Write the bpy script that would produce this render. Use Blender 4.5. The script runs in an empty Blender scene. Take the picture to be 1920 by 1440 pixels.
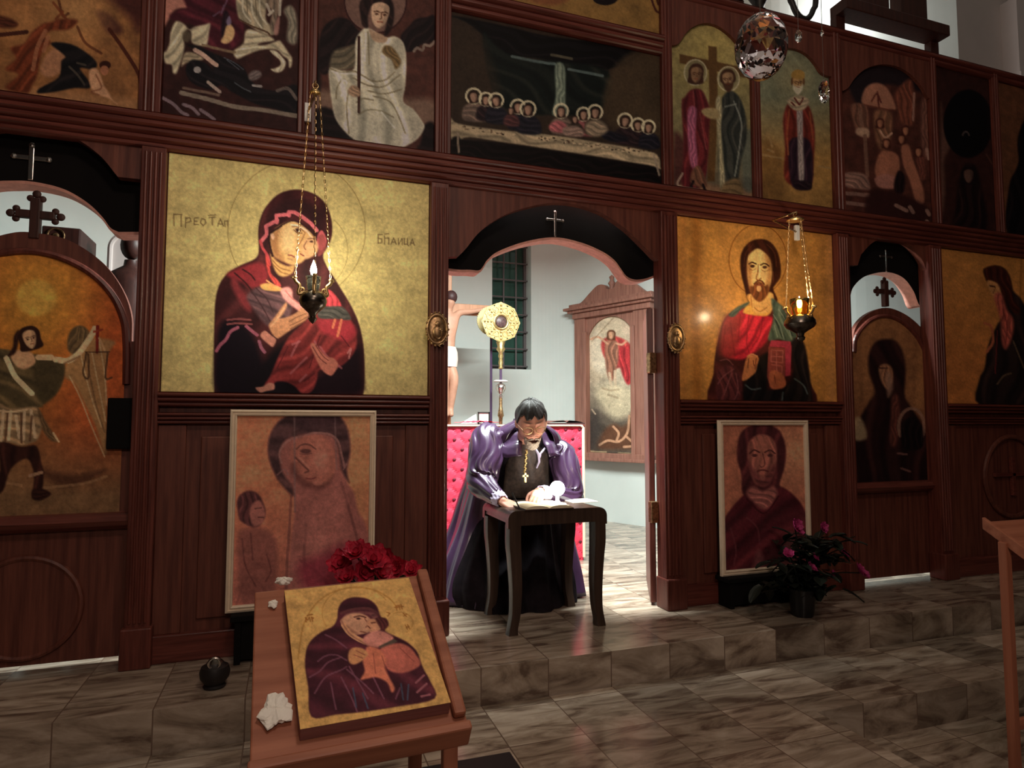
import bpy, bmesh, math, random
import numpy as np
from mathutils import Vector, Matrix
random.seed(7); rng = np.random.default_rng(7)
sc = bpy.context.scene
COL = sc.collection
R = math.radians
# ------------------------------------------------------------------ camera
FPX = 1200.0
YAW = R(19.113); PIT = R(3.6714)
CAM = np.array([0.0, -3.723, 1.2])
FW = np.array([math.sin(YAW)*math.cos(PIT), math.cos(YAW)*math.cos(PIT), math.sin(PIT)])
RT = np.array([math.cos(YAW), -math.sin(YAW), 0.0])
UP = np.cross(RT, FW)
def ray(px, py): return RT*(px-960)/FPX + UP*(720-py)/FPX + FW
def W(px, py, y=0.0):            # sight line meets the upright plane y
    d = ray(px, py); return CAM + d*((y-CAM[1])/d[1])
def F(px, py, z=0.0):            # sight line meets the level plane z
    d = ray(px, py); return CAM + d*((z-CAM[2])/d[2])
def prj(P):
    v = P - CAM; z = v@FW
    return 960+FPX*(v@RT)/z, 720-FPX*(v@UP)/z
cd = bpy.data.cameras.new('camera'); co = bpy.data.objects.new('camera', cd); COL.objects.link(co)
co.location = CAM; co.rotation_euler = (R(90)+PIT, 0, -YAW)
cd.sensor_width = 36; cd.lens = 36*FPX/1920; cd.clip_start = .02; cd.clip_end = 60
sc.camera = co
sc.view_settings.view_transform = 'Standard'; sc.view_settings.look = 'None'
sc.view_settings.gamma = 1; sc.view_settings.use_curve_mapping = False; sc.view_settings.exposure = 0.0
w = bpy.data.worlds.new('world'); sc.world = w; w.use_nodes = True
w.node_tree.nodes['Background'].inputs[0].default_value = (.10, .07, .06, 1)
w.node_tree.nodes['Background'].inputs[1].default_value = .035

# ------------------------------------------------------------------ materials
def lin(c):
    c = np.asarray(c, float)/255.0
    return np.where(c <= .04045, c/12.92, ((c+.055)/1.055)**2.4)
def mat(name, rgb, rough=.5, metal=0, spec=.5, noise=0, nscale=8, stretch=(1,1,1), rgb2=None, bump=0, emit=None, estr=0, trans=0, coat=0, sheen=0, ior=1.45, detail=6):
    m = bpy.data.materials.new(name); m.use_nodes = True
    nt = m.node_tree; b = nt.nodes['Principled BSDF']
    def S(k, v): b.inputs[k].default_value = v
    S('Base Color', (*rgb, 1)); S('Roughness', rough); S('Metallic', metal); S('Specular IOR Level', spec); S('IOR', ior)
    if trans: S('Transmission Weight', trans)
    if coat: S('Coat Weight', coat); S('Coat Roughness', .12)
    if sheen: S('Sheen Weight', sheen)
    if emit is not None: S('Emission Color', (*emit, 1)); S('Emission Strength', estr)
    if noise or rgb2 is not None or bump:
        tc = nt.nodes.new('ShaderNodeTexCoord'); mp = nt.nodes.new('ShaderNodeMapping'); n = nt.nodes.new('ShaderNodeTexNoise')
        mp.inputs['Scale'].default_value = stretch
        n.inputs['Scale'].default_value = nscale; n.inputs['Detail'].default_value = detail; n.inputs['Roughness'].default_value = .6
        nt.links.new(tc.outputs['Object'], mp.inputs[0]); nt.links.new(mp.outputs[0], n.inputs['Vector'])
        if noise or rgb2 is not None:
            r = nt.nodes.new('ShaderNodeValToRGB')
            c2 = rgb2 if rgb2 is not None else tuple(min(1, v*(1+noise)) for v in rgb)
            c1 = rgb if rgb2 is not None else tuple(v*(1-noise) for v in rgb)
            r.color_ramp.elements[0].position = .34; r.color_ramp.elements[0].color = (*c1, 1)
            r.color_ramp.elements[1].position = .68; r.color_ramp.elements[1].color = (*c2, 1)
            nt.links.new(n.outputs['Fac'], r.inputs[0]); nt.links.new(r.outputs[0], b.inputs['Base Color'])
        if bump:
            bp = nt.nodes.new('ShaderNodeBump'); bp.inputs['Strength'].default_value = bump; bp.inputs['Distance'].default_value = .01
            nt.links.new(n.outputs['Fac'], bp.inputs['Height']); nt.links.new(bp.outputs[0], b.inputs['Normal'])
    return m
def wood(name, a, b_, rough=.38, axis='z', sc_=9, spec=.5):
    st = {'z': (6, 6, .35), 'x': (.35, 6, 6), 'y': (6, .35, 6)}[axis]
    return mat(name, a, rough, rgb2=b_, nscale=sc_, stretch=st, bump=.08, spec=spec)
M = {}
M['wood'] = wood('mahogany', (.075, .018, .013), (.17, .045, .032))
M['woodx'] = wood('mahogany_level', (.085, .02, .015), (.18, .047, .034), .33, 'x')
M['panel'] = wood('panel_wood', (.085, .022, .015), (.18, .055, .035), .5, 'z', 6)
M['darkwood'] = wood('dark_wood', (.03, .009, .007), (.06, .018, .013), .5)
M['black'] = mat('black_board', (.006, .005, .005), .8, spec=.15)
M['edge'] = mat('raw_edge_wood', (.62, .30, .24), .6, noise=.15, nscale=30)
M['lect'] = wood('lectern_wood', (.26, .085, .045), (.40, .15, .085), .5, 'x', 5)
M['lectz'] = wood('lectern_leg_wood', (.26, .085, .045), (.38, .14, .08), .5, 'z', 5)
M['iconside'] = wood('icon_side', (.09, .022, .018), (.14, .04, .03), .4, 'x')
M['cream'] = mat('cream_frame', (.80, .66, .50), .4, noise=.06, nscale=20)
M['plaster'] = mat('white_plaster', (.60, .665, .635), .8, noise=.03, nscale=2.5, bump=.03, spec=.2)
M['pinkplaster'] = mat('nave_plaster', (.62, .56, .54), .85, noise=.04, nscale=2, spec=.2)
M['brass'] = mat('brass', (.80, .56, .24), .28, metal=1, noise=.25, nscale=40)
M['bronze'] = mat('bronze', (.42, .27, .14), .42, metal=1, noise=.5, nscale=60)
M['silver'] = mat('silver', (.72, .70, .66), .25, metal=1)
M['darkmetal'] = mat('dark_metal', (.16, .14, .12), .3, metal=1, noise=.4, nscale=50)
M['chain'] = mat('chain_brass', (.72, .52, .26), .35, metal=1)
M['glass'] = mat('clear_glass', (1, 1, 1), .02, trans=1)
M['amber'] = mat('amber_glass', (1, .62, .12), .08, trans=1)
M['smoke'] = mat('smoked_glass', (.30, .32, .30), .05, trans=.85)
M['flame'] = mat('flame', (1, .8, .4), .5, emit=(1, .90, .66), estr=130)
M['gold'] = mat('gilt', (.66, .50, .22), .38, metal=1, noise=.2, nscale=60, bump=.3)
M['goldflat'] = mat('gilt_plain', (.50, .42, .20), .5, metal=.6)
M['garnet'] = mat('dark_medallion', (.09, .05, .05), .4, noise=.6, nscale=60)
M['purplepole'] = mat('purple_lacquer', (.07, .04, .09), .35)
M['white'] = mat('white', (.82, .82, .80), .5)
M['paper'] = mat('paper', (.85, .82, .74), .8)
M['iron'] = mat('black_iron', (.015, .012, .012), .5)
M['blackplastic'] = mat('black_pot', (.008, .008, .009), .3)
M['leaf'] = mat('dark_leaf', (.008, .012, .007), .5, noise=.4, nscale=20)
M['magenta'] = mat('magenta_petal', (.42, .035, .16), .6, noise=.3, nscale=30)
M['redpetal'] = mat('red_petal', (.50, .02, .05), .55, noise=.4, nscale=30)
M['stem'] = mat('stem', (.10, .13, .05), .6)
M['skin'] = mat('skin', (.66, .36, .27), .5, noise=.06, nscale=25)
M['hair'] = mat('dark_hair', (.020, .017, .016), .42, noise=.8, nscale=60, stretch=(3, 3, .6), bump=.5)
M['greybeard'] = mat('grey_beard', (.46, .38, .31), .7, noise=.3, nscale=90, bump=.6)
M['satin'] = mat('purple_satin', (.046, .021, .056), .28, noise=.25, nscale=7, spec=.9)
M['cassock'] = mat('black_cassock', (.010, .007, .010), .75, noise=.5, nscale=14, spec=.15)
M['brocade'] = mat('brown_brocade', (.045, .032, .030), .55, rgb2=(.12, .085, .065), nscale=38, bump=.2)
M['cuff'] = mat('lilac_cuff', (.60, .54, .74), .45, noise=.1, nscale=20)
M['tablewood'] = wood('table_wood', (.035, .02, .015), (.075, .045, .032), .35, 'z', 5)
M['bookpage'] = mat('book_page', (.84, .74, .52), .8)
M['bookcover'] = mat('book_cover', (.05, .02, .02), .5)
M['lampwhite'] = mat('lit_lamp', (1, 1, 1), .5, emit=(1, .92, .78), estr=75)
M['carvedbrown'] = wood('carved_frame_wood', (.20, .085, .06), (.34, .16, .115), .5, 'z', 7)
M['crosswood'] = wood('crucifix_wood', (.42, .19, .09), (.58, .29, .16), .45, 'z', 5)
M['corpus'] = mat('painted_corpus', (.50, .27, .18), .5, noise=.1, nscale=20)
M['white_loin'] = mat('painted_loincloth', (.80, .70, .62), .6)
M['bars'] = mat('window_bars', (.10, .085, .085), .5)
M['pane'] = mat('dark_green_pane', (.02, .055, .042), .25, rgb2=(.04, .105, .08), nscale=1.6)
M['redcloth'] = None
M['wax'] = mat('wax', (.8, .72, .55), .5)
def marble(name, c1, c2, vein, tile=.5, grout=None, rough=.18, rot=0.0, var=.25):
    m = bpy.data.materials.new(name); m.use_nodes = True; nt = m.node_tree; N = nt.nodes.new; L = nt.links.new
    b = nt.nodes['Principled BSDF']; b.inputs['Roughness'].default_value = rough
    tc = N('ShaderNodeTexCoord'); mp = N('ShaderNodeMapping'); L(tc.outputs['Object'], mp.inputs[0]); mp.inputs['Rotation'].default_value = (0, 0, rot)
    br = N('ShaderNodeTexBrick'); br.inputs['Scale'].default_value = 1.0; br.offset = 0.0
    br.inputs['Brick Width'].default_value = tile*1.0; br.inputs['Row Height'].default_value = tile; br.inputs['Mortar Size'].default_value = .003
    br.inputs['Color1'].default_value = (0, 0, 0, 1); br.inputs['Color2'].default_value = (1, 1, 1, 1); br.inputs['Mortar'].default_value = (.5, .5, .5, 1); br.inputs['Bias'].default_value = 0
    L(mp.outputs[0], br.inputs['Vector'])
    # every tile shifts the stone pattern so that veins stop at the joints
    mul = N('ShaderNodeVectorMath'); mul.operation = 'SCALE'; mul.inputs['Scale'].default_value = 7.0; L(br.outputs['Color'], mul.inputs[0])
    add = N('ShaderNodeVectorMath'); add.operation = 'ADD'; L(mp.outputs[0], add.inputs[0]); L(mul.outputs[0], add.inputs[1])
    s1 = N('ShaderNodeMapping'); s1.inputs['Scale'].default_value = (1.0, 4.6, 2.5); s1.inputs['Rotation'].default_value = (0, 0, R(14)); L(add.outputs[0], s1.inputs[0])
    s2 = N('ShaderNodeMapping'); s2.inputs['Scale'].default_value = (1.0, 4.6, 2.5); s2.inputs['Rotation'].default_value = (0, 0, R(78)); L(add.outputs[0], s2.inputs[0])
    gt = N('ShaderNodeMath'); gt.operation = 'GREATER_THAN'; gt.inputs[1].default_value = .42; L(br.outputs['Color'], gt.inputs[0])
    st = N('ShaderNodeMix'); st.data_type = 'VECTOR'; L(gt.outputs[0], st.inputs[0]); L(s1.outputs[0], st.inputs[4]); L(s2.outputs[0], st.inputs[5])
    n = N('ShaderNodeTexNoise'); n.inputs['Scale'].default_value = 2.6; n.inputs['Detail'].default_value = 8; n.inputs['Roughness'].default_value = .62; n.inputs['Distortion'].default_value = .8; L(st.outputs[1], n.inputs['Vector'])
    r = N('ShaderNodeValToRGB'); e = r.color_ramp.elements
    e[0].position = .36; e[0].color = (*vein, 1); e[1].position = .64; e[1].color = (*c2, 1)
    x = e.new(.50); x.color = (*c1, 1)
    L(n.outputs['Fac'], r.inputs[0])
    mx = N('ShaderNodeMix'); mx.data_type = 'RGBA'; mx.blend_type = 'MULTIPLY'; mx.inputs[0].default_value = var
    L(r.outputs[0], mx.inputs[6]); L(br.outputs['Color'], mx.inputs[7])
    mo = N('ShaderNodeMix'); mo.data_type = 'RGBA'; mo.blend_type = 'MIX'; L(br.outputs['Fac'], mo.inputs[0]); L(mx.outputs[2], mo.inputs[6])
    mo.inputs[7].default_value = (*(grout or vein), 1)
    L(mo.outputs[2], b.inputs['Base Color'])
    return m
M['marble'] = marble('step_marble', (.42, .33, .25), (.63, .52, .415), (.17, .115, .085), .36, var=.45)
M['altarmarble'] = marble('altar_marble', (.62, .66, .62), (.80, .82, .78), (.40, .43, .41), .5, var=.12)
def tufted():
    m = bpy.data.materials.new('red_tufted_cloth'); m.use_nodes = True; nt = m.node_tree; N = nt.nodes.new; L = nt.links.new
    b = nt.nodes['Principled BSDF']; b.inputs['Roughness'].default_value = .6
    b.inputs['Base Color'].default_value = (.74, .035, .085, 1)
    n = N('ShaderNodeTexNoise'); n.inputs['Scale'].default_value = 30
    r = N('ShaderNodeValToRGB'); r.color_ramp.elements[0].color = (.66, .03, .075, 1); r.color_ramp.elements[1].color = (.80, .05, .10, 1)
    L(n.outputs['Fac'], r.inputs[0]); L(r.outputs[0], b.inputs['Base Color'])
    return m
M['redcloth'] = tufted()
M['button'] = mat('dark_button', (.12, .008, .02), .5)
M['piping'] = mat('cream_piping', (.80, .68, .50), .6)

# ------------------------------------------------------------------ mesh helpers
class MB:
    def __init__(s): s.v = []; s.f = []; s.mi = []; s.cur = 0
    def add(s, vs, fs):
        o = len(s.v); s.v += [tuple(map(float, p)) for p in vs]
        for q in fs: s.f.append(tuple(o+i for i in q)); s.mi.append(s.cur)
        return s
    def box(s, a, b, xf=None):
        (x0, y0, z0), (x1, y1, z1) = a, b
        vs = [(x0,y0,z0),(x1,y0,z0),(x1,y1,z0),(x0,y1,z0),(x0,y0,z1),(x1,y0,z1),(x1,y1,z1),(x0,y1,z1)]
        if xf: vs = [xf(p) for p in vs]
        return s.add(vs, [(0,3,2,1),(4,5,6,7),(0,1,5,4),(1,2,6,5),(2,3,7,6),(3,0,4,7)])
    def bbox(s, a, b, bev=.004, xf=None):           # box with chamfered edges
        bm = bmesh.new(); bmesh.ops.create_cube(bm, size=1)
        for v in bm.verts: v.co = Vector([(a[i]+b[i])/2 + v.co[i]*(b[i]-a[i]) for i in range(3)])
        bmesh.ops.bevel(bm, geom=bm.edges[:], offset=bev, segments=2, affect='EDGES', profile=.5)
        bm.verts.ensure_lookup_table()
        vs = [tuple(v.co) for v in bm.verts]; fs = [tuple(v.index for v in f.verts) for f in bm.faces]; bm.free()
        if xf: vs = [xf(p) for p in vs]
        return s.add(vs, fs)
    def prism(s, poly, y0, y1, xf=None):            # outline in x,z extruded along y (or through xf)
        n = len(poly)
        vs = [(p[0], y0, p[1]) for p in poly] + [(p[0], y1, p[1]) for p in poly]
        if xf: vs = [xf(p) for p in vs]
        fs = [tuple(range(n)), tuple(range(2*n-1, n-1, -1))] + [(i, i+n, (i+1) % n+n, (i+1) % n) for i in range(n)]
        return s.add(vs, fs)
    def grid(s, P, closed_u=False, closed_v=False):  # P[i][j]
        nu, nv = len(P), len(P[0]); vs = [p for r in P for p in r]; fs = []
        for i in range(nu if closed_u else nu-1):
            for j in range(nv if closed_v else nv-1):
                a = i*nv+j; b = ((i+1) % nu)*nv+j; c = ((i+1) % nu)*nv+(j+1) % nv; d = i*nv+(j+1) % nv
                fs.append((a, b, c, d))
        return s.add(vs, fs)
    def tube(s, pts, r, n=8, cap=True):
        pts = [Vector(p) for p in pts]; k = len(pts)
        rr = r if hasattr(r, '__len__') else [r]*k
        rings = []; ref = None
        for i, p in enumerate(pts):
            t = (pts[min(i+1, k-1)]-pts[max(i-1, 0)]).normalized()
            if ref is None: ref = Vector((0, 0, 1)) if abs(t.z) < .9 else Vector((1, 0, 0))
            u = (ref - t*ref.dot(t)).normalized(); ref = u; v = t.cross(u)
            rings.append([p+(u*math.cos(2*math.pi*j/n)+v*math.sin(2*math.pi*j/n))*rr[i] for j in range(n)])
        o = len(s.v); s.grid(rings, closed_v=True)
        if cap:
            s.f.append(tuple(o+j for j in range(n))[::-1]); s.f.append(tuple(o+(k-1)*n+j for j in range(n))); s.mi += [s.cur]*2
        return s
    def lathe(s, prof, c, n=24, axis='z'):           # prof: (radius, height)
        P = []
        for r, h in prof:
            P.append([(c[0]+r*math.cos(2*math.pi*j/n), c[1]+r*math.sin(2*math.pi*j/n), c[2]+h) if axis == 'z' else
                      (c[0]+r*math.cos(2*math.pi*j/n), c[1]+h, c[2]+r*math.sin(2*math.pi*j/n)) for j in range(n)])
        return s.grid(P, closed_v=True)
    def ball(s, c, r, n=12, sq=(1, 1, 1)):
        P = []
        for i in range(n+1):
            a = math.pi*i/n
            P.append([(c[0]+r*sq[0]*math.sin(a)*math.cos(2*math.pi*j/(2*n)), c[1]+r*sq[1]*math.sin(a)*math.sin(2*math.pi*j/(2*n)), c[2]-r*sq[2]*math.cos(a)) for j in range(2*n)])
        return s.grid(P, closed_v=True)
    def torus(s, c, R_, r, n=24, m=8, axis='y', sx=1, sz=1):
        P = []
        for i in range(n):
            a = 2*math.pi*i/n; row = []
            for j in range(m):
                b = 2*math.pi*j/m; q = R_+r*math.cos(b)
                row.append((c[0]+q*math.cos(a)*sx, c[1]+r*math.sin(b), c[2]+q*math.sin(a)*sz) if axis == 'y' else (c[0]+q*math.cos(a)*sx, c[1]+q*math.sin(a)*sz, c[2]+r*math.sin(b)))
            P.append(row)
        return s.grid(P, closed_u=True, closed_v=True)
def cr(pts, n=6, closed=False):                      # smooth curve through points
    P = [np.asarray(p, float) for p in pts]; k = len(P); out = []
    for i in range(k if closed else k-1):
        a = P[(i-1) % k] if closed or i > 0 else 2*P[0]-P[1]
        b = P[i]; c = P[(i+1) % k]
        d = P[(i+2) % k] if closed or i+2 < k else 2*P[-1]-P[-2]
        for j in range(n):
            t = j/n
            out.append(.5*((2*b)+(c-a)*t+(2*a-5*b+4*c-d)*t*t+(-a+3*b-3*c+d)*t**3))
    if not closed: out.append(P[-1])
    return out
def thing(name, label, cat, loc, group=None, kind=None):
    o = bpy.data.objects.new(name, None); COL.objects.link(o); o.location = tuple(map(float, loc)); o.empty_display_size = .1
    o['label'] = label; o['category'] = cat
    if group: o['group'] = group
    if kind: o['kind'] = kind
    return o
def wloc(o):
    p = Vector((0, 0, 0))
    while o is not None: p = p+o.location; o = o.parent
    return p
def obj(name, mb, m, parent=None, smooth=False, label=None, angle=None, kind=None):
    me = bpy.data.meshes.new(name)
    V = np.array(mb.v, float)
    base = wloc(parent) if parent else None
    if parent is None:
        lo, hi = V.min(0), V.max(0); L = Vector(((lo[0]+hi[0])/2, (lo[1]+hi[1])/2, lo[2]))
    else:
        L = base
    me.from_pydata([tuple(p) for p in (V-np.array(L))], [], mb.f)
    bm = bmesh.new(); bm.from_mesh(me); bmesh.ops.recalc_face_normals(bm, faces=bm.faces[:]); bm.to_mesh(me); bm.free()
    ms = m if isinstance(m, (list, tuple)) else [m]
    for x in ms: me.materials.append(x)
    if len(ms) > 1:
        for p, i in zip(me.polygons, mb.mi): p.material_index = i
    if smooth:
        for p in me.polygons: p.use_smooth = True
        if angle:
            try: me.set_sharp_from_angle(angle=R(angle))
            except Exception: pass
    o = bpy.data.objects.new(name, me); COL.objects.link(o)
    if parent: o.parent = parent
    else: o.location = L
    if label: o['label'] = label
    if kind: o['kind'] = kind
    return o
def tag(o, label, cat, group=None, kind=None):
    o['label'] = label; o['category'] = cat
    if group: o['group'] = group
    if kind: o['kind'] = kind
    return o
def struct(name, mb, m, **k):
    o = obj(name, mb, m, **k); o['kind'] = 'structure'; return o
# ------------------------------------------------------------------ setting
S_ = .18
mb = MB()
mb.box((-5, -.6, -.6), (9, 7, 0)); struct('floor', mb, M['marble'])
mb = MB(); mb.prism([(-5, -6.5), (2.43, -6.5), (2.43, -1.2), (9, -1.2), (9, -.612), (-5, -.612)], -.6, -S_, xf=lambda p: (p[0], p[2], p[1])); struct('floor_ambon', mb, M['marble'])
mb = MB(); mb.box((2.43, -6.5, -.7), (9, -1.2, -2*S_)); struct('floor_nave', mb, M['marble'])
# apse wall: a curve in plan, with a window opening left in it
plan = cr([(-2.6, 1.2), (-1.2, 2.9), (.2, 3.9), (1.5, 4.25), (2.6, 4.3), (3.35, 4.15), (3.72, 3.62), (4.06, 2.88), (4.4, 2.15), (5.0, 1.2), (6.6, .9)], 14)
wl, wr = W(925, 600, 4.25), W(994, 600, 4.3)
wz0, wz1 = W(960, 692, 4.27)[2], W(960, 470, 4.27)[2]+.75
P2 = []
for q in plan:
    if wl[0]-.02 < q[0] < wr[0]+.02 and q[1] > 3: continue
    P2.append(q)
def yat(x):
    best = min(plan, key=lambda q: abs(q[0]-x)+(9 if q[1] < 3 else 0)); return best[1]
iL = max(i for i, q in enumerate(P2) if q[0] <= wl[0]-.02)
A = np.array([wl[0], yat(wl[0])]); B = np.array([wr[0], yat(wr[0])])
P2 = P2[:iL+1]+[A, B]+P2[iL+1:]
mb = MB()
for i in range(len(P2)-1):
    a, b = P2[i], P2[i+1]
    spans = [(0, wz0), (wz1, 7)] if (a is A) else [(0, 7)]
    for z0, z1 in spans: mb.add([(a[0], a[1], z0), (b[0], b[1], z0), (b[0], b[1], z1), (a[0], a[1], z1)], [(0, 1, 2, 3)])
# reveal of the window
for (p, q, za, zb) in ((A, A, wz0, wz1), (B, B, wz0, wz1)):
    mb.add([(p[0], p[1], za), (p[0], p[1]+.22, za), (p[0], p[1]+.22, zb), (p[0], p[1], zb)], [(0, 1, 2, 3)])
for z in (wz0, wz1): mb.add([(A[0], A[1], z), (B[0], B[1], z), (B[0], B[1]+.22, z), (A[0], A[1]+.22, z)], [(0, 1, 2, 3)])
struct('wall_apse', mb, M['plaster'], smooth=True, angle=30)
win = thing('window_1', 'narrow dark green barred window in the white wall behind the altar', 'window', ((A[0]+B[0])/2, A[1]+.2, wz0), kind='structure')
mb = MB(); mb.box((A[0], A[1]+.2, wz0), (B[0], A[1]+.22, wz1)); obj('pane', mb, M['pane'], win)
mb = MB(); yb = A[1]+.10
for t in (.36, .69): mb.tube([(A[0]+(B[0]-A[0])*t, yb, wz0), (A[0]+(B[0]-A[0])*t, yb, wz1)], .012, 8)
for k, zz in enumerate(np.arange(wz0+.05, wz1, .235)): mb.tube([(A[0], yb, zz), (B[0], yb, zz)], .012, 8)
obj('grille', mb, M['bars'], win)
mb = MB()
x0, x1 = A[0], B[0]; y0 = A[1]+.15; y1 = A[1]+.2
for a, b in (((x0, wz0), (x0+.035, wz1)), ((x1-.035, wz0), (x1, wz1)), ((x0, wz0), (x1, wz0+.05)), ((x0, wz1-.05), (x1, wz1))): mb.box((a[0], y0, a[1]), (b[0], y1, b[1]))
obj('window_frame', mb, M['bars'], win)
# the wall of the church seen over and beside the screen
mb = MB(); mb.box((5.2, 1.3, 0), (9, 1.5, 7))
pz = W(1893, 30, 1.2)
mb.box((pz[0], 1.12, 0), (pz[0]+.35, 1.3, 6.2)); mb.box((pz[0]-.08, 1.06, 5.0), (pz[0]+.43, 1.3, 5.25))
struct('wall_right', mb, M['pinkplaster'])
mb = MB(); mb.box((-5, -6.5, 7), (9, 7, 7.1)); struct('ceiling', mb, M['plaster'])

# ------------------------------------------------------------------ the wooden icon screen
RZ0, RZ1 = 2.645, 2.81
def X_(px, py, y=0): return float(W(px, py, y)[0])
def Z_(px, py, y=0): return float(W(px, py, y)[2])
scr = thing('icon_screen', 'tall dark red wooden screen framing rows of painted icons across the church', 'icon screen', (1.6, .05, 0))
def ext(mb, prof, xa, xb):                            # profile (y,z) run along x
    mb.grid([[(xa, p[0], p[1]) for p in prof], [(xb, p[0], p[1]) for p in prof]], closed_v=True)
    o = len(mb.v)-2*len(prof); n = len(prof)
    mb.f += [tuple(range(o, o+n)), tuple(range(o+2*n-1, o+n-1, -1))]; mb.mi += [0, 0]
def rail(name, xa, xb, z0, z1, d=.07, y=0, m='woodx', steps=5):
    mb = MB(); prof = [(y+.02, z0), (y-.015, z0)]
    h = z1-z0
    for i in range(steps):
        a = z0+h*i/steps; b = z0+h*(i+1)/steps; yy = y-.015-d*(i+1)/steps
        prof += [(yy+.006, a+.003)] + [(yy-.006*math.sin(math.pi*t), a+(b-a)*t) for t in (.25, .5, .75)] + [(yy+.004, b-.002)]
    prof += [(y-.015-d, z1), (y+.02, z1)]
    ext(mb, prof, xa, xb); return obj(name, mb, M[m], scr)
rail('main_cornice', -3, 8.2, RZ0, RZ1, .085)
# stretch of plain frieze below it
def post(x0, x1, z0, z1, y=-.05, flutes=4, y1=.06, base=True):
    mb = MB(); mb.bbox((x0, y, z0), (x1, y1, z1), .004)
    w = (x1-x0)/(flutes+1)
    for i in range(flutes):
        xc = x0+w*(i+1)
        pr = [(xc+math.cos(a)*w*.36, y-math.sin(a)*w*.36) for a in np.linspace(0, math.pi, 7)]
        zb = z0+(.22 if base else .02)
        mb.grid([[(p[0], p[1], zb) for p in pr], [(p[0], p[1], z1-.03) for p in pr]])
    if base: mb.bbox((x0-.012, y-.03, z0), (x1+.012, y1, z0+.2), .008)
    return obj('post', mb, M['wood'], scr)
low = [(250, 298), (806, 840), (1244, 1275), (1578, 1600), (1753, 1775)]
PX = [(X_(a, 690, -.05), X_(b, 690, -.05)) for a, b in low]
for a, b in PX: post(a, b, 0, RZ0)
up = [((262, 100), (304, 100)), ((560, 130), (594, 130)), ((817, 150), (846, 150)), ((1243, 200), (1262, 200)), ((1413, 250), (1428, 250)), ((1563, 250), (1582, 250)), ((1749, 300), (1763, 300)), ((1869, 330), (1881, 330))]
UX = [(X_(*a, -.03), X_(*b, -.03)) for a, b in up]
for a, b in UX: post(a, b, RZ1, 4.26, y=-.03, flutes=2, base=False)
# boards that close the bays
def board(name, x0, x1, z0, z1, y0=.012, y1=.05, m='panel'):
    mb = MB(); mb.box((x0, y0, z0), (x1, y1, z1)); return obj(name, mb, M[m], scr)
board('backing_board', -3, 8.2, RZ1-.06, 4.26)
for i, j in ((0, 1), (2, 3), (4, None)):
    board('backing_board', PX[i][1], PX[j][0] if j is not None else 8.2, .0, RZ0+.03)
# plinth and lower panel mouldings
for i, j in ((0, 1), (2, 3), (4, None)):
    xa = PX[i][1]; xb = PX[j][0] if j is not None else 8.2
    rail('sill_rail', xa, xb, 1.295, 1.37, .045, steps=3)
    rail('sill_rail', xa, xb, 1.205, 1.265, .03, steps=3)
    mb = MB(); mb.bbox((xa, -.03, 0), (xb, .02, .14), .006); obj('plinth', mb, M['woodx'], scr)
    mb = MB()
    n = 3 if (xb-xa) > 1.2 else 2
    for s in (xa, xb-.13):
        mb = MB(); mb.bbox((s, -.012, .14), (s+.13, .011, 1.2), .004); obj('panel_stile', mb, M['panel'], scr)
    mb = MB()
    if j is None:
        pass
    else:
        mb.bbox((xa+.2, -.004, .2), (xb-.2, .012, 1.14), .006)
    if mb.v: obj('raised_panel', mb, M['panel'], scr)
# uppermost beam
rail('top_beam', UX[3][0]-.02, 8.2, 4.19, 4.27, .03, steps=2)
# side bays of the door openings (above the arch) -----------------------------------
def archpanel(name, x0, x1, arch, ztop, y0, y1, m):
    # board whose lower edge is the arch line (left to right)
    poly = [(x0, ztop)] + [(x0, arch[0][1])] + [tuple(p) for p in arch] + [(x1, arch[-1][1]), (x1, ztop)]
    mb = MB(); n = len(arch)
    # strip quads keep the board flat
    top = [(p[0], ztop) for p in arch]
    for yy, flip in ((y0, 0), (y1, 1)):
        mb.add([(p[0], yy, p[1]) for p in arch]+[(p[0], yy, ztop) for p in arch], [(i, i+1, n+i+1, n+i) for i in range(n-1)])
    mb.add([(p[0], y0, p[1]) for p in arch]+[(p[0], y1, p[1]) for p in arch], [(i, i+1, n+i+1, n+i) for i in range(n-1)])
    return mb
def pxarch(pts, y, n=6, sharp=False):
    q = [(float(W(a, b, y)[0]), float(W(a, b, y)[2])) for a, b in pts]
    return [tuple(p) for p in (cr(q, n) if not sharp else q)]
x0, x1 = PX[1][1], PX[2][0]
ar = [(x0, Z_(843, 483))] + pxarch([(858, 482), (872, 468), (905, 430), (960, 398), (1040, 381), (1110, 393), (1165, 425), (1205, 462), (1226, 484)], 0) + [(X_(1232, 490), Z_(1232, 488)), (x1, Z_(1246, 490))]
obj('door_arch_board', archpanel('a', x0, x1, ar, RZ0+.02, -.012, .04, None), M['panel'], scr)
og = [(x0-.03, Z_(838, 508, .09))] + pxarch([(845, 508), (862, 510), (880, 510), (898, 511), (906, 503), (914, 491), (935, 475), (985, 457), (1040, 449), (1090, 459), (1130, 476), (1152, 492), (1164, 508), (1175, 522), (1190, 528), (1210, 526), (1232, 518)], .09) + [(x1+.03, Z_(1245, 518, .09))]
mb = archpanel('b', x0, x1, og, RZ0+.1, .09, .17, None)
hb = obj('door_header_board', mb, M['black'], scr)
n = len(og); mb = MB(); mb.add([(p[0], .088, p[1]-.001) for p in og]+[(p[0], .20, p[1]-.001) for p in og], [(i, i+1, n+i+1, n+i) for i in range(n-1)])
mb.add([(p[0], .088, p[1]-.002) for p in og]+[(p[0], .088, p[1]+.014) for p in og], [(i, i+1, n+i+1, n+i) for i in range(n-1)])
obj('header_edge', mb, M['edge'], hb)
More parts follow.
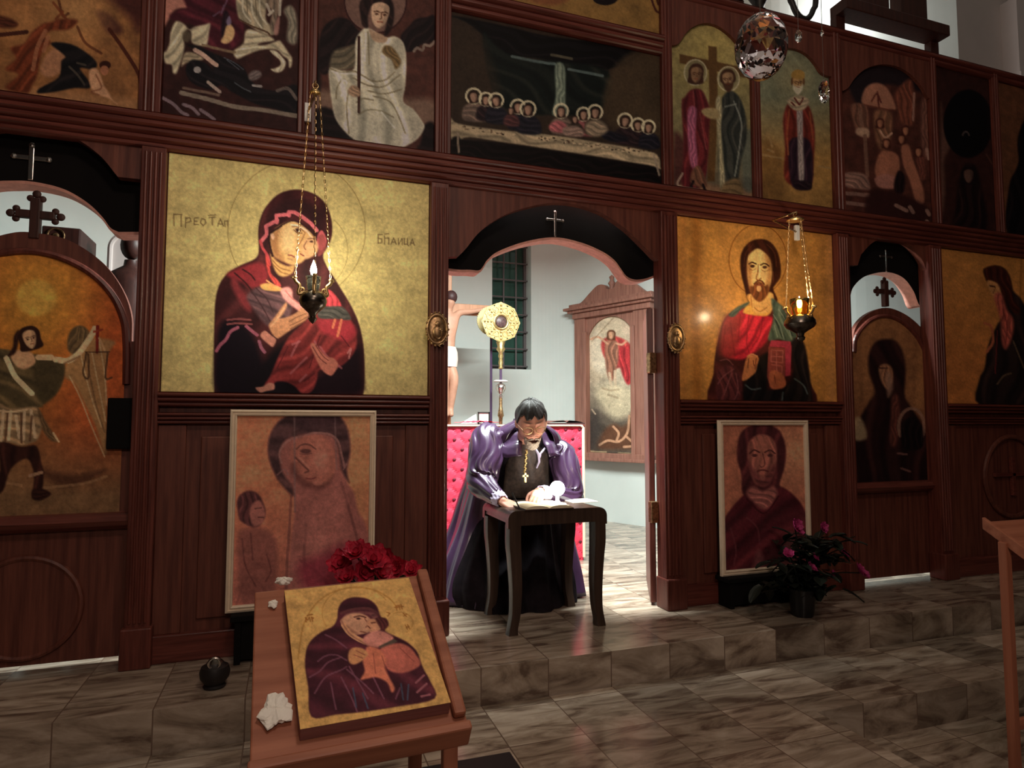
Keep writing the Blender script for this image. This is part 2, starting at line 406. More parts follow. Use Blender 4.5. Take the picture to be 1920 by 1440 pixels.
# jambs of the royal doorway
# ---- deacon door bays
xl0, xl1 = -1.70, PX[0][0]
zs = Z_(240, 335)
ar = [(xl0, zs)] + [(xl0+.05, zs)] + pxarch([(-150, 330), (-110, 285), (-20, 247), (60, 246), (130, 256), (185, 290), (222, 333)], 0) + [(X_(228, 336), zs), (xl1, zs)]
obj('door_arch_board', archpanel('a', 0, 0, ar, RZ0+.02, -.012, .04, None), M['panel'], scr)
og = [(xl0, Z_(240, 436, .08))] + pxarch([(-140, 430), (-110, 400), (-40, 352), (30, 344), (80, 349), (125, 362), (165, 386), (192, 412), (207, 432), (222, 440)], .08) + [(xl1+.03, Z_(262, 438, .08))]
hb = obj('door_header_board', archpanel('b', 0, 0, og, RZ0+.1, .08, .15, None), M['black'], scr)
n = len(og); mb = MB(); mb.add([(p[0], .078, p[1]-.001) for p in og]+[(p[0], .19, p[1]-.001) for p in og], [(i, i+1, n+i+1, n+i) for i in range(n-1)])
mb.add([(p[0], .078, p[1]-.002) for p in og]+[(p[0], .078, p[1]+.014) for p in og], [(i, i+1, n+i+1, n+i) for i in range(n-1)])
obj('header_edge', mb, M['edge'], hb)
xr0, xr1 = PX[3][1], PX[4][0]
zs = Z_(1740, 520)
ar = [(xr0, Z_(1602, 500)), (X_(1606, 500), Z_(1606, 498))] + pxarch([(1612, 478), (1635, 455), (1665, 447), (1700, 458), (1725, 485), (1737, 515)], 0) + [(X_(1741, 520), zs), (xr1, zs)]
obj('door_arch_board', archpanel('a', 0, 0, ar, RZ0+.02, -.012, .04, None), M['panel'], scr)
og = [(xr0-.03, Z_(1590, 575, .08))] + pxarch([(1593, 560), (1600, 538), (1622, 518), (1660, 510), (1692, 520), (1712, 545), (1722, 570), (1730, 575)], .08) + [(xr1+.03, Z_(1760, 577, .08))]
hb = obj('door_header_board', archpanel('b', 0, 0, og, RZ0+.1, .08, .15, None), M['black'], scr)
n = len(og); mb = MB(); mb.add([(p[0], .078, p[1]-.001) for p in og]+[(p[0], .19, p[1]-.001) for p in og], [(i, i+1, n+i+1, n+i) for i in range(n-1)])
obj('header_edge', mb, M['edge'], hb)
# carved circle-and-cross panel at the far right of the screen
cx, cz = X_(1900, 893, -.01), Z_(1900, 893, -.01)
mb = MB(); mb.torus((cx, -.005, cz), .33, .02, 40, 8)
obj('carved_ring', mb, M['panel'], scr)
mb = MB(); mb.bbox((cx-.22, -.02, cz-.0), (cx+.22, .01, cz+.03), .004); mb.bbox((cx-.02, -.02, cz-.16), (cx+.02, .01, cz+.16), .004)
obj('carved_cross', mb, M['woodx'], scr)
# deacon doors -----------------------------------------------------------
def doorleaf(name, label, x0, x1, archpts, zbot, innerpts, panelz, cross, circ, yy):
    t = thing(name, label, 'door', ((x0+x1)/2, yy, zbot))
    arch = pxarch(archpts, yy); arch = [p for p in arch if x0-.001 <= p[0] <= x1+.001]
    arch = [(x0, arch[0][1])] + arch + [(x1, arch[-1][1])]
    n = len(arch); mb = MB()
    for y in (yy, yy+.04):
        mb.add([(p[0], y, zbot) for p in arch]+[(p[0], y, p[1]) for p in arch], [(i, i+1, n+i+1, n+i) for i in range(n-1)])
    mb.add([(p[0], yy, p[1]) for p in arch]+[(p[0], yy+.04, p[1]) for p in arch], [(i, i+1, n+i+1, n+i) for i in range(n-1)])
    mb.add([(x0, yy, zbot), (x1, yy, zbot), (x1, yy+.04, zbot), (x0, yy+.04, zbot)], [(0, 1, 2, 3)])
    for x in (x0, x1): mb.add([(x, yy, zbot), (x, yy+.04, zbot), (x, yy+.04, arch[0][1] if x == x0 else arch[-1][1]), (x, yy, arch[0][1] if x == x0 else arch[-1][1])], [(0, 1, 2, 3)])
    obj('door_leaf', mb, M['panel'], t)
    inn = pxarch(innerpts, yy-.02)
    mb = MB(); mb.tube([(p[0], yy-.012, p[1]) for p in inn], .018, 8); obj('arch_moulding', mb, M['wood'], t)
    mb = MB(); prof = [(yy+.0, panelz), (yy-.03, panelz), (yy-.06, panelz+.02), (yy-.075, panelz+.045), (yy-.06, panelz+.06), (yy-.04, panelz+.08), (yy, panelz+.085)]
    ext(mb, prof, x0+.02, x1-.02); obj('sill', mb, M['woodx'], t)
    if cross:
        cx, cz, s = cross; mb = MB(); c = [(0, -.42)]
        def bar(px_, pz_, L_, dx, dz):
            pass
        u = s
        mb.bbox((cx-.11*u, yy-.01, cz-.62*u), (cx+.11*u, yy+.03, cz+.42*u), .004)
        mb.bbox((cx-.42*u, yy-.007, cz-.10*u), (cx+.42*u, yy+.026, cz+.10*u), .004)
        for a, b in ((.42, 0), (-.42, 0), (0, .42)):
            ox, oz = (.0, .13) if a else (.13, .0)
            for k in (-1, 1): mb.ball((cx+a*u+k*ox*u, yy+.01, cz+b*u+k*oz*u), .085*u, 8, (1, .35/u*.2+.2, 1))
            mb.ball((cx+a*1.28*u, yy+.01, cz+b*1.28*u), .10*u, 8, (1, .4, 1))
        obj('trefoil_cross', mb, M['darkwood'], t)
    if circ:
        cx, cz, r = circ; mb = MB(); mb.torus((cx, yy-.004, cz), r, .016, 40, 8); obj('carved_ring', mb, M['panel'], t)
        mb = MB(); mb.lathe([(0, -.012), (r*.97, -.012), (r*.97, .01)], (cx, yy, cz), 40, 'y'); obj('round_panel', mb, M['panel'], t)
    return t
yd = .063
dl = doorleaf('side_door', 'arched wooden side door with a sword-bearing angel painted on orange, at the far left', xl0+.03, PX[0][0]+.02,
    [(-160, 640), (-150, 590), (-110, 520), (-50, 462), (20, 437), (70, 437), (130, 451), (190, 490), (228, 540), (246, 590), (247, 640)], .035,
    [(-120, 610), (-90, 540), (-30, 485), (20, 472), (70, 472), (120, 485), (170, 512), (208, 550), (230, 595), (236, 640), (236, 720)], Z_(110, 1000, -.03),
    (X_(66, 402, yd), Z_(66, 402, yd), .20), (X_(45, 1140, yd), Z_(45, 1140, yd), .24), yd)
dr = doorleaf('side_door', 'narrow arched wooden side door with a dark painted saint, right of the right framed print', xr0-.02, PX[4][0]+.02,
    [(1600, 640), (1604, 615), (1625, 590), (1660, 577), (1695, 588), (1725, 612), (1743, 642), (1748, 660)], .035,
    [(1603, 660), (1607, 630), (1630, 602), (1660, 592), (1690, 602), (1718, 628), (1736, 660)], Z_(1680, 925, -.03),
    (X_(1661, 547, yd), Z_(1661, 547, yd), .19), None, yd)
# small metal crosses on the dark headers
def headcross(px, py, y, hw, hu, hd, label, r=.008):
    c = W(px, py, y); mb = MB()
    mb.bbox((c[0]-r, y-.012, c[2]-hd), (c[0]+r, y, c[2]+hu), .003); mb.bbox((c[0]-hw, y-.010, c[2]-r), (c[0]+hw, y-.001, c[2]+r), .003)
    for a, b in ((hw, 0), (-hw, 0), (0, hu)): mb.ball((c[0]+a, y-.006, c[2]+b), r*1.25, 6, (1, .6, 1))
    tag(obj('wall_cross', mb, M['silver']), label, 'cross', 'small metal crosses over the doors')
headcross(1040, 413, .088, .055, .055, .11, 'small silver cross over the wide middle doorway')
headcross(60, 297, .078, .075, .065, .115, 'small silver cross over the left side door', .012)
headcross(1660, 482, .078, .06, .05, .12, 'small silver cross over the right side door')
# oval medallions on the door posts
def medallion(px, py, label):
    y = -.085; c = W(px, py, y); t = thing('oval_medallion', label, 'medallion', (c[0], y, c[2]-.09), 'oval medallions beside the middle doorway')
    mb = MB(); mb.torus((c[0], y, c[2]), .058, .009, 28, 8, sz=1.45); 
    for k in range(18):
        a = 2*math.pi*k/18; mb.ball((c[0]+.066*math.cos(a), y-.002, c[2]+.098*math.sin(a)), .007, 5)
    obj('rim', mb, M['bronze'], t, smooth=True)
    mb = MB(); mb.ball((c[0], y+.004, c[2]), .055, 10, (1, .22, 1.45)); obj('plaque', mb, M['bronze'], t, smooth=True)
    mb = MB(); mb.ball((c[0], y-.012, c[2]+.028), .016, 8, (1, .6, 1.1)); mb.ball((c[0]-.002, y-.012, c[2]-.022), .03, 8, (1, .45, 1.3)); mb.ball((c[0]+.018, y-.016, c[2]-.005), .011, 7); obj('relief_figure', mb, M['bronze'], t, smooth=True)
medallion(820, 617, 'bronze oval medallion on the post left of the middle doorway')
medallion(1268, 634, 'bronze oval medallion on the post right of the middle doorway')
# open leaf of the royal door, edge towards us
xh = PX[2][0]; t = thing('door_leaf', 'dark wooden door leaf swung open at the right side of the middle doorway', 'door', (xh, .3, .02))
dlx = lambda p: (xh-.040+(p[0])*.88+(p[1])*.475, .085+p[1]*.88-p[0]*.475, p[2])
mb = MB(); mb.bbox((0, 0, .02), (.04, .64, 2.0), .006, xf=dlx); obj('panel', mb, M['wood'], t)
for z in (.55, 1.55):
    mb = MB(); mb.bbox((xh-.055, .03, z), (xh-.002, .075, z+.14), .004); obj('hinge', mb, M['bronze'], t)

mb = MB(); q = W(226, 794, yd-.02); mb.bbox((q[0]-.055, yd-.05, q[2]-.13), (q[0]+.06, yd-.001, q[2]+.13), .006); obj('lock_box', mb, M['black'], dl)
# things behind the left side door, seen over it
q0, q1 = W(78, 422, 1.5), W(151, 436, 1.5)
t = thing('tall_cupboard', 'dark tall cupboard in the altar room, its top showing over the left side door', 'cupboard', ((q0[0]+q1[0])/2, 1.7, 0))
mb = MB(); mb.bbox((q0[0], 1.5, 0), (q1[0], 1.9, q0[2]), .01); obj('body', mb, M['darkwood'], t)
mb = MB(); e = W(104, 441, 1.49); mb.torus((e[0], 1.495, e[2]), .05, .006, 20, 6); mb.ball((e[0], 1.497, e[2]), .02, 6, (1, .4, 1)); obj('round_emblem', mb, M['bronze'], t)
q = W(247, 462, 1.2); t = thing('statue', 'dark statue bust in the altar room, beside the arched top of the left side door', 'statue', (q[0], 1.2, 0))
mb = MB(); mb.ball((q[0], 1.2, q[2]), .075, 10, (.9, 1, 1.25)); mb.lathe([(.04, q[2]-.10), (.045, q[2]-.14), (.13, q[2]-.20), (.17, q[2]-.30), (.15, q[2]-.5), (.17, q[2]-.9), (.0, q[2]-.9)], (q[0], 1.2, 0), 20); obj('figure', mb, M['darkwood'], t, smooth=True)
mb = MB(); mb.bbox((q[0]-.2, 1.0, 0), (q[0]+.2, 1.4, q[2]-.9), .01); obj('pedestal', mb, M['darkwood'], t)
q0, q1 = W(206, 500, 1.6), W(272, 500, 1.6); xc_ = (q0[0]+q1[0])/2; rr_ = (q1[0]-q0[0])/2; zt_2 = W(240, 440, 1.6)[2]
mb = MB(); mb.prism([(xc_-rr_, 0)]+[(xc_-rr_*math.cos(a), zt_2-rr_+rr_*math.sin(a)) for a in np.linspace(0, math.pi, 20)]+[(xc_+rr_, 0)], 1.6, 1.66)
mb.tube([(xc_-rr_, 1.59, .02)]+[(xc_-rr_*math.cos(a), 1.59, zt_2-rr_+rr_*math.sin(a)) for a in np.linspace(0, math.pi, 20)]+[(xc_+rr_, 1.59, .02)], .018, 8)
tag(obj('arched_panel', mb, M['pinkplaster']), 'pale arched panel standing behind the dark statue in the altar room', 'panel')
# ------------------------------------------------------------------ painted panels: the artwork is colour on a fine flat mesh
pm = bpy.data.materials.new('painted_panel'); pm.use_nodes = True
def paintmat(name, rough, coat, spec=.4, metal=0.0):
    m = bpy.data.materials.new(name); m.use_nodes = True; nt = m.node_tree; b = nt.nodes['Principled BSDF']
    a = nt.nodes.new('ShaderNodeAttribute'); a.attribute_name = 'paint'
    n = nt.nodes.new('ShaderNodeTexNoise'); n.inputs['Scale'].default_value = 55; n.inputs['Detail'].default_value = 5
    tc = nt.nodes.new('ShaderNodeTexCoord'); nt.links.new(tc.outputs['Object'], n.inputs['Vector'])
    mr = nt.nodes.new('ShaderNodeMapRange'); mr.inputs[1].default_value = .3; mr.inputs[2].default_value = .7; mr.inputs[3].default_value = .86; mr.inputs[4].default_value = 1.12
    nt.links.new(n.outputs['Fac'], mr.inputs[0])
    mx = nt.nodes.new('ShaderNodeVectorMath'); mx.operation = 'SCALE'; nt.links.new(a.outputs['Color'], mx.inputs[0]); nt.links.new(mr.outputs[0], mx.inputs['Scale'])
    nt.links.new(mx.outputs[0], b.inputs['Base Color'])
    b.inputs['Roughness'].default_value = rough; b.inputs['Specular IOR Level'].default_value = spec; b.inputs['Metallic'].default_value = metal
    if coat: b.inputs['Coat Weight'].default_value = coat; b.inputs['Coat Roughness'].default_value = .16
    return m
PMATT = paintmat('tempera_paint', .6, 0, .15); PGLOSS = paintmat('varnished_paint', .45, .25, .3); PPRINT = paintmat('printed_paper', .7, 0, .2)
def pts(s):
    if not isinstance(s, str): return np.asarray(s, float)
    v = np.array([float(x) for x in s.replace(',', ' ').split()]); return v.reshape(-1, 2)
class Canvas:
    def __init__(s, TL, TR, BR, BL, bg, step=1.6):
        TL, TR, BR, BL = [np.asarray(p, float) for p in (TL, TR, BR, BL)]
        q = [np.array(prj(p)) for p in (TL, TR, BR, BL)]
        s.nx = max(4, int(max(np.hypot(*(q[1]-q[0])), np.hypot(*(q[2]-q[3])))/step)); s.ny = max(4, int(max(np.hypot(*(q[3]-q[0])), np.hypot(*(q[2]-q[1])))/step))
        u = np.linspace(0, 1, s.nx); v = np.linspace(0, 1, s.ny); U, V = np.meshgrid(u, v)
        U = U.ravel()[:, None]; V = V.ravel()[:, None]
        s.P = (1-U)*(1-V)*TL + U*(1-V)*TR + U*V*BR + (1-U)*V*BL
        s.U = U[:, 0]; s.V = V[:, 0]
        v_ = s.P-CAM; z = v_@FW; s.x = 960+FPX*(v_@RT)/z; s.y = 720-FPX*(v_@UP)/z
        s.c = np.tile(np.array(bg, float), (len(s.x), 1))
    def mix(s, idx, c, a):
        s.c[idx] = s.c[idx]*(1-a[:, None]) + np.array(c, float)*a[:, None]
    def poly(s, p, c, a=1.0, soft=1.2, sm=4, fold=True):
        p = pts(p)
        if sm: p = np.array(cr(p, sm, True))
        lo = p.min(0)-soft-1; hi = p.max(0)+soft+1
        idx = np.where((s.x > lo[0]) & (s.x < hi[0]) & (s.y > lo[1]) & (s.y < hi[1]))[0]
        if not len(idx): return
        X = s.x[idx]; Y = s.y[idx]; ins = np.zeros(len(idx), bool); d2 = np.full(len(idx), 1e9)
        n = len(p)
        for i in range(n):
            x0, y0 = p[i]; x1, y1 = p[(i+1) % n]
            if (y0 > Y).any() or True:
                cnd = (y0 > Y) != (y1 > Y)
                with np.errstate(divide='ignore', invalid='ignore'):
                    xi = (x1-x0)*(Y-y0)/((y1-y0) if y1 != y0 else 1e-9)+x0
                ins ^= cnd & (X < xi)
            dx, dy = x1-x0, y1-y0; L = dx*dx+dy*dy+1e-9
            t = np.clip(((X-x0)*dx+(Y-y0)*dy)/L, 0, 1)
            d2 = np.minimum(d2, (X-x0-t*dx)**2+(Y-y0-t*dy)**2)
        sd = np.sqrt(d2)*np.where(ins, 1, -1)
        c = np.array(c, float); w_, h_ = hi-lo
        if sm and fold and soft <= 3 and a > .85 and w_*h_ > 500 and not (c[0]-c[2] > 66 and c[0] > 140 and c[1] > 84):
            # brushwork: drawn folds that run along the shape
            q = p-p.mean(0); ev_ = np.linalg.eigh(q.T@q)[1]; e1, e0 = ev_[:, 1], ev_[:, 0]
            al = (X-p[:, 0].mean())*e1[0]+(Y-p[:, 1].mean())*e1[1]; pe = (X-p[:, 0].mean())*e0[0]+(Y-p[:, 1].mean())*e0[1]
            g = np.random.default_rng(int(abs(p[0, 0]*31+p[0, 1]*17+w_))); sp = np.ptp(q@e0)/g.uniform(3.2, 4.6)+2
            ph = pe/sp+.55*np.sin(al/sp*.5+g.uniform(0, 6))+.25*np.sin(al/sp*1.3+pe/sp+g.uniform(0, 6))
            m_ = np.sin(6.283*ph); m_ = np.sign(m_)*np.abs(m_)**1.5+.4*np.sin(6.283*2.3*ph+1)
            k = np.clip(sd/4, 0, 1)
            c = c[None, :]*(1+.17*m_*k)[:, None]+(np.array([10, 6, 4])*np.maximum(m_, 0)[:, None]*k[:, None])
        s.mix(idx, c, np.clip(sd/soft*.5+.5, 0, 1)*a)
    def line(s, p, w, c, a=1.0, soft=1.0, sm=5):
        p = pts(p)
        if sm and len(p) > 2: p = np.array(cr(p, sm))
        lo = p.min(0)-w-soft-1; hi = p.max(0)+w+soft+1
        idx = np.where((s.x > lo[0]) & (s.x < hi[0]) & (s.y > lo[1]) & (s.y < hi[1]))[0]
        if not len(idx): return
        X = s.x[idx]; Y = s.y[idx]; d2 = np.full(len(idx), 1e9)
        for i in range(len(p)-1):
            x0, y0 = p[i]; x1, y1 = p[i+1]; dx, dy = x1-x0, y1-y0; L = dx*dx+dy*dy+1e-9
            t = np.clip(((X-x0)*dx+(Y-y0)*dy)/L, 0, 1)
            d2 = np.minimum(d2, (X-x0-t*dx)**2+(Y-y0-t*dy)**2)
        s.mix(idx, c, np.clip((w/2-np.sqrt(d2))/soft+.5, 0, 1)*a)
    def lines(s, L_, w, c, a=1.0, **k):
        for l in L_.split('|'): s.line(l, w, c, a, **k)
    def ell(s, cx, cy, rx, ry, c, a=1.0, soft=1.2, rot=0):
        ca, sa = math.cos(R(rot)), math.sin(R(rot))
        X = (s.x-cx)*ca+(s.y-cy)*sa; Y = -(s.x-cx)*sa+(s.y-cy)*ca
        idx = np.where((abs(X) < rx+soft+2) & (abs(Y) < ry+soft+2))[0]
        if not len(idx): return
        rr = np.sqrt((X[idx]/rx)**2+(Y[idx]/ry)**2); s.mix(idx, c, np.clip((1-rr)*min(rx, ry)/soft+.5, 0, 1)*a)
    def ring(s, cx, cy, rx, ry, w, c, a=1.0, a0=0, a1=360):
        t = np.radians(np.linspace(a0, a1, 60)); s.line(np.stack([cx+rx*np.cos(t), cy+ry*np.sin(t)], 1), w, c, a, sm=0)
    def grad(s, c, p0, p1, a=1.0, pw=1.0):
        d = np.array(p1, float)-np.array(p0, float); t = ((s.x-p0[0])*d[0]+(s.y-p0[1])*d[1])/(d@d)
        s.mix(np.arange(len(s.x)), c, np.clip(t, 0, 1)**pw*a)
    def glow(s, cx, cy, r, c, a=1.0, pw=1.0):
        d = np.hypot(s.x-cx, s.y-cy)/r; s.mix(np.arange(len(s.x)), c, np.clip(1-d, 0, 1)**pw*a)
    def mott(s, amt, sc=14, seed=0):                 # uneven pigment
        g = np.random.default_rng(seed+5); out = 0
        for k in range(5):
            a, b, f1 = g.uniform(0, 6.3), g.uniform(0, 6.3), g.uniform(.5, 1.7)
            th = g.uniform(0, 3.14); out = out + np.sin((s.x*math.cos(th)+s.y*math.sin(th))*f1*6.28/sc+a + 1.6*np.sin((s.x*math.sin(th)-s.y*math.cos(th))*f1*4/sc+b))
        s.c = np.clip(s.c*(1+amt*out[:, None]/3), 0, 255)
    def border(s, w, c, a=1.0):                      # share of width at every edge
        m = (s.U < w) | (s.U > 1-w) | (s.V < w*s.nx/s.ny) | (s.V > 1-w*s.nx/s.ny); i = np.where(m)[0]; s.mix(i, c, np.full(len(i), a))
    def head(s, cx, cy, h, skin, hair, rot=0, turn=0, beard=None, eyes=True, hairw=1.25, longh=True, dark=(60, 30, 18)):
        # small painted face, h = face height
        ca, sa = math.cos(R(rot)), math.sin(R(rot)); T = lambda x, y: (cx+(x*ca-y*sa)*h, cy+(x*sa+y*ca)*h)
        P_ = lambda l: np.array([T(*q) for q in l])
        if hair is not None:
            hw = .42*hairw; s.poly(P_([(-hw, .1), (-hw, -.35), (-.2*hairw, -.66), (.2*hairw, -.66), (hw, -.35), (hw, .1)] + ([(hw*.95, .55), (-hw*.95, .55)] if longh else [(0, .3)])), hair, fold=False)
        s.poly(P_([(-.33, -.05), (-.3, -.36), (0, -.48), (.3, -.36), (.33, -.05), (.22, .32), (0, .5), (-.22, .32)]), skin, fold=False)
        sh = np.array(skin)*.62
        s.poly(P_([(.1+turn*.1, -.4), (.34, -.3), (.34, 0), (.2, .36), (.05, .48), (.16, .1)]), sh, .5)
        if beard is not None: s.poly(P_([(-.33, .05), (-.2, .2), (0, .17), (.2, .2), (.33, .05), (.3, .42), (0, .78), (-.3, .42)]), beard, fold=False)
        if eyes:
            for q in (-1, 1):
                ex = q*.15+turn*.08
                s.line(P_([(ex-.1, -.10), (ex, -.13), (ex+.1, -.10)]), .05*h, dark, .9, sm=0); s.ell(*T(ex, -.02), .07*h, .04*h, dark, .9, .6, rot)
            s.line(P_([(turn*.08+.02, -.1), (turn*.12+.03, .12), (turn*.1-.02, .15)]), .045*h, dark, .7, sm=0)
            s.line(P_([(-.09+turn*.1, .26), (.09+turn*.1, .26)]), .05*h, np.array(dark)+[50, 10, 5], .8, sm=0)
    def build(s, name, m, parent, gain=1.0, thick=.018, back=None, clip=None, tint=(1.05, .88, .66)):
        nx, ny = s.nx, s.ny
        g = np.random.default_rng(nx*7+ny)
        def vn(k):                                   # soft random cells, k vertices wide
            a = g.normal(size=(ny//k+3, nx//k+3)); Y = np.arange(ny)/k; X = np.arange(nx)/k; iy = Y.astype(int); ix = X.astype(int); fy = (Y-iy)[:, None]; fx = (X-ix)[None, :]
            return ((1-fy)*(1-fx)*a[iy][:, ix]+(1-fy)*fx*a[iy][:, ix+1]+fy*(1-fx)*a[iy+1][:, ix]+fy*fx*a[iy+1][:, ix+1]).ravel()
        s.c = s.c*(1+.030*vn(1)+.035*vn(3)+.035*vn(9)+.035*vn(26))[:, None]
        col = np.clip(lin(np.clip(s.c, 0, 255))*gain/np.array(tint), .003, .86); base = np.array(wloc(parent)) if parent else np.array([0, 0, 0])
        me = bpy.data.meshes.new(name); nv = nx*ny
        i = np.arange((ny-1)*nx).reshape(ny-1, nx)[:, :-1].ravel()
        faces = np.stack([i, i+nx, i+nx+1, i+1], 1)
        if clip is not None:
            cp = np.array(cr(pts(clip), 5, True)); ins = np.zeros(nv, bool)
            for k in range(len(cp)):
                (ax, ay), (bx, by) = cp[k-1], cp[k]
                if ay != by: ins ^= ((ay > s.y) != (by > s.y)) & (s.x < (bx-ax)*(s.y-ay)/(by-ay)+ax)
            faces = faces[ins[faces].any(1)]
        V = s.P-base
        # rim and back so that the sheet has thickness
        per = np.concatenate([np.arange(nx), np.arange(1, ny)*nx+nx-1, (ny-1)*nx+np.arange(nx-2, -1, -1), np.arange(ny-2, 0, -1)*nx])
        nrm = np.cross(s.P[nx*(ny-1)]-s.P[0], s.P[nx-1]-s.P[0]); nrm /= np.linalg.norm(nrm)
        Vb = V[per]-nrm*thick; k = len(per)
        V = np.concatenate([V, Vb]); j = np.arange(k); jn = (j+1) % k
        rim = np.stack([per[j], per[jn], nv+jn, nv+j], 1)
        if clip is not None: rim = rim[:0]; k = 0
        nf = len(faces)+len(rim)
        me.vertices.add(len(V)); me.vertices.foreach_set('co', V.ravel().astype(np.float32))
        nb = 1 if k else 0
        loops = np.concatenate([faces.ravel(), rim.ravel(), (nv+j[::-1])[:len(j)*nb]]).astype(np.int32)
        me.loops.add(len(loops)); me.loops.foreach_set('vertex_index', loops)
        me.polygons.add(nf+nb)
        st = np.concatenate([np.arange(nf)*4, [nf*4]*nb]).astype(np.int32); me.polygons.foreach_set('loop_start', st)
        me.polygons.foreach_set('material_index', np.concatenate([np.zeros(len(faces)), np.ones(len(rim)+nb)]).astype(np.int32))
        me.materials.append(m); me.materials.append(back or M['iconside'])
        at = me.color_attributes.new('paint', 'FLOAT_COLOR', 'POINT')
        full = np.ones((len(me.vertices), 4), np.float32); full[:nv, :3] = col; full[nv:, :3] = .05
        at.data.foreach_set('color', full.ravel()); me.update(calc_edges=True); me.validate()
        o = bpy.data.objects.new(name, me); COL.objects.link(o)
        if parent: o.parent = parent
        return o
def rect(pxTL, pxBR, y):
    a = W(*pxTL, y); b = W(*pxBR, y); return (a[0], y, a[2]), (b[0], y, a[2]), (b[0], y, b[2]), (a[0], y, b[2])
def rectx(x0, x1, z0, z1, y): return (x0, y, z1), (x1, y, z1), (x1, y, z0), (x0, y, z0)
def icon(name, label, cv, group, gain, m=None, cat='icon painting', thick=.012, tint=(1.05, .88, .66)):
    lo, hi = cv.P.min(0), cv.P.max(0)
    t = thing(name, label, cat, ((lo[0]+hi[0])/2, lo[1], lo[2]), group)
    cv.build('painting', m or PMATT, t, gain, thick, tint=tint); return t
def letters(cv, s, w, c, a=1.0):
    for l in s.split('|'): cv.line(l, w, c, a, sm=0)
GU = 'icons in the upper row of the screen'; GL = 'large icons in the lower row of the screen'
# ---- large icon, mother and child on gold
xa, xb = PX[0][1]+.004, PX[1][0]-.004
cv = Canvas(*rectx(xa, xb, 1.372, RZ0-.004, -.004), (214, 184, 92), 1.6)
cv.mott(.035, 60, 1); cv.mott(.02, 17, 2)
cv.ring(556, 432, 129, 131, 1.6, (150, 118, 52), .8); cv.ring(600, 470, 52, 66, 1.3, (150, 118, 52), .7, -60, 70)
G = (150, 118, 60)
letters(cv, '326 401 326 423|326 402 341 402|340 402 340 425|348 410 356 408 358 415 349 418|349 408 348 427|372 408 364 409 364 421 372 421|364 415 370 415|378 410 376 418 381 423 386 418 384 411 378 410|392 408 404 407|391 404 404 403|398 408 398 422|408 424 413 410 419 424|410 420 417 420|421 414 422 425|421 415 427 414 427 424', 1.9, (112, 84, 40), .95)
letters(cv, '709 440 709 456|709 440 717 440|709 447 716 448 716 455 709 456|721 442 721 458|721 447 729 446|721 439 729 438|729 447 729 458|733 458 738 446 743 458|735 454 741 454|747 447 747 459 754 447 754 459|758 447 758 458 764 458 764 447|764 458 766 461|769 459 773 448 777 460|770 456 776 456', 1.8, (112, 84, 40), .95)
D = (64, 26, 20)
cv.poly('402 743 401 690 401 640 402 600 404 562 412 532 428 511 452 497 478 485 485 470 484 432 490 404 502 383 522 364 546 356 570 357 595 367 612 385 621 410 623 435 618 456 606 478 612 498 626 520 642 546 657 571 669 596 677 622 682 652 684 690 683 725 680 743 677 744 560 744 406 744 402 743 401 725', D, 1, 1.4, 5)
cv.poly('408 737 407 640 412 612 424 600 450 606 480 640 496 700 496 737', (18, 8, 12), 1, 7)
cv.poly('560 737 600 704 640 674 672 650 676 690 673 737', (26, 9, 12), 1, 7); cv.poly('480 743 480 700 540 640 560 700 590 743', (16, 8, 10), 1, 6)
# veil
cv.poly('492 470 497 420 515 390 545 372 575 376 600 400 610 440 605 470 590 420 550 400 510 420 500 470', (44, 20, 16), .8, 6)
cv.poly('425 515 455 500 484 492 497 500 503 520 497 535 470 540 455 530', (150, 46, 38), .95, 4); cv.poly('433 530 440 520 452 540 470 562 470 585 455 575 440 550', (140, 50, 40), .9, 4)
cv.lines('440 512 460 530 475 548 490 560|455 505 470 515 478 525', 3, (50, 20, 15), .9)
# hood trim in stepped pink
cv.lines('490 452 500 440|500 440 499 424 520 413|519 417 518 404 541 402|542 404 542 397 552 398 566 406 583 419 594 432', 7, (214, 104, 84), 1, sm=0)
cv.poly('596 440 604 432 612 448 610 462 600 470 594 458', (206, 92, 74)); cv.lines('488 452 493 466 502 480 506 496', 5, (190, 70, 56))
cv.poly('498 478 505 492 508 512 520 524 527 536 518 536 506 520 500 500', (206, 70, 48))
# face
cv.poly('509 470 507 450 514 432 526 422 546 414 560 419 574 428 586 440 592 455 590 470 576 480 566 492 548 497 530 490 516 482', (214, 158, 78), 1, 2)
cv.poly('509 470 507 450 514 434 526 424 524 445 522 465 532 490 518 484', (160, 100, 48), .75, 5)
cv.poly('528 430 548 420 562 426 556 446 552 468 545 476 532 470 526 450', (232, 182, 100), .8, 7)
cv.poly('507 476 520 490 540 499 552 497 548 512 530 519 516 508', (216, 158, 74), 1, 2); cv.lines('511 488 525 502 545 508|513 497 527 510 540 514', 2.2, (150, 92, 40), .8)
cv.line('527 424 505 440 506 460 511 480', 4, (40, 18, 14), .9); cv.line('527 423 547 414 565 419 590 440', 3, (52, 26, 18), .9)
cv.line('546 421 560 424 575 433 584 445', 3, (240, 200, 140), .7)
cv.line('548 425 556 425 564 429 571 435', 2, (120, 74, 38), .8); cv.poly('554 429 560 428 564 433 557 435', (62, 34, 22)); cv.line('551 431 558 437 566 437', 1.6, (120, 74, 38))
cv.line('572 437 566 450 558 462 556 470 562 472', 2.2, (150, 92, 46), .95); cv.lines('541 478 547 479 552 482', 2.6, (150, 74, 46)); cv.line('540 485 548 487', 2, (180, 120, 66))
cv.poly('507 440 512 438 515 445 511 450', (226, 168, 104))
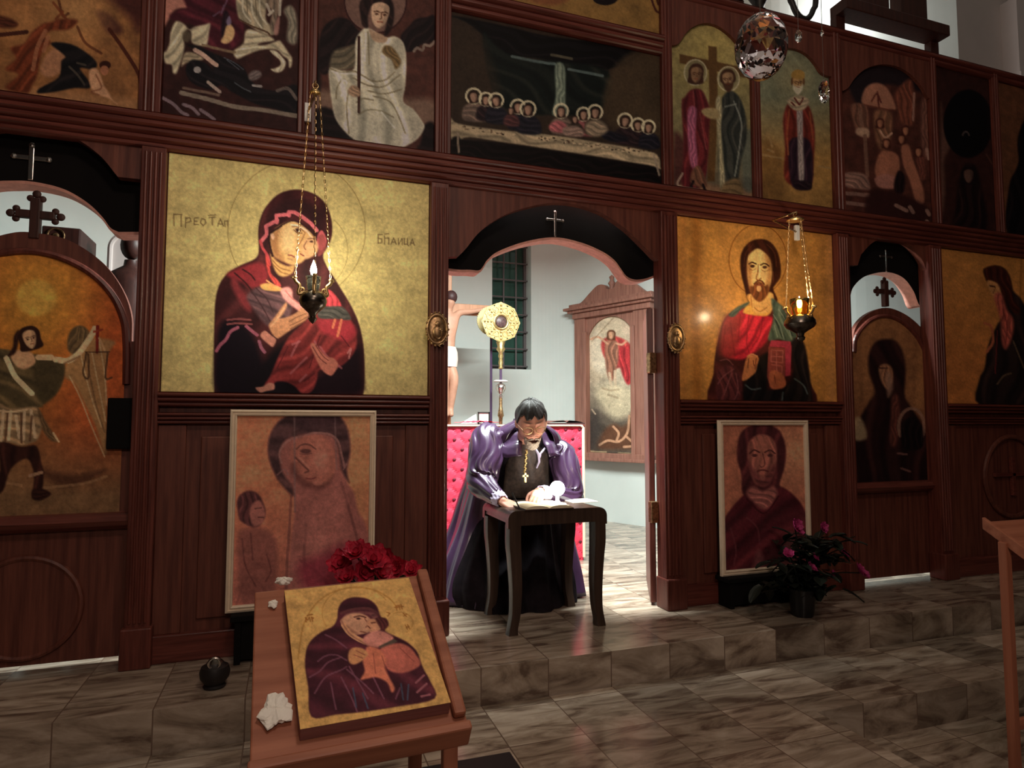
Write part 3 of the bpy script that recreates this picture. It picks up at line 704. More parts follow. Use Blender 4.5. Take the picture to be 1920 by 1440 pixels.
# child's face
cv.poly('570 452 580 444 592 450 597 462 594 474 584 482 572 486 566 478 566 464', (218, 158, 86), 1, 2); cv.line('577 448 586 447 594 451', 1.8, (110, 64, 36)); cv.ell(584, 453, 3.4, 2, (70, 38, 24)); cv.line('575 452 570 462 573 468', 2, (140, 84, 44)); cv.line('563 476 570 480', 2.4, (140, 64, 40))
cv.poly('596 446 606 440 612 462 604 476 596 480 598 462', (150, 70, 50), .8)
# sleeve and collar
cv.poly('462 556 480 540 496 538 520 545 545 552 548 575 540 600 520 606 505 612 490 600 475 580', (98, 66, 52), 1, 3)
cv.lines('470 545 485 565 500 590 508 606|480 540 500 560 512 585', 2.4, (60, 32, 26), .7)
cv.poly('488 534 503 531 516 536 530 541 536 545 520 546 504 545 492 542', (242, 164, 72)); cv.line('500 526 512 534 526 540', 3, (240, 150, 76))
cv.poly('526 543 540 538 548 545 550 560 568 572 578 584 574 596 556 580 540 568 530 556', (240, 150, 110), 1, 2); cv.line('535 545 548 560 562 570', 2, (190, 96, 70), .8)
# hands
cv.poly('504 612 511 600 520 588 530 574 537 567 538 574 530 590 524 597 540 594 556 586 566 577 574 584 578 590 574 600 556 612 540 622 526 632 516 634', (208, 138, 76), 1, 1.6)
cv.lines('542 603 558 594 574 588|544 610 562 602 576 594|544 617 560 608 572 602', 1.5, (120, 68, 34), .9); cv.line('508 612 520 598 532 578', 3, (232, 170, 100), .7)
cv.poly('488 630 497 620 508 628 518 636 512 650 504 646', (204, 128, 84)); cv.line('500 620 512 630 520 636', 2, (70, 34, 24))
# child's robe
cv.poly('588 590 612 578 640 574 657 598 668 626 668 652 656 672 640 686 622 694 598 694 594 714 584 734 566 738 552 724 536 716 518 716 510 724 496 722 508 702 522 668 540 634 562 612', (132, 46, 34), 1, 2)
cv.poly('612 545 624 548 640 573 612 575', (216, 66, 56)); cv.poly('597 597 640 600 660 606 668 624 650 640 620 630 600 620', (178, 52, 46), .9, 4)
cv.poly('600 578 628 574 646 578 658 599 630 598 598 596', (78, 72, 50)); cv.lines('628 600 624 614|640 600 636 618 633 630', 5, (226, 118, 66))
cv.lines('560 640 552 655 546 668|548 646 562 640|562 715 574 703|600 650 615 670 640 690|590 640 596 655|575 670 545 700', 4, (186, 100, 80), .7); cv.lines('540 650 520 690|600 630 580 690|640 630 655 650|590 700 570 715', 2, (80, 22, 20), .8)
cv.poly('582 647 590 644 598 654 612 668 626 672 634 684 626 700 618 704 604 694 592 672', (196, 112, 72), 1, 1.4); cv.lines('586 650 600 672 612 682|592 648 606 668 616 676', 1.6, (110, 46, 32)); cv.line('652 662 658 654 654 672', 3, (206, 120, 90))
cv.poly('479 727 492 725 504 718 514 720 514 730 500 733 488 736', (196, 126, 82))
cv.lines('426 600 448 598 470 600|426 608 448 606 472 608', 3.5, (150, 78, 58), .9); cv.lines('446 614 432 622 424 636 412 648 406 658|462 612 474 622 482 628', 6, (176, 92, 84), .95); cv.lines('486 640 490 652 496 660', 6, (176, 100, 92), .9)
icon('icon_painting', 'large gold icon of a dark-hooded mother holding a child, behind a lit lamp', cv, GL, 1.2, tint=(1.05, .90, .46))
# ---- Christ-type icon on orange gold
xa, xb = PX[2][1]+.004, PX[3][0]-.004
cv = Canvas(*rectx(xa, xb, 1.372, RZ0-.004, -.004), (200, 130, 56), 1.5)
for x, wd, c, a in ((1306, 18, (150, 84, 28), .55), (1282, 9, (170, 100, 44), .5), (1336, 20, (214, 140, 58), .5), (1545, 16, (176, 110, 50), .5), (1560, 14, (184, 118, 66), .5), (1528, 12, (190, 118, 48), .5)):
    cv.line([(x, 380), (x-2, 560), (x+1, 780)], wd, c, a, soft=12)
cv.mott(.05, 50, 4); cv.mott(.03, 15, 6)
cv.ring(1421, 487, 54, 66, 1.5, (128, 64, 18), .9)
cv.poly('1339 760 1338 700 1341 664 1349 625 1356 602 1370 586 1400 574 1446 564 1462 572 1482 592 1492 620 1506 642 1514 676 1519 716 1520 760', (70, 26, 20), 1, 1.5)
cv.poly('1354 640 1358 604 1374 588 1394 580 1412 588 1440 592 1450 600 1440 636 1412 664 1392 674 1370 672 1356 664', (196, 38, 46), 1, 3)
cv.poly('1356 602 1370 588 1390 582 1386 620 1378 664 1356 668 1346 650', (150, 46, 38), .8, 6); cv.lines('1370 606 1374 640 1378 668|1388 590 1384 640|1404 590 1400 640 1404 660|1430 596 1424 630 1410 650|1360 610 1356 650', 1.8, (120, 20, 24), .6)
cv.poly('1393 586 1398 576 1406 572 1444 570 1447 582 1438 592 1420 592 1406 590', (236, 158, 66), 1, 1.5); cv.poly('1406 545 1445 545 1448 580 1428 588 1412 582', (236, 164, 84), 1, 2); cv.lines('1414 576 1425 584 1438 576|1408 556 1410 576', 1.8, (160, 90, 34), .8)
# hair
cv.poly('1391 520 1388 500 1389 478 1396 463 1408 452 1424 448 1440 451 1452 462 1460 478 1464 500 1463 520 1454 534 1450 542 1458 562 1452 566 1446 548 1402 552 1404 566 1400 558 1396 540', (58, 24, 12), 1, 1.4)
cv.lines('1395 500 1398 475 1412 458|1456 500 1452 474 1438 458|1450 510 1450 530', 1.3, (100, 50, 26), .8)
cv.poly('1401 505 1402 484 1408 474 1421 466 1434 474 1443 486 1447 505 1446 525 1440 545 1432 558 1422 562 1412 556 1406 540 1402 522', (236, 178, 100), 1, 1.6)
cv.poly('1401 505 1403 490 1409 500 1409 530 1416 552 1408 546 1403 524', (170, 100, 46), .7, 3); cv.poly('1434 478 1446 490 1447 520 1440 546 1434 540 1440 510', (176, 108, 52), .7, 3)
cv.poly('1406 538 1412 536 1416 530 1422 528 1430 530 1434 536 1440 534 1442 546 1434 560 1424 566 1414 560 1408 550', (120, 62, 28), 1, 1.5)
cv.line('1414 532 1420 527 1428 527 1433 533', 2.4, (90, 36, 18)); cv.ell(1423, 541, 4.5, 6, (226, 158, 92)); cv.line('1418 535 1429 535', 1.6, (150, 60, 40))
cv.lines('1404 495 1410 492 1418 495|1426 497 1434 494 1442 499', 2.6, (62, 28, 14)); cv.ell(1411, 499, 4.4, 2.8, (70, 36, 20)); cv.ell(1434, 501, 4.4, 2.8, (70, 36, 20)); cv.lines('1405 504 1411 507 1417 504|1428 506 1434 509 1441 506', 1.3, (150, 90, 44))
cv.lines('1422 496 1421 510 1418 522 1422 525 1427 522', 2, (140, 76, 34)); cv.line('1424 498 1424 520', 2.2, (248, 204, 132), .8)
# mantle
cv.poly('1446 560 1462 570 1482 590 1492 620 1500 640 1480 642 1460 636 1446 640 1440 632 1450 596', (84, 92, 68), 1, 2); cv.poly('1366 590 1382 576 1404 566 1402 572 1390 580 1376 594', (72, 78, 58), 1, 1.5)
cv.lines('1450 590 1462 610 1470 636|1460 580 1476 606 1484 636|1452 610 1458 632', 1.8, (150, 150, 118), .7); cv.lines('1454 600 1466 632|1470 592 1486 630', 1.6, (36, 40, 30), .8)
cv.poly('1484 640 1506 642 1514 676 1519 716 1520 760 1462 760 1466 730 1486 706', (30, 22, 18), 1, 3); cv.poly('1400 700 1440 660 1442 700 1440 730 1466 730 1468 760 1398 760', (22, 16, 14), 1, 3)
cv.lines('1398 722 1410 730 1426 728|1490 710 1506 722 1514 738|1468 736 1466 756', 3, (92, 96, 84), .8)
cv.poly('1344 700 1350 690 1366 684 1388 698 1390 740 1376 760 1350 760 1342 730', (92, 40, 36), 1, 3); cv.lines('1346 720 1356 706 1376 692|1358 740 1366 716 1372 700|1380 700 1384 730 1376 752|1350 676 1364 674 1374 684', 2, (150, 84, 76), .7)
# book and hands
cv.poly('1446 638 1482 640 1484 650 1482 704 1472 706 1472 652 1442 650', (184, 58, 66), 1, 1, 0); cv.poly('1441 650 1472 653 1472 704 1466 724 1444 726 1438 706', (150, 66, 50), 1, 1, 0)
cv.lines('1446 656 1468 658 1467 680 1446 678 1446 656|1447 684 1466 686 1466 700 1446 698|1456 657 1456 700|1447 668 1467 669', 1.6, (206, 112, 92), .8, sm=0); cv.poly('1442 702 1450 694 1462 698 1470 706 1474 720 1466 728 1446 728', (200, 104, 62), 1, 1.5); cv.line('1452 704 1454 718', 2, (140, 62, 36))
cv.poly('1391 712 1394 694 1398 676 1404 666 1416 667 1423 672 1420 684 1417 697 1408 706 1398 713', (208, 122, 66), 1, 1.3); cv.lines('1412 676 1414 686|1404 672 1402 690|1418 672 1416 692', 1.6, (110, 48, 26)); cv.line('1402 668 1410 664 1420 668', 2.4, (230, 150, 90))
icon('icon_painting', 'orange gold icon of a bearded man holding a red book, behind a lamp', cv, GL, 1.15, PGLOSS)
# ---- far right icon, bending prophet figure
xa = PX[4][1]+.004
cv = Canvas(*rectx(xa, 6.75, 1.372, RZ0-.004, -.004), (186, 108, 50), 1.8)
cv.mott(.05, 60, 8); cv.grad((200, 140, 62), (1880, 700), (1960, 440), .6); cv.line('1916 440 1912 600', 4, (150, 90, 36), .6)
cv.poly('1838 760 1836 712 1846 690 1852 650 1868 612 1880 590 1874 560 1860 548 1848 520 1844 506 1852 502 1866 498 1884 504 1894 520 1900 545 1914 560 1930 590 1950 640 1960 760', (34, 22, 18), 1, 2)
cv.poly('1844 512 1848 502 1866 498 1884 505 1896 530 1900 560 1914 580 1904 590 1890 570 1876 545 1856 536', (60, 24, 14), 1, 2)
cv.poly('1850 530 1858 526 1872 534 1878 556 1872 566 1862 556', (206, 136, 74), 1, 1.5); cv.line('1856 536 1866 538', 2.4, (70, 34, 18)); cv.line('1866 540 1862 550', 2, (140, 80, 40))
cv.poly('1864 556 1878 550 1888 580 1900 600 1898 630 1886 655 1878 640 1876 600', (186, 84, 62), .95, 3); cv.lines('1880 580 1888 610 1886 644|1870 620 1866 700', 2, (120, 40, 34), .8)
cv.lines('1846 606 1858 612 1862 640 1850 660', 5, (176, 90, 54), .9); cv.lines('1870 720 1882 705 1896 700|1900 640 1920 690', 3, (120, 90, 60), .7)
icon('icon_painting', 'orange icon of a bowed figure at the right edge, over the carved cross', cv, GL, 1.3, PGLOSS)
# ---- paintings on the side doors
yp = yd-.012
cv = Canvas(*rectx(xl0+.12, X_(236, 640, yp), Z_(110, 975, yp), Z_(20, 472, yp), yp), (166, 92, 34), 1.8)
cv.grad((120, 78, 40), (100, 680), (100, 860), 1.0); cv.grad((176, 74, 34), (110, 560), (225, 600), .75); cv.glow(70, 560, 150, (190, 132, 48), .8); cv.ell(68, 558, 38, 34, (206, 150, 62), .85, 8)
cv.grad((116, 80, 48), (100, 780), (100, 930), 1.0); cv.mott(.06, 40, 3)
cv.poly('120 700 140 720 160 760 180 800 200 850 200 680 215 640 150 640', (150, 108, 62), .9, 3); cv.lines('130 705 150 745 172 800 196 856|150 660 170 740 190 800|172 660 186 730 198 790|186 640 196 700 200 760', 2.5, (186, 150, 100), .8); cv.lines('160 660 178 750 196 810', 3, (104, 72, 42), .7)
cv.poly('60 870 100 885 150 890 200 880 160 905 110 910', (72, 40, 24), .8, 6); cv.lines('10 905 40 910|80 915 110 912 160 906 200 893', 5, (150, 106, 66), .7)
cv.poly('130 660 126 640 134 618 150 610 166 620 168 640 150 664', (84, 62, 36), 1, 2); cv.lines('150 616 146 640|158 620 154 644', 2, (130, 98, 56), .7)
cv.poly('-14 665 10 655 30 662 50 668 66 664 90 676 116 672 122 690 116 720 104 740 84 756 70 765 -14 765', (84, 66, 38), 1, 2); cv.poly('62 674 100 672 120 684 116 716 100 744 80 756 68 730', (64, 50, 28), .9, 4)
cv.poly('20 662 40 656 60 662 66 680 46 692 28 684', (196, 140, 92), 1, 2); cv.head(56, 636, 36, (206, 150, 100), (44, 22, 14), -14, .6, hairw=1.35)
cv.poly('14 668 24 650 26 630 36 620 30 660', (44, 22, 14), 1, 2)
cv.lines('12 672 28 705 46 724 60 738', 10, (216, 176, 122)); cv.line('72 670 96 670', 11, (204, 156, 104)); cv.line('104 674 128 676 146 664 160 646 172 628 178 616', 11, (204, 156, 106)); cv.line('120 682 150 668', 4, (120, 84, 50), .8)
cv.lines('183 612 182 660', 6, (110, 30, 20)); cv.lines('176 622 192 618', 4, (130, 50, 28)); cv.line('186 634 198 660', 4, (176, 128, 80)); cv.line('160 660 206 660', 2, (60, 34, 20)); cv.lines('162 662 156 700 166 708 166 664|202 662 198 708 210 708', 3.5, (72, 46, 26), .9)
cv.poly('-14 756 20 766 46 764 70 764 80 790 72 822 60 830 40 836 20 830 -14 828', (140, 106, 68), 1, 2); cv.lines('6 770 2 825|20 772 16 824|30 780 36 820|46 772 44 824|58 770 66 820', 6, (210, 172, 124), .7); cv.lines('14 776 10 826|40 776 40 830|60 780 56 826', 4, (84, 52, 32), .8); cv.lines('0 770 24 772 50 768', 4, (200, 160, 110), .9)
cv.poly('70 764 86 790 104 820 110 828 96 826 80 806', (96, 68, 40), 1, 2); cv.line('100 812 110 828', 4, (196, 150, 100))
cv.poly('0 830 40 838 68 836 78 870 82 890 78 920 60 934 64 890 50 860 20 880 6 920 -10 925 0 880', (44, 20, 14), 1, 2); cv.line('56 892 78 886', 6, (150, 108, 74)); cv.poly('60 920 78 916 96 926 78 938 62 936', (40, 18, 12), 1, 2)
cv.build('painting', PMATT, dl, 1.6, .006, M['panel'], '-130 985 -130 640 -118 600 -90 540 -30 485 20 472 70 472 120 485 170 512 208 550 230 595 237 640 237 985')
cv = Canvas(*rectx(xr0+.06, X_(1742, 700, yp), Z_(1680, 903, yp), Z_(1660, 592, yp), yp), (116, 72, 40), 1.8)
cv.grad((70, 36, 24), (1670, 740), (1670, 900), 1.0); cv.mott(.06, 30, 5); cv.line('1730 640 1728 720 1722 760', 14, (140, 90, 48), .6, soft=8)
cv.poly('1600 905 1602 830 1610 790 1628 756 1640 735 1630 700 1628 670 1638 645 1656 636 1680 640 1694 665 1698 700 1696 740 1706 760 1732 800 1744 850 1744 905', (28, 12, 10), 1, 3)
cv.poly('1648 690 1660 682 1672 690 1674 712 1664 730 1652 714', (130, 84, 54), .9, 2); cv.line('1650 690 1664 690', 3, (50, 26, 18)); cv.line('1660 694 1658 708', 2, (80, 46, 30)); cv.poly('1662 700 1672 705 1674 730 1664 745', (120, 84, 62), .8, 3)
cv.poly('1672 745 1684 742 1688 790 1680 835 1668 830 1670 780', (78, 38, 28), .9, 3); cv.ring(1709, 800, 24, 34, 6, (120, 84, 62), .8, 150, 400); cv.poly('1690 800 1700 785 1718 785 1730 810 1728 840 1694 840', (14, 8, 8), 1, 2); cv.lines('1690 878 1706 884|1684 850 1700 852', 4, (110, 70, 56), .7)
cv.poly('1600 790 1612 782 1622 800 1624 822 1602 824', (150, 120, 80), .8, 3)  # bright patch of lamp glare painted into the door picture
cv.build('painting', PMATT, dr, 1.9, .006, M['panel'], '1598 910 1600 670 1607 630 1630 602 1660 592 1690 602 1718 628 1736 660 1744 690 1744 910')
# ---- upper row ------------------------------------------------------------------------
YU = -.004
def upcv(i, j, bg, z0=RZ1, z1=4.185, step=1.7):
    xa = UX[i][1]+.003 if i is not None else -2.4
    xb = UX[j][0]-.003 if j is not None else 8.1
    return Canvas(*rectx(xa, xb, max(z0, RZ1+.002), z1, YU), bg, step)
# first bay: angel driving out a couple, ochre
cv = upcv(None, 0, (132, 84, 44)); cv.mott(.1, 60, 2); cv.mott(.05, 20, 3)
cv.poly('150 -20 200 0 240 30 262 60 266 -20', (58, 24, 20), .9, 10); cv.poly('180 20 210 30 230 60 200 60', (60, 28, 22), .8, 5)
cv.glow(140, 20, 90, (176, 124, 70), .8); cv.glow(40, 40, 60, (166, 110, 60), .7)
cv.poly('-5 170 40 165 120 170 200 180 262 190 262 215 -5 185', (158, 108, 64), .8, 8); cv.poly('90 100 120 85 118 130 90 145 75 130', (164, 110, 72), .9, 3)
cv.lines('205 55 230 90 258 135 264 160', 7, (60, 22, 12), .9); cv.lines('145 50 160 80 190 100|110 0 118 30 128 25', 5, (70, 32, 16), .7)
cv.poly('95 82 120 80 145 88 170 105 182 120 175 130 150 128 165 150 168 165 140 165 105 172 72 175 75 165 110 145 115 115 122 105', (16, 14, 14), 1, 2); cv.lines('130 125 145 140 158 158|145 118 160 122', 4, (84, 70, 52), .7)
cv.poly('168 132 180 128 188 140 195 160 205 175 212 190 220 195 205 185 190 180 175 172 168 155', (196, 140, 94), 1, 2); cv.ell(197, 122, 11, 8, (54, 22, 12)); cv.ell(196, 132, 8, 9, (170, 104, 66)); cv.lines('180 140 190 165 170 172 186 178', 3, (130, 74, 44), .7)
cv.poly('20 90 45 82 60 60 80 45 100 40 110 35 145 38 130 55 95 58 85 70 95 80 78 100 70 140 60 160 50 175 10 165 35 140 10 130 30 110', (94, 40, 20), .95, 3); cv.lines('85 58 70 90 62 130|90 70 82 95', 8, (150, 92, 58), .8); cv.lines('130 45 120 30 100 5|105 35 118 22', 5, (110, 52, 26), .8)
cv.poly('-5 30 20 35 34 45 25 52 -5 50', (60, 26, 16), .9, 3); cv.line('-5 66 50 60', 8, (50, 20, 14), .9)
icon('icon_painting', 'ochre painting of a kneeling dark-winged figure in the top left corner', cv, GU, 1.55)
# second bay: rider on a white horse
cv = upcv(0, 1, (46, 22, 18)); cv.mott(.12, 40, 5)
cv.poly('300 -30 340 -30 350 8 358 14 330 18 318 34 306 52 300 50', (168, 108, 84), 1, 3)
cv.poly('318 34 335 18 350 14 340 -20 400 -30 440 -30 452 20 458 60 440 90 410 95 385 90 370 50', (64, 20, 26), 1, 3); cv.lines('420 10 415 25 426 0|400 30 412 22', 3, (110, 80, 90), .7)
Hc = (178, 158, 118)
cv.poly('446 -30 500 -30 498 30 505 45 520 60 508 66 490 62 462 44 446 30', (150, 132, 98), 1, 2); cv.lines('455 -20 456 20 470 40|470 -20 474 25 490 52|486 -20 488 25 500 45', 3.5, (196, 178, 140), .9); cv.lines('462 -20 464 25|478 -20 481 30', 2, (96, 80, 56), .8)
cv.poly('306 100 312 95 318 80 320 60 330 40 345 45 355 55 366 50 384 46 394 44 392 60 388 84 378 86 360 80 358 60 350 56 344 70 346 85 344 98 340 112 334 130 330 138 324 136 322 122 310 118', Hc, 1, 2)
cv.ell(350, 68, 8, 11, (90, 74, 52), .9, 3); cv.poly('346 100 360 98 376 105 380 112 350 118 340 124', (150, 128, 94), 1, 2)
cv.poly('460 60 470 55 490 62 506 68 514 76 490 80 484 84 500 84 522 76 530 82 542 100 548 110 546 124 542 126 540 112 530 104 520 94 500 92 480 96 460 104 444 110 438 96 456 82', Hc, 1, 2); cv.poly('506 94 518 96 530 108 536 118 530 132 518 136 508 130 516 128 526 122 524 112 512 102', (190, 170, 130), 1, 1.5)
cv.lines('448 36 470 48 500 60 506 66', 3, (80, 54, 34)); cv.lines('380 84 410 92 440 98', 5, (120, 96, 66), .9)
cv.poly('496 -30 530 -30 530 0 520 30 515 60 506 50 510 20 500 10', (112, 92, 70), 1, 2); cv.lines('500 8 506 22|504 28 512 20|526 -20 524 28', 5, (176, 158, 128), .9); cv.poly('516 45 524 30 522 62 514 64', (160, 112, 92), .9, 2); cv.poly('532 20 545 10 556 30 556 80 538 76 540 40', (120, 108, 84), 1, 3)
cv.poly('420 20 430 30 426 60 420 75 414 60', (30, 14, 20), 1, 2); cv.poly('424 50 432 45 440 58 436 74 424 82 414 78 420 66', (196, 150, 96), 1, 1.6); cv.poly('424 40 430 30 434 42 428 48', (120, 100, 110), .9, 1.5)
cv.poly('352 84 375 88 400 100 430 112 450 122 460 132 470 150 490 165 520 170 556 160 556 215 520 205 480 195 440 175 415 160 395 168 360 155 348 130 360 112 385 118 400 130 390 108 370 95', (14, 12, 14), 1, 2)
cv.ell(370, 131, 7, 6, (150, 136, 120)); cv.lines('366 94 380 102 400 118 406 122', 8, (190, 150, 120), .95); cv.lines('390 154 402 164 412 172', 6, (176, 150, 124), .9); cv.lines('420 108 440 118 456 130|425 112 448 130', 1.4, (90, 90, 88), .8); cv.lines('440 155 455 165 470 172', 2, (96, 96, 90), .7); cv.poly('466 140 476 132 488 134 490 142 480 150 468 150', (96, 80, 70), 1, 2); cv.line('474 160 490 162', 4, (140, 126, 110))
cv.lines('344 165 380 172 410 178', 5, (110, 86, 66), .9); cv.lines('340 174 390 186 440 200 490 206 560 218', 8, (130, 112, 88), .95); cv.lines('306 184 325 195 340 210 352 216|344 196 360 202 372 214|376 206 390 215 402 224', 6, (128, 104, 98), .95); cv.lines('520 170 540 166 556 186', 6, (110, 92, 76), .8)
icon('icon_painting', 'dark painting of a rider on a leaping white horse above a black dragon', cv, GU, 1.55)
# third bay: seated angel in white
cv = upcv(1, 2, (70, 38, 28)); cv.mott(.08, 40, 9)
cv.poly('594 170 640 175 700 190 760 185 815 190 815 235 594 215', (118, 90, 68), .85, 8); cv.poly('594 205 630 210 660 255 700 280 780 280 795 235 815 235 815 300 594 270', (16, 10, 10), 1, 3); cv.poly('594 60 600 130 600 170 594 165', (20, 12, 12), 1, 4)
cv.ell(704, 2, 58, 58, (104, 74, 58)); cv.ring(704, 2, 58, 60, 3, (44, 18, 16), .9)
cv.poly('597 120 600 70 612 45 635 33 655 38 670 55 690 70 680 80 655 86 632 96 630 110 622 130 606 140', (20, 12, 12), 1, 2); cv.poly('752 66 768 48 780 36 800 32 815 30 815 74 790 84 776 96 760 96 754 80', (20, 12, 12), 1, 2); cv.lines('776 96 782 90 792 94 796 84 806 86 815 78', 5, (130, 108, 86), .9)
cv.poly('626 96 650 88 668 84 672 110 660 128 628 132 618 124', (92, 80, 58), 1, 3)
Wc = (186, 170, 134)
cv.poly('618 128 640 132 664 128 666 80 674 62 690 52 720 70 740 68 756 80 762 110 760 160 756 190 775 205 790 225 796 238 785 258 765 272 740 281 710 276 670 265 645 245 628 220 622 190 618 160', Wc, 1, 1.6)
cv.lines('618 128 640 136 662 133 680 142 700 152 722 150 740 135|662 146 690 160 720 162 750 140|690 170 720 176 752 168|640 150 632 165 630 185|700 180 730 190 746 215 760 250|672 215 690 206 714 208 738 220|668 192 680 185 700 188|654 170 650 200 654 250|690 60 692 120', 3, (112, 96, 66), .75); cv.lines('622 134 645 138 668 140 700 158|640 150 650 155 640 180|686 62 684 115|715 210 740 240', 3, (222, 208, 176), .7)
cv.poly('716 95 722 85 735 88 748 105 752 118 742 130 734 112 722 104', (104, 80, 46), 1, 2); cv.line('673 70 673 210', 6, (54, 28, 20))
cv.poly('652 170 660 160 672 165 676 178 666 182 656 178', (150, 116, 84), 1, 1.5); cv.poly('692 55 700 58 726 70 720 80 700 76', (170, 134, 98), 1, 1.5)
cv.poly('676 30 674 8 684 -8 704 -16 726 -8 738 10 738 40 730 62 720 66 725 30 700 10 690 30 690 52 680 48', (28, 16, 14), 1, 2)
cv.head(712, 28, 50, (186, 146, 108), None, 6, .4)
cv.glow(705, 240, 70, (150, 150, 120), .35)
icon('icon_painting', 'painting of a dark-winged angel seated in flowing white robes', cv, GU, 1.55)
# wide bay over the doorway: people at a long table
zt = Z_(845, 22)
cv = upcv(2, 3, (44, 32, 22), RZ1, zt)
cv.mott(.08, 30, 11); cv.poly('846 30 880 35 960 52 1040 70 1200 90 1140 130 1000 108 950 102 880 45', (5, 5, 6), 1, 2); cv.poly('905 62 960 105 1140 132 1120 215 1060 215 940 200', (13, 18, 14), 1, 3)
cv.poly('1041 122 1059 126 1060 190 1062 215 1036 215 1042 180', (104, 110, 86), 1, 2); cv.lines('960 106 1010 116 1040 120|1066 130 1100 136 1130 142', 5, (100, 110, 96), .7); cv.line('1034 103 1050 106 1072 110', 5, (90, 80, 56), .8)
cv.poly('1160 115 1238 92 1240 260 1150 240 1130 190', (64, 48, 30), .8, 6); cv.poly('846 60 900 64 940 200 850 190', (46, 34, 22), .6, 8)
cv.poly('846 222 860 232 940 244 1040 254 1140 270 1200 280 1232 290 1238 312 1232 316 1160 300 1060 284 940 266 870 258 862 290 856 290 846 262', (150, 128, 92), 1, 1.5); cv.poly('846 262 860 256 870 262 940 268 1060 286 1160 302 1226 312 1240 330 1240 352 846 305', (9, 5, 5), 1, 2); cv.lines('1226 290 1236 328|858 250 860 285', 4, (140, 118, 90), .9)
g = np.random.default_rng(3)
seats = [(888, 180, 14), (911, 186, 12), (930, 188, 13), (971, 200, 13), (990, 204, 14), (1052, 208, 13), (1094, 214, 12), (1116, 210, 13), (1172, 226, 13), (1196, 234, 12), (1216, 238, 12), (958, 206, 9), (1078, 222, 9)]
for k, (x, y, r) in enumerate(seats):
    cvc = [(34, 22, 22), (24, 22, 26), (70, 40, 36), (44, 34, 24), (96, 76, 60), (110, 60, 54)][int(g.integers(0, 6))]
    cv.poly([(x-r*1.3, y+r*3.2), (x-r*1.4, y+r*1.6), (x-r*.5, y+r*.9), (x+r*.6, y+r*.9), (x+r*1.6, y+r*1.8), (x+r*1.6, y+r*3.4)], cvc, 1, 2)
for k, (x, y, r) in enumerate(seats):
    if r > 10: cv.ring(x, y, r, r, 4, (196, 176, 132), .9)
    cv.head(x, y+3, r*1.3, (150, 112, 84), (36, 20, 14), float(g.uniform(-12, 12)), 0, None, False, 1.1)
cv.poly('1030 235 1044 226 1060 232 1062 248 1034 246', (150, 80, 74), 1, 2); cv.poly('1056 240 1080 236 1094 246 1090 256 1060 254', (128, 100, 80), 1, 2); cv.poly('1128 244 1160 250 1180 262 1150 266 1130 258', (18, 16, 20), 1, 2); cv.poly('1100 230 1125 226 1140 244 1120 256 1100 250', (120, 100, 74), 1, 3)
for k in range(70):
    t = g.random(); x = 870+350*t; y = 240+t*48+g.uniform(-5, 3); cv.ell(x, y, g.uniform(1, 4), g.uniform(.8, 2), [(70, 46, 30), (190, 160, 116), (40, 28, 20)][int(g.integers(0, 3))], .9, .7)
icon('icon_painting', 'wide painting of haloed people at a long white table, above the middle doorway', cv, GU, 1.55)
rail('picture_rail', UX[2][1], UX[3][0], zt+.005, zt+.12, .05, steps=3)
cv = upcv(2, 3, (124, 88, 42), zt+.125, 4.185); cv.mott(.08, 50, 12); cv.poly('940 20 1000 30 1100 42 1240 68 1240 90 940 40', (96, 54, 30), .8, 6); cv.ell(1135, -4, 24, 14, (18, 10, 10)); cv.lines('1222 0 1230 20 1240 25|1228 -20 1234 8', 4, (60, 26, 18)); cv.poly('980 -20 1000 5 1050 8 1080 -20', (110, 60, 34), .8, 4)
icon('icon_painting', 'ochre painting cut by the top edge, above the long table painting', cv, GU, 1.55)
def archfront(i, j, arch, ztop=4.19, y=-.03):
    xa = UX[i][1]; xb = UX[j][0]
    q = pxarch(arch, y); q = [p for p in q if xa < p[0] < xb]; q = [(xa, q[0][1])]+q+[(xb, q[-1][1])]
    obj('arch_spandrel', archpanel('s', 0, 0, q, ztop, y, -.006, None), M['panel'], scr)
# two saints beside a cross
cv = upcv(3, 4, (122, 106, 64)); cv.grad((70, 58, 48), (1340, 200), (1340, 380), .75); cv.glow(1330, 90, 120, (170, 140, 70), .7); cv.mott(.06, 30, 13)
cv.poly('1264 250 1290 280 1290 352 1264 350', (70, 34, 28), .9, 6); cv.poly('1262 355 1300 340 1360 352 1413 360 1413 380 1262 356', (140, 100, 66), .9, 5); cv.poly('1390 260 1413 250 1413 350 1395 350', (84, 84, 66), .8, 4)
cv.poly('1328 86 1344 88 1346 200 1340 340 1326 340 1330 200', (84, 56, 28), 1, 1.2, 0); cv.poly('1274 101 1400 128 1398 146 1274 118', (84, 56, 28), 1, 1.2, 0)
for (x, y, r) in ((1304, 136, 21), (1366, 148, 20)): cv.ell(x, y, r, r+3, (126, 112, 74), .8); cv.ring(x, y, r, r+3, 2.2, (180, 160, 116), .9)
cv.poly('1280 350 1282 280 1278 195 1284 182 1296 168 1314 168 1324 184 1332 210 1330 240 1328 290 1318 348', (82, 26, 26), 1, 2); cv.poly('1290 206 1306 204 1304 250 1308 310 1296 312 1290 270', (140, 72, 84), 1, 2); cv.poly('1296 345 1298 320 1312 312 1326 350', (104, 66, 44), 1, 2); cv.lines('1300 170 1302 200|1312 210 1324 280', 2, (140, 70, 60), .6)
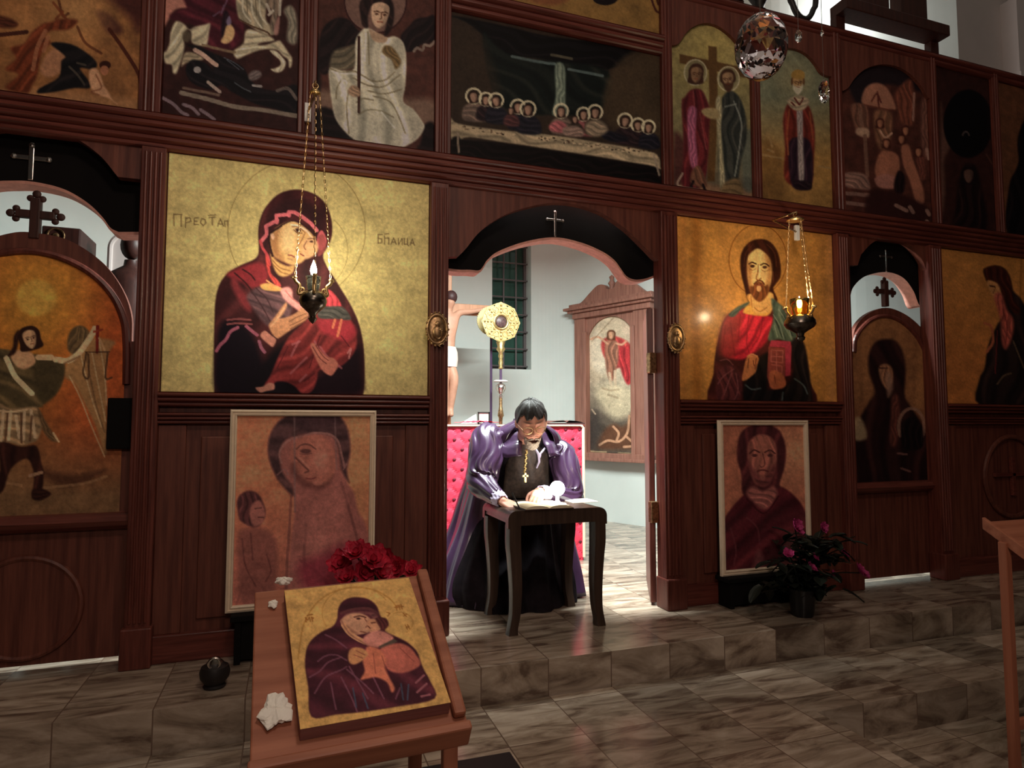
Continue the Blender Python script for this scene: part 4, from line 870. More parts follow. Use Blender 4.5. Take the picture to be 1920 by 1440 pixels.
cv.poly('1350 340 1348 260 1352 200 1356 180 1370 170 1386 182 1398 215 1400 260 1390 300 1380 345', (44, 44, 36), 1, 2); cv.poly('1344 230 1342 190 1350 180 1354 210 1352 240 1356 300 1360 350 1350 350 1348 280', (150, 134, 94), 1, 2); cv.lines('1376 190 1390 230 1386 280 1378 330|1360 200 1380 195', 3, (130, 126, 104), .7); cv.poly('1316 206 1330 202 1346 206 1348 222 1330 222 1318 214', (150, 124, 78), 1, 2); cv.poly('1356 345 1384 335 1392 370 1354 368', (110, 84, 50), .9, 3)
cv.head(1305, 140, 30, (128, 92, 60), (60, 34, 22), 4, .4, None, True, 1.1); cv.head(1365, 150, 30, (150, 112, 74), (60, 36, 22), -4, -.3, (70, 44, 28), True, 1.1, False)
cv.lines('1300 340 1296 352 1310 356|1318 346 1322 356', 5, (30, 18, 16)); cv.lines('1280 325 1270 345 1285 352 1310 356', 4, (170, 140, 108), .8)
icon('icon_painting', 'arched painting of two standing saints in red and dark green before a brown cross', cv, GU, 1.55)
archfront(3, 4, [(1255, 85), (1272, 82), (1285, 64), (1300, 50), (1322, 43), (1345, 48), (1370, 66), (1390, 90), (1402, 108), (1416, 112)])
# bishop
cv = upcv(4, 5, (108, 104, 74)); cv.grad((150, 106, 52), (1490, 180), (1490, 300), 1.0); cv.mott(.06, 30, 14); cv.glow(1490, 150, 50, (150, 130, 84), .7)
cv.poly('1428 270 1450 265 1470 300 1470 395 1428 385', (104, 70, 34), .7, 8); cv.lines('1432 260 1440 250 1448 275|1430 290 1470 298|1536 312 1562 316|1440 280 1450 285', 4, (140, 106, 62), .8)
cv.poly('1470 330 1472 280 1468 230 1472 205 1480 192 1496 186 1512 194 1522 212 1528 250 1526 300 1520 350 1486 348', (96, 34, 24), 1, 2); cv.poly('1478 290 1484 260 1516 262 1524 300 1520 350 1486 350', (36, 20, 26), 1, 2); cv.poly('1494 200 1504 200 1506 270 1508 320 1506 340 1498 336 1496 270', (140, 120, 104), 1, 1.5); cv.lines('1480 205 1476 250 1478 290|1518 210 1524 260', 3, (140, 74, 40), .7); cv.poly('1484 335 1496 338 1520 340 1520 356 1494 354', (30, 18, 20), 1, 1.5)
cv.poly('1476 190 1490 180 1506 180 1518 190 1506 206 1488 206', (150, 126, 92), 1, 1.5); cv.lines('1490 184 1498 196|1506 184 1500 196|1484 192 1490 198', 3, (84, 34, 26)); cv.head(1496, 156, 28, (170, 126, 74), (84, 50, 26), 0, .1, (190, 170, 130), True, 1.0, False); cv.poly('1486 146 1485 136 1496 130 1508 136 1506 148', (150, 110, 50), 1, 1.2)
icon('icon_painting', 'arched painting of a single bishop in red robe on grey and ochre ground', cv, GU, 1.55)
archfront(4, 5, [(1424, 118), (1436, 110), (1448, 98), (1470, 90), (1494, 92), (1515, 103), (1530, 120), (1540, 135), (1552, 142), (1566, 143)])
# temple scene
cv = upcv(5, 6, (70, 36, 26)); cv.mott(.12, 26, 15); cv.poly('1590 150 1620 130 1660 122 1700 130 1740 175 1700 165 1650 160 1616 200 1600 185', (30, 20, 20), 1, 4)
cv.poly('1617 195 1620 170 1632 158 1648 156 1664 166 1676 190 1678 206 1650 202', (150, 96, 68), 1, 2); cv.lines('1634 190 1644 176 1652 192|1645 172 1648 200', 3, (84, 36, 26)); cv.lines('1617 196 1650 203 1678 207', 3, (90, 44, 30))
cv.poly('1596 196 1626 200 1628 250 1610 250 1600 230', (100, 62, 44), 1, 2); cv.poly('1608 240 1628 242 1628 258 1606 252', (160, 120, 88), 1, 2); cv.lines('1622 255 1626 330|1612 205 1616 235', 7, (110, 74, 54), .9); cv.poly('1640 208 1670 212 1672 250 1664 276 1650 280 1640 250', (110, 70, 46), 1, 3); cv.lines('1650 245 1660 258 1672 250|1655 268 1668 272', 4, (186, 136, 100), .9)
cv.poly('1680 172 1710 150 1714 230 1690 230 1682 200', (104, 54, 36), .9, 3); cv.line('1714 175 1712 225', 4, (140, 96, 74)); cv.poly('1728 190 1742 195 1742 290 1728 280', (104, 64, 48), .9, 3); cv.lines('1738 280 1742 298', 6, (150, 108, 84))
cv.poly('1648 290 1660 282 1684 292 1686 330 1676 345 1650 338 1640 320', (150, 90, 62), 1, 2); cv.poly('1640 335 1660 326 1682 334 1680 352 1650 352', (158, 100, 78), 1, 2); cv.poly('1690 275 1704 272 1712 300 1730 350 1732 380 1718 380 1706 340 1694 310', (150, 90, 62), 1, 2); cv.poly('1684 320 1696 330 1694 360 1680 362 1676 345', (24, 12, 12), 1, 2); cv.poly('1718 295 1730 290 1736 330 1726 336', (96, 50, 36), 1, 2)
for x, y in ((1662, 270), (1690, 262), (1698, 246), (1722, 286), (1650, 232)): cv.head(x, y, 15, (156, 98, 66), (60, 26, 18), 0, 0, None, False)
cv.poly('1582 325 1620 326 1632 350 1624 356 1582 348', (120, 84, 66), 1, 2); cv.lines('1582 362 1630 366|1582 380 1628 385|1584 400 1620 404', 7, (134, 96, 76), .8); cv.poly('1630 360 1660 356 1700 368 1740 390 1740 420 1630 410', (44, 20, 16), .9, 4); cv.lines('1680 385 1700 395|1706 388 1712 398|1738 395 1742 402|1738 415 1742 420', 7, (140, 100, 78), .9)
icon('icon_painting', 'dim arched painting of robed figures crowding inside a temple', cv, GU, 1.55)
archfront(5, 6, [(1576, 172), (1590, 165), (1602, 148), (1622, 130), (1650, 121), (1680, 124), (1706, 138), (1728, 162), (1740, 182), (1754, 190)])
# dark bay and the last one
cv = upcv(6, 7, (46, 22, 16)); cv.mott(.1, 26, 16); cv.poly('1764 200 1770 240 1784 270 1770 300 1772 360 1764 400', (96, 62, 46), .9, 4); cv.ell(1815, 232, 46, 64, (8, 5, 6), 1, 3); cv.ring(1811, 255, 6, 8, 3, (100, 80, 66), .7, 190, 350); cv.poly('1790 400 1800 330 1812 308 1830 312 1840 350 1850 430 1790 430', (24, 12, 10), 1, 3); cv.head(1816, 330, 26, (84, 56, 42), (20, 10, 10), 0, 0, None, False); cv.lines('1850 290 1868 320', 3, (70, 40, 30))
icon('icon_painting', 'almost black painting with a dark round disc, near the right edge', cv, GU, 1.55)
cv = upcv(7, None, (92, 54, 32)); cv.mott(.1, 30, 17); cv.poly('1925 220 1908 260 1910 300 1904 320 1892 350 1890 440 1960 450 1960 220', (12, 8, 9), 1, 2)
icon('icon_painting', 'brown painting with a black silhouette at the very right edge', cv, GU, 1.55)
rail('top_beam', UX[0][0]-2, UX[2][1], 4.19, 4.27, .03, steps=2)
# ---- framed prints leaning on the lower panels ---------------------------------------------
def glassmat():
    m = bpy.data.materials.new('picture_glass'); m.use_nodes = True; nt = m.node_tree; nt.nodes.remove(nt.nodes['Principled BSDF'])
    t = nt.nodes.new('ShaderNodeBsdfTransparent'); g = nt.nodes.new('ShaderNodeBsdfGlossy'); g.inputs['Roughness'].default_value = .03
    fr = nt.nodes.new('ShaderNodeFresnel'); fr.inputs['IOR'].default_value = 1.5; mx = nt.nodes.new('ShaderNodeMixShader')
    ge = nt.nodes.new('ShaderNodeNewGeometry'); sb = nt.nodes.new('ShaderNodeMath'); sb.operation = 'SUBTRACT'; sb.inputs[0].default_value = 1; nt.links.new(ge.outputs['Backfacing'], sb.inputs[1]); mu = nt.nodes.new('ShaderNodeMath'); mu.operation = 'MULTIPLY'; nt.links.new(fr.outputs[0], mu.inputs[0]); nt.links.new(sb.outputs[0], mu.inputs[1]); nt.links.new(mu.outputs[0], mx.inputs[0]); nt.links.new(t.outputs[0], mx.inputs[1]); nt.links.new(g.outputs[0], mx.inputs[2]); nt.links.new(mx.outputs[0], nt.nodes['Material Output'].inputs[0]); return m
M['picglass'] = glassmat()
def framed(label, cv, x0, x1, z0, z1, y, fw, glass, gain, floor_gap=True):
    t = thing('framed_print', label, 'framed picture', ((x0+x1)/2, y, z0), 'framed prints under the large icons')
    mb = MB(); prof = [(0, 0), (0, -.022), (.3*fw, -.026), (.38*fw, -.018), (.62*fw, -.018), (.72*fw, -.026), (.92*fw, -.022), (fw, -.010), (fw, 0)]
    rings = []
    for (cx, cz, sx, sz) in ((x0, z0, 1, 1), (x1, z0, -1, 1), (x1, z1, -1, -1), (x0, z1, 1, -1)):
        rings.append([(cx+sx*d, y+h, cz+sz*d) for d, h in prof])
    mb.grid(rings, closed_u=True, closed_v=True); obj('frame', mb, M['cream'], t)
    cv.build('print', PPRINT, t, gain, .012)
    if glass:
        mb = MB(); mb.box((x0+fw*.8, y-.0135, z0+fw*.8), (x1-fw*.8, y-.0115, z1-fw*.8)); obj('glass', mb, M['picglass'], t)
    return t
def stand(label, x0, x1, z1, y0, y1):
    t = thing('low_stand', label, 'stand', ((x0+x1)/2, (y0+y1)/2, 0), 'low stands under the framed prints')
    mb = MB(); mb.bbox((x0, y0, z1-.03), (x1, y1, z1), .004); obj('top', mb, M['black'], t)
    for x in (x0+.02, x1-.05):
        mb = MB(); mb.bbox((x, y0+.01, 0), (x+.03, y1-.01, z1-.03), .003); obj('side_panel', mb, M['black'], t)
    mb = MB(); mb.bbox((x0+.05, y0+.02, .02), (x1-.05, y0+.035, z1-.03), .003); obj('front_panel', mb, M['black'], t)
yl = -.09
x0, x1 = X_(428, 950, yl), X_(703, 900, yl); z1 = Z_(560, 769, yl); z0 = Z_(425, 1148, yl)
fw = .034
cv = Canvas(*rectx(x0+fw*.7, x1-fw*.7, z0+fw*.7, z1-fw*.7, yl-.008), (190, 112, 74), 1.5); cv.mott(.03, 60, 21)
cv.grad((150, 84, 70), (560, 900), (560, 1100), .7); cv.poly('640 780 690 780 690 960 660 950 640 900', (186, 128, 80), .6, 14)
cv.poly('536 1160 540 1080 546 1010 552 960 548 925 520 895 505 860 503 830 512 805 530 784 560 770 610 768 640 784 654 815 656 850 650 885 652 905 664 925 672 960 690 1000 720 1160', (150, 88, 72), 1, 3)
cv.poly('548 930 520 898 505 862 503 830 512 804 530 784 560 770 610 768 640 784 654 815 656 850 650 880 655 905 640 880 634 840 622 818 590 812 560 816 535 826 524 850 530 886 548 912', (72, 46, 42), 1, 3); cv.poly('555 780 620 775 640 800 600 806 560 808', (66, 42, 40), .8, 6)
cv.lines('528 868 524 850 534 832 550 822 570 818 586 812 604 812 622 816 634 828 640 850 646 876', 4, (150, 100, 84), .8); cv.lines('520 890 534 880 540 890|644 880 650 870', 3, (140, 92, 80), .7)
cv.poly('546 870 544 846 552 828 570 818 596 816 614 824 626 842 630 866 626 890 616 906 600 914 580 910 560 898', (164, 96, 74), 1, 2); cv.poly('546 870 548 890 566 910 590 918 614 912 626 890 618 900 600 908 580 902 560 888 554 868', (104, 58, 48), .8, 4)
cv.poly('590 830 606 828 612 850 614 872 602 886 588 880 584 856', (186, 112, 86), .7, 7)
cv.lines('556 842 566 834 580 834 592 842', 3.0, (92, 54, 44), .8); cv.ell(573, 846, 10, 4.5, (78, 46, 40), .85, 2); cv.line('562 851 574 852 584 850', 1.8, (110, 64, 52), .8); cv.lines('554 858 562 866 572 876 579 883 572 886', 3, (98, 56, 46), .85); cv.line('560 857 570 867 580 878', 3.5, (196, 128, 100), .5); cv.line('574 897 584 898 592 895', 3, (112, 52, 46), .8); cv.ell(596, 905, 9, 5, (190, 116, 90), .6, 3); cv.ell(606, 868, 14, 20, (188, 114, 88), .45, 9)
cv.lines('552 780 553 960', 3.4, (120, 90, 80), .55); cv.lines('628 782 631 880', 3, (120, 90, 80), .5)  # pale vertical streaks reflected in the glass, painted into the print
cv.lines('546 930 542 1000 538 1060 536 1140|566 935 574 990 570 1060 590 1140|640 905 656 960 672 1020 690 1100|562 1050 590 1070 620 1100', 5, (104, 58, 50), .6); cv.poly('560 925 580 930 620 925 640 915 650 950 640 1020 610 1060 580 1040 566 980', (164, 98, 80), .7, 8)
cv.poly('446 960 444 940 452 926 468 920 484 926 494 944 498 962 490 982 478 990 462 984 450 975', (84, 46, 42), 1, 2); cv.poly('468 958 474 944 486 938 494 950 497 966 490 982 478 986 470 976', (158, 94, 76), 1, 2); cv.lines('478 954 490 952|484 970 494 970', 2, (80, 44, 36), .9); cv.poly('448 1000 470 990 492 990 516 1010 520 1060 510 1120 490 1140 456 1140 446 1060', (128, 72, 58), .9, 5); cv.lines('454 1010 460 1060 480 1100|500 1040 508 1070 498 1090|470 1000 474 1050', 3, (92, 48, 40), .7)
cv.poly('560 1060 600 1040 650 1020 690 1040 690 1110 620 1120 570 1100', (130, 40, 50), .75, 12)  # red reflection of the flowers in the glass, painted into the print
cv.lines('440 1140 470 1080 520 1140|700 1010 670 1080', 4, (120, 66, 54), .5)
framed('tall cream framed print of a veiled woman, behind the slanted lectern', cv, x0, x1, z0, z1, yl, fw, True, 2.0)
stand('low black stand carrying the left framed print', x0+.03, x1-.03, z0-.002, yl-.09, yl+.055)
x0, x1 = X_(1347, 930, yl), X_(1515, 930, yl); z1 = Z_(1430, 788, yl); z0 = Z_(1350, 1080, yl)
fw = .036
cv = Canvas(*rectx(x0+fw*.7, x1-fw*.7, z0+fw*.7, z1-fw*.7, yl-.008), (164, 96, 66), 1.5); cv.mott(.06, 40, 23); cv.glow(1500, 850, 90, (196, 132, 88), .8)
cv.poly('1357 1080 1356 990 1366 960 1392 930 1410 915 1440 925 1462 912 1490 930 1508 955 1514 985 1514 1080', (74, 24, 26), 1, 2)
cv.poly('1392 925 1390 890 1382 860 1384 826 1394 806 1412 797 1436 795 1458 804 1470 824 1474 850 1470 880 1462 905 1462 915 1446 920 1440 940 1410 935', (72, 30, 28), 1, 2)
cv.poly('1402 860 1402 836 1412 820 1430 814 1448 822 1456 842 1456 866 1450 890 1440 908 1428 912 1416 906 1408 888', (140, 78, 60), 1, 2); cv.poly('1402 862 1408 888 1418 906 1430 914 1444 906 1454 880 1450 872 1440 888 1430 892 1418 888', (96, 46, 40), .9, 3); cv.poly('1418 826 1434 820 1444 832 1438 860 1436 876 1424 876 1422 850', (164, 96, 70), .6, 5)
cv.lines('1406 850 1414 844 1424 848|1434 848 1444 844 1453 850', 2.6, (66, 30, 26)); cv.ell(1415, 854, 5, 3, (70, 34, 30), .9); cv.ell(1444, 854, 5, 3, (70, 34, 30), .9); cv.lines('1430 850 1434 870 1428 876 1424 872', 2, (96, 48, 38)); cv.lines('1420 884 1430 881 1440 884', 3, (84, 36, 32)); cv.ell(1430, 896, 5, 5, (140, 80, 62), .7, 2)
cv.poly('1400 925 1412 912 1430 920 1450 912 1458 925 1448 945 1434 955 1416 945', (136, 76, 62), 1, 3); cv.lines('1400 935 1425 960 1440 958 1460 930', 3, (60, 18, 20))
cv.poly('1462 1060 1470 1020 1480 1000 1500 1010 1506 1060 1490 1072', (120, 66, 58), .7, 5); cv.poly('1410 1075 1416 1040 1424 1030 1432 1050 1430 1075', (116, 62, 54), .7, 4); cv.lines('1370 990 1380 1030 1376 1060|1400 970 1420 990 1424 1020', 3, (100, 46, 44), .7)
framed('smaller cream framed print of a bearded man, behind the potted plant', cv, x0, x1, z0, z1, yl, fw, True, 1.9)
stand('low black stand carrying the right framed print', x0+.0, x1-.0, z0-.002, yl-.09, yl+.055)
# ------------------------------------------------------------------ things in the altar room
# altar block under red tufted cloth
ya = 1.54; ax0, ax1 = .62, X_(1093, 900, ya); az = 1.195; ayb = 2.55
alt = thing('altar_table', 'altar covered in red tufted cloth with dark buttons, behind the bent priest', 'altar', ((ax0+ax1)/2, (ya+ayb)/2, 0))
mb = MB(); nx_, nz_ = 110, 84; P = []; B_ = []
su, sv = .136, .083
for i in range(nz_+1):
    row = []
    for j in range(nx_+1):
        x = ax0+(ax1-ax0)*j/nx_; z = .02+(az-.03)*i/nz_
        u = (ax1-x)/su; v = (az-z)/(2*sv)
        a, b = u+v, u-v; d1 = abs(a-round(a)); d2 = abs(b-round(b))
        h = .006*min(1, 3*math.sqrt(d1*d2+.0))*1.0 - .003*math.exp(-(min(d1, d2)*9)**2)
        row.append((x, ya-h, z))
    P.append(row)
mb.grid(P)
mb.cur = 1
r_ = 0
for k in range(0, 16):
    for j in range(0, 16):
        z = az-.035-k*sv; x = ax1-.03-j*su-(su/2 if k % 2 else 0)
        if ax0+.02 < x < ax1-.01 and z > .04: mb.ball((x, ya-.003, z), .017, 4, (1, .4, .8))
mb.cur = 0
mb.box((ax0, ya, .0), (ax1, ayb, az-.012))
cl = obj('tufted_cloth', mb, [M['redcloth'], M['button']], alt)
mb = MB(); mb.tube([(ax1, ya-.012, .03), (ax1, ya-.014, az-.02), (ax1-.02, ya-.014, az)], .013, 8); mb.tube([(ax0, ya-.012, az), (ax1-.02, ya-.014, az)], .008, 8); obj('piping', mb, M['piping'], alt)
mb = MB(); mb.bbox((ax0-.02, ya-.01, az-.012), (ax1+.02, ayb+.02, az+.012), .006); obj('table_top', mb, M['wood'], alt)
# things lying on the altar
def on(px, y): return X_(px, 785, y)
mb = MB(); P = []
for i in range(14):
    P.append([(on(862, 2.0)+(on(925, 2.0)-on(862, 2.0))*i/13, 1.75+.5*j/8, az+.016+.022*math.sin(i*.9+j*.5)**2*(1-abs(i-6.5)/7)+.012) for j in range(9)])
mb.grid(P); q = [[(p[0], p[1], az+.013) for p in r] for r in P]; mb.grid(q); tag(obj('folded_cloth', mb, M['redcloth'], smooth=True), 'crumpled red cloth lying on the left end of the altar', 'cloth')
t = thing('small_frame', 'small dark frame standing on the altar behind the red cloth', 'frame', (on(908, 2.2), 2.32, az+.012))
xc = on(908, 2.3); mb = MB()
for a, b in (((-.06, 0), (-.048, .12)), ((.048, 0), (.06, .12)), ((-.06, .108), (.06, .12)), ((-.06, 0), (.06, .012))): mb.box((xc+a[0], 2.31, az+.013+a[1]), (xc+b[0], 2.325, az+.013+b[1]))
obj('frame', mb, M['iron'], t); mb = MB(); mb.box((xc-.05, 2.318, az+.024), (xc+.05, 2.324, az+.122)); obj('card', mb, M['paper'], t)
mb = MB(); xq = on(884, 2.4); mb.add([(xq-.10, 2.42, az+.02), (xq+.06, 2.42, az+.02), (xq+.06, 2.44, az+.115), (xq+.03, 2.44, az+.10), (xq-.09, 2.42, az+.03)], [(0, 1, 2, 3, 4)]); o = obj('paper_card', mb, M['white']); m_ = o.modifiers.new('s', 'SOLIDIFY'); m_.thickness = .003
tag(o, 'pale paper card propped behind the red cloth on the altar', 'paper')
bk = thing('open_book', 'dark bound service book lying on the right end of the altar', 'book', ((on(1030, 1.9)+on(1092, 1.9))/2, 1.95, az+.012))
xa_, xb_ = on(1022, 1.75), on(1089, 1.75); mb = MB(); mb.bbox((xa_, 1.66, az+.013), (xb_, 2.05, az+.025), .003); obj('cover', mb, M['bookcover'], bk)
mb = MB(); mb.grid([[(xa_+.01+(xb_-xa_-.02)*i/12, 1.67, az+.026+.022*abs(math.sin(math.pi*i/12))**.6*(1 if i != 6 else .3)) for i in range(13)], [(xa_+.01+(xb_-xa_-.02)*i/12, 2.04, az+.026+.022*abs(math.sin(math.pi*i/12))**.6*(1 if i != 6 else .3)) for i in range(13)]]); obj('pages', mb, M['iconside'], bk, smooth=True)

# processional fans on poles behind the altar
def fan(px, py, y, rpx, label, ornate, sun=True):
    c = W(px, py, y); z0 = 0
    r = float(W(px+rpx, py, y)[0]-c[0])*.93
    t = thing('processional_fan', label, 'processional fan', (c[0], y, 0), 'gilt fans on poles behind the altar')
    mb = MB(); n = 96; out = []
    for k in range(n):
        a = 2*math.pi*k/n
        rr = r*(.84+.16*abs(math.cos(4*a))**.6+.02*math.cos(24*a)) if ornate else r*(.97+.03*math.cos(40*a))
        out.append((c[0]+rr*math.cos(a), c[2]+rr*math.sin(a)))
    mb.prism(out, y-.006, y+.006)
    if ornate:
        obj('disc', mb, M['goldflat'], t); mb = MB()
        for k in range(8):
            a = 2*math.pi*k/8+math.pi/8; q = (c[0]+r*.64*math.cos(a), y-.008, c[2]+r*.64*math.sin(a)); mb.torus(q, r*.14, .007, 14, 6)
            a2 = a+math.pi/8; 
            for s in (.5, .68, .84): mb.ball((c[0]+r*s*math.cos(a2), y-.01, c[2]+r*s*math.sin(a2)), r*.055, 6)
            mb.torus((c[0]+r*.66*math.cos(a2), y-.008, c[2]+r*.66*math.sin(a2)), r*.2, .006, 14, 6, sx=.6 if abs(math.cos(a2)) < .5 else 1, sz=.6 if abs(math.sin(a2)) < .5 else 1)
        mb.torus((c[0], y-.01, c[2]), r*.36, .012, 30, 8); mb.torus((c[0], y-.006, c[2]), r*.93, .006, 40, 6)
    obj('ornament' if ornate else 'disc', mb, M['gold'] if ornate else M['goldflat'], t, smooth=False)
    if ornate:
        mb = MB(); mb.lathe([(0, -.022), (r*.24, -.020), (r*.29, -.012), (r*.29, 0)], (c[0], y, c[2]), 28, 'y'); obj('medallion', mb, M['garnet'], t, smooth=True)
        def zz(p): return float(W(px, p, y)[2])
        mb = MB(); mb.lathe([(.0, zz(640)), (.05, zz(641)), (.035, zz(650)), (.05, zz(655)), (.02, zz(662)), (.028, zz(668)), (.018, zz(673)), (.026, zz(680)), (.018, zz(686)), (.024, zz(690)), (.02, zz(692))], (c[0], y, 0), 16); obj('handle', mb, M['gold'], t, smooth=True)
        mb = MB(); mb.tube([(c[0], y, zz(692)), (c[0], y, zz(722))], .014, 12); obj('pole', mb, M['purplepole'], t)
        mb = MB(); mb.lathe([(0, zz(717)), (.075, zz(716)), (.078, zz(714)), (.06, zz(713)), (0, zz(713))], (c[0], y, 0), 24); obj('drip_pan', mb, M['white'], t, smooth=True)
        mb = MB(); mb.lathe([(.01, zz(718)), (.05, zz(722)), (.055, zz(729)), (.03, zz(737)), (.018, zz(740)), (.03, zz(743)), (.018, zz(746))], (c[0], y, 0), 18); obj('knob', mb, M['silver'], t, smooth=True)
        prof = [(.018, zz(745))]
        for k in range(14):
            z = zz(746)+(0.06-zz(746))*(k+1)/15; prof += [(.018+.016*(k % 2), z), (.022, z-.02)]
        prof += [(.08, .04), (.11, .02), (.11, 0), (0, 0)]
        mb = MB(); mb.lathe(prof, (c[0], y, 0), 18); obj('stem', mb, M['bronze'], t, smooth=True)
    else:
        mb = MB(); mb.tube([(c[0], y, c[2]-r*.9), (c[0], y, .03)], .014, 10); obj('pole', mb, M['purplepole'], t)
        mb = MB(); mb.lathe([(.02, .05), (.08, .02), (.08, 0), (0, 0)], (c[0], y, 0), 18); obj('foot', mb, M['bronze'], t)
fan(939, 604, 2.78, 38, 'ornate gilt fan with dark round centre on a pole, left of the priest\'s head', True)
fan(921, 602, 3.02, 29, 'plain gilt disc half hidden behind the ornate gilt fan', False)

# painted crucifix, half hidden by the left door post
yc = 3.15; cc = W(838, 590, yc); cx0 = cc[0]
cru = thing('crucifix', 'large wooden crucifix half hidden behind the left post of the middle doorway', 'crucifix', (cx0, yc, 0))
zarm = Z_(900, 582, yc); xarm = X_(923, 580, yc)-cx0
mb = MB(); mb.bbox((cx0-.055, yc, .03), (cx0+.055, yc+.04, zarm+.42), .006); mb.bbox((cx0-xarm, yc-.004, zarm-.062), (cx0+xarm, yc+.036, zarm+.062), .006); mb.bbox((cx0-.16, yc-.1, 0), (cx0+.16, yc+.14, .05), .008); obj('cross', mb, M['crosswood'], cru)
def skinbody(name, edges, radii, m, parent, sub=2):
    me = bpy.data.meshes.new(name); names = list(radii); base = wloc(parent)
    me.from_pydata([tuple(Vector(tuple(map(float, radii[k][0])))-base) for k in names], [(names.index(a), names.index(b)) for a, b in edges], [])
    o = bpy.data.objects.new(name, me); COL.objects.link(o); o.parent = parent
    sk = o.modifiers.new('skin', 'SKIN'); sk.use_smooth_shade = True
    for i, k in enumerate(names):
        r = radii[k][1]; me.skin_vertices[0].data[i].radius = (r, r) if not isinstance(r, tuple) else r
    me.skin_vertices[0].data[0].use_root = True
    ss = o.modifiers.new('sub', 'SUBSURF'); ss.levels = sub; ss.render_levels = sub
    me.materials.append(m); return o
u = .40/.40; yb_ = yc-.06
h_ = zarm
rd = {'pel': ((cx0, yb_, h_-.50), .075), 'chest': ((cx0, yb_-.01, h_-.18), .095), 'neck': ((cx0, yb_-.01, h_-.02), .04), 'head': ((cx0+.03, yb_-.04, h_+.09), .06),
      'sl': ((cx0-.12, yb_, h_-.05), .042), 'el': ((cx0-.27, yb_+.01, h_-.03), .03), 'hl': ((cx0-xarm*.88, yb_+.02, h_+.015), .024),
      'sr': ((cx0+.12, yb_, h_-.05), .042), 'er': ((cx0+.27, yb_+.01, h_-.03), .03), 'hr': ((cx0+xarm*.88, yb_+.02, h_+.015), .024),
      'ql': ((cx0-.05, yb_-.05, h_-.80), .055), 'fl': ((cx0-.02, yb_, h_-1.12), .035), 'tl': ((cx0-.02, yb_-.06, h_-1.2), .028),
      'qr': ((cx0+.06, yb_-.06, h_-.80), .055), 'fr': ((cx0+.03, yb_, h_-1.12), .035), 'tr': ((cx0+.03, yb_-.06, h_-1.2), .028)}
skinbody('corpus', [('pel', 'chest'), ('chest', 'neck'), ('neck', 'head'), ('chest', 'sl'), ('sl', 'el'), ('el', 'hl'), ('chest', 'sr'), ('sr', 'er'), ('er', 'hr'), ('pel', 'ql'), ('ql', 'fl'), ('fl', 'tl'), ('pel', 'qr'), ('qr', 'fr'), ('fr', 'tr')], rd, M['corpus'], cru)
mb = MB(); mb.lathe([(.085, h_-.44), (.105, h_-.50), (.11, h_-.58), (.10, h_-.66)], (cx0, yb_-.005, 0), 18); obj('loincloth', mb, M['white_loin'], cru, smooth=True)
mb = MB(); mb.ball((cx0+.03, yb_-.015, h_+.115), .068, 8, (1, .9, 1.1)); mb.ball((cx0-.0, yb_+.0, h_+.04), .05, 8); obj('hair', mb, M['bookcover'], cru, smooth=True)

# big carved picture on the oblique wall
A0 = np.array([3.72, 3.62]); B0 = np.array([4.06, 2.88]); dv = (B0-A0)/np.linalg.norm(B0-A0); nv_ = np.array([dv[1], -dv[0]])   # normal towards the room
if nv_[0] > 0: nv_ = -nv_
org = A0+nv_*.03
def WPq(px, py, h=.05):
    o = org+nv_*h; d = ray(px, py); n3 = np.array([nv_[0], nv_[1], 0]); t = ((np.array([*o, 0])-CAM)@n3)/(d@n3); p = CAM+d*t
    return float((p[:2]-org)@dv), float(p[2])
def loc_(s, z, h): 
    p = org+dv*s+nv_*h; return (p[0], p[1], z)
s0 = WPq(1081, 720)[0]; s1 = WPq(1226, 720)[0]; zb = (WPq(1086, 861)[1]+WPq(1226, 870)[1])/2; zc = (WPq(1078, 600)[1]+WPq(1222, 572)[1])/2
cpt = loc_((s0+s1)/2, zb, .05)
pic = thing('carved_picture', 'tall brown carved picture frame with a winged figure in red, on the white wall', 'picture', cpt)
wd = s1-s0; xfq = lambda p: loc_(p[0], p[2], p[1])
mb = MB()
for a, b in (((s0, zb), (s0+wd*.15, zc)), ((s1-wd*.22, zb), (s1, zc))): mb.bbox((a[0], .0, a[1]), (b[0], .09, b[1]), .006, xf=xfq)
for a in (s0+wd*.15, s1-wd*.22): mb.bbox((a-.03, .02, zb+.02), (a+.03, .115, zc-.2), .01, xf=xfq)
mb.bbox((s0, 0, zb), (s1, .11, zb+.10), .008, xf=xfq); mb.bbox((s0-.03, 0, zb-.0), (s1+.03, .13, zb+.04), .006, xf=xfq)
obj('frame_posts', mb, M['carvedbrown'], pic)
mb = MB()
mb.bbox((s0-.01, 0, zc-.02), (s1+.01, .12, zc+.05), .006, xf=xfq); mb.bbox((s0-.06, 0, zc+.05), (s1+.05, .16, zc+.085), .006, xf=xfq); mb.bbox((s0-.10, 0, zc+.085), (s1+.09, .20, zc+.12), .006, xf=xfq); mb.bbox((s0-.05, 0, zc+.12), (s1+.04, .14, zc+.17), .006, xf=xfq)
obj('cornice', mb, M['carvedbrown'], pic)
def sx(f): return s0+wd*f
ped = cr([(sx(.0), zc+.17), (sx(.10), zc+.19), (sx(.22), zc+.29), (sx(.33), zc+.37), (sx(.42), zc+.36), (sx(.46), zc+.30), (sx(.54), zc+.30), (sx(.58), zc+.37), (sx(.68), zc+.39), (sx(.80), zc+.31), (sx(.92), zc+.20), (sx(1.0), zc+.17)], 5)
mb = MB(); mb.prism([tuple(p) for p in ped], .02, .09, xf=xfq)
obj('pediment', mb, M['carvedbrown'], pic)
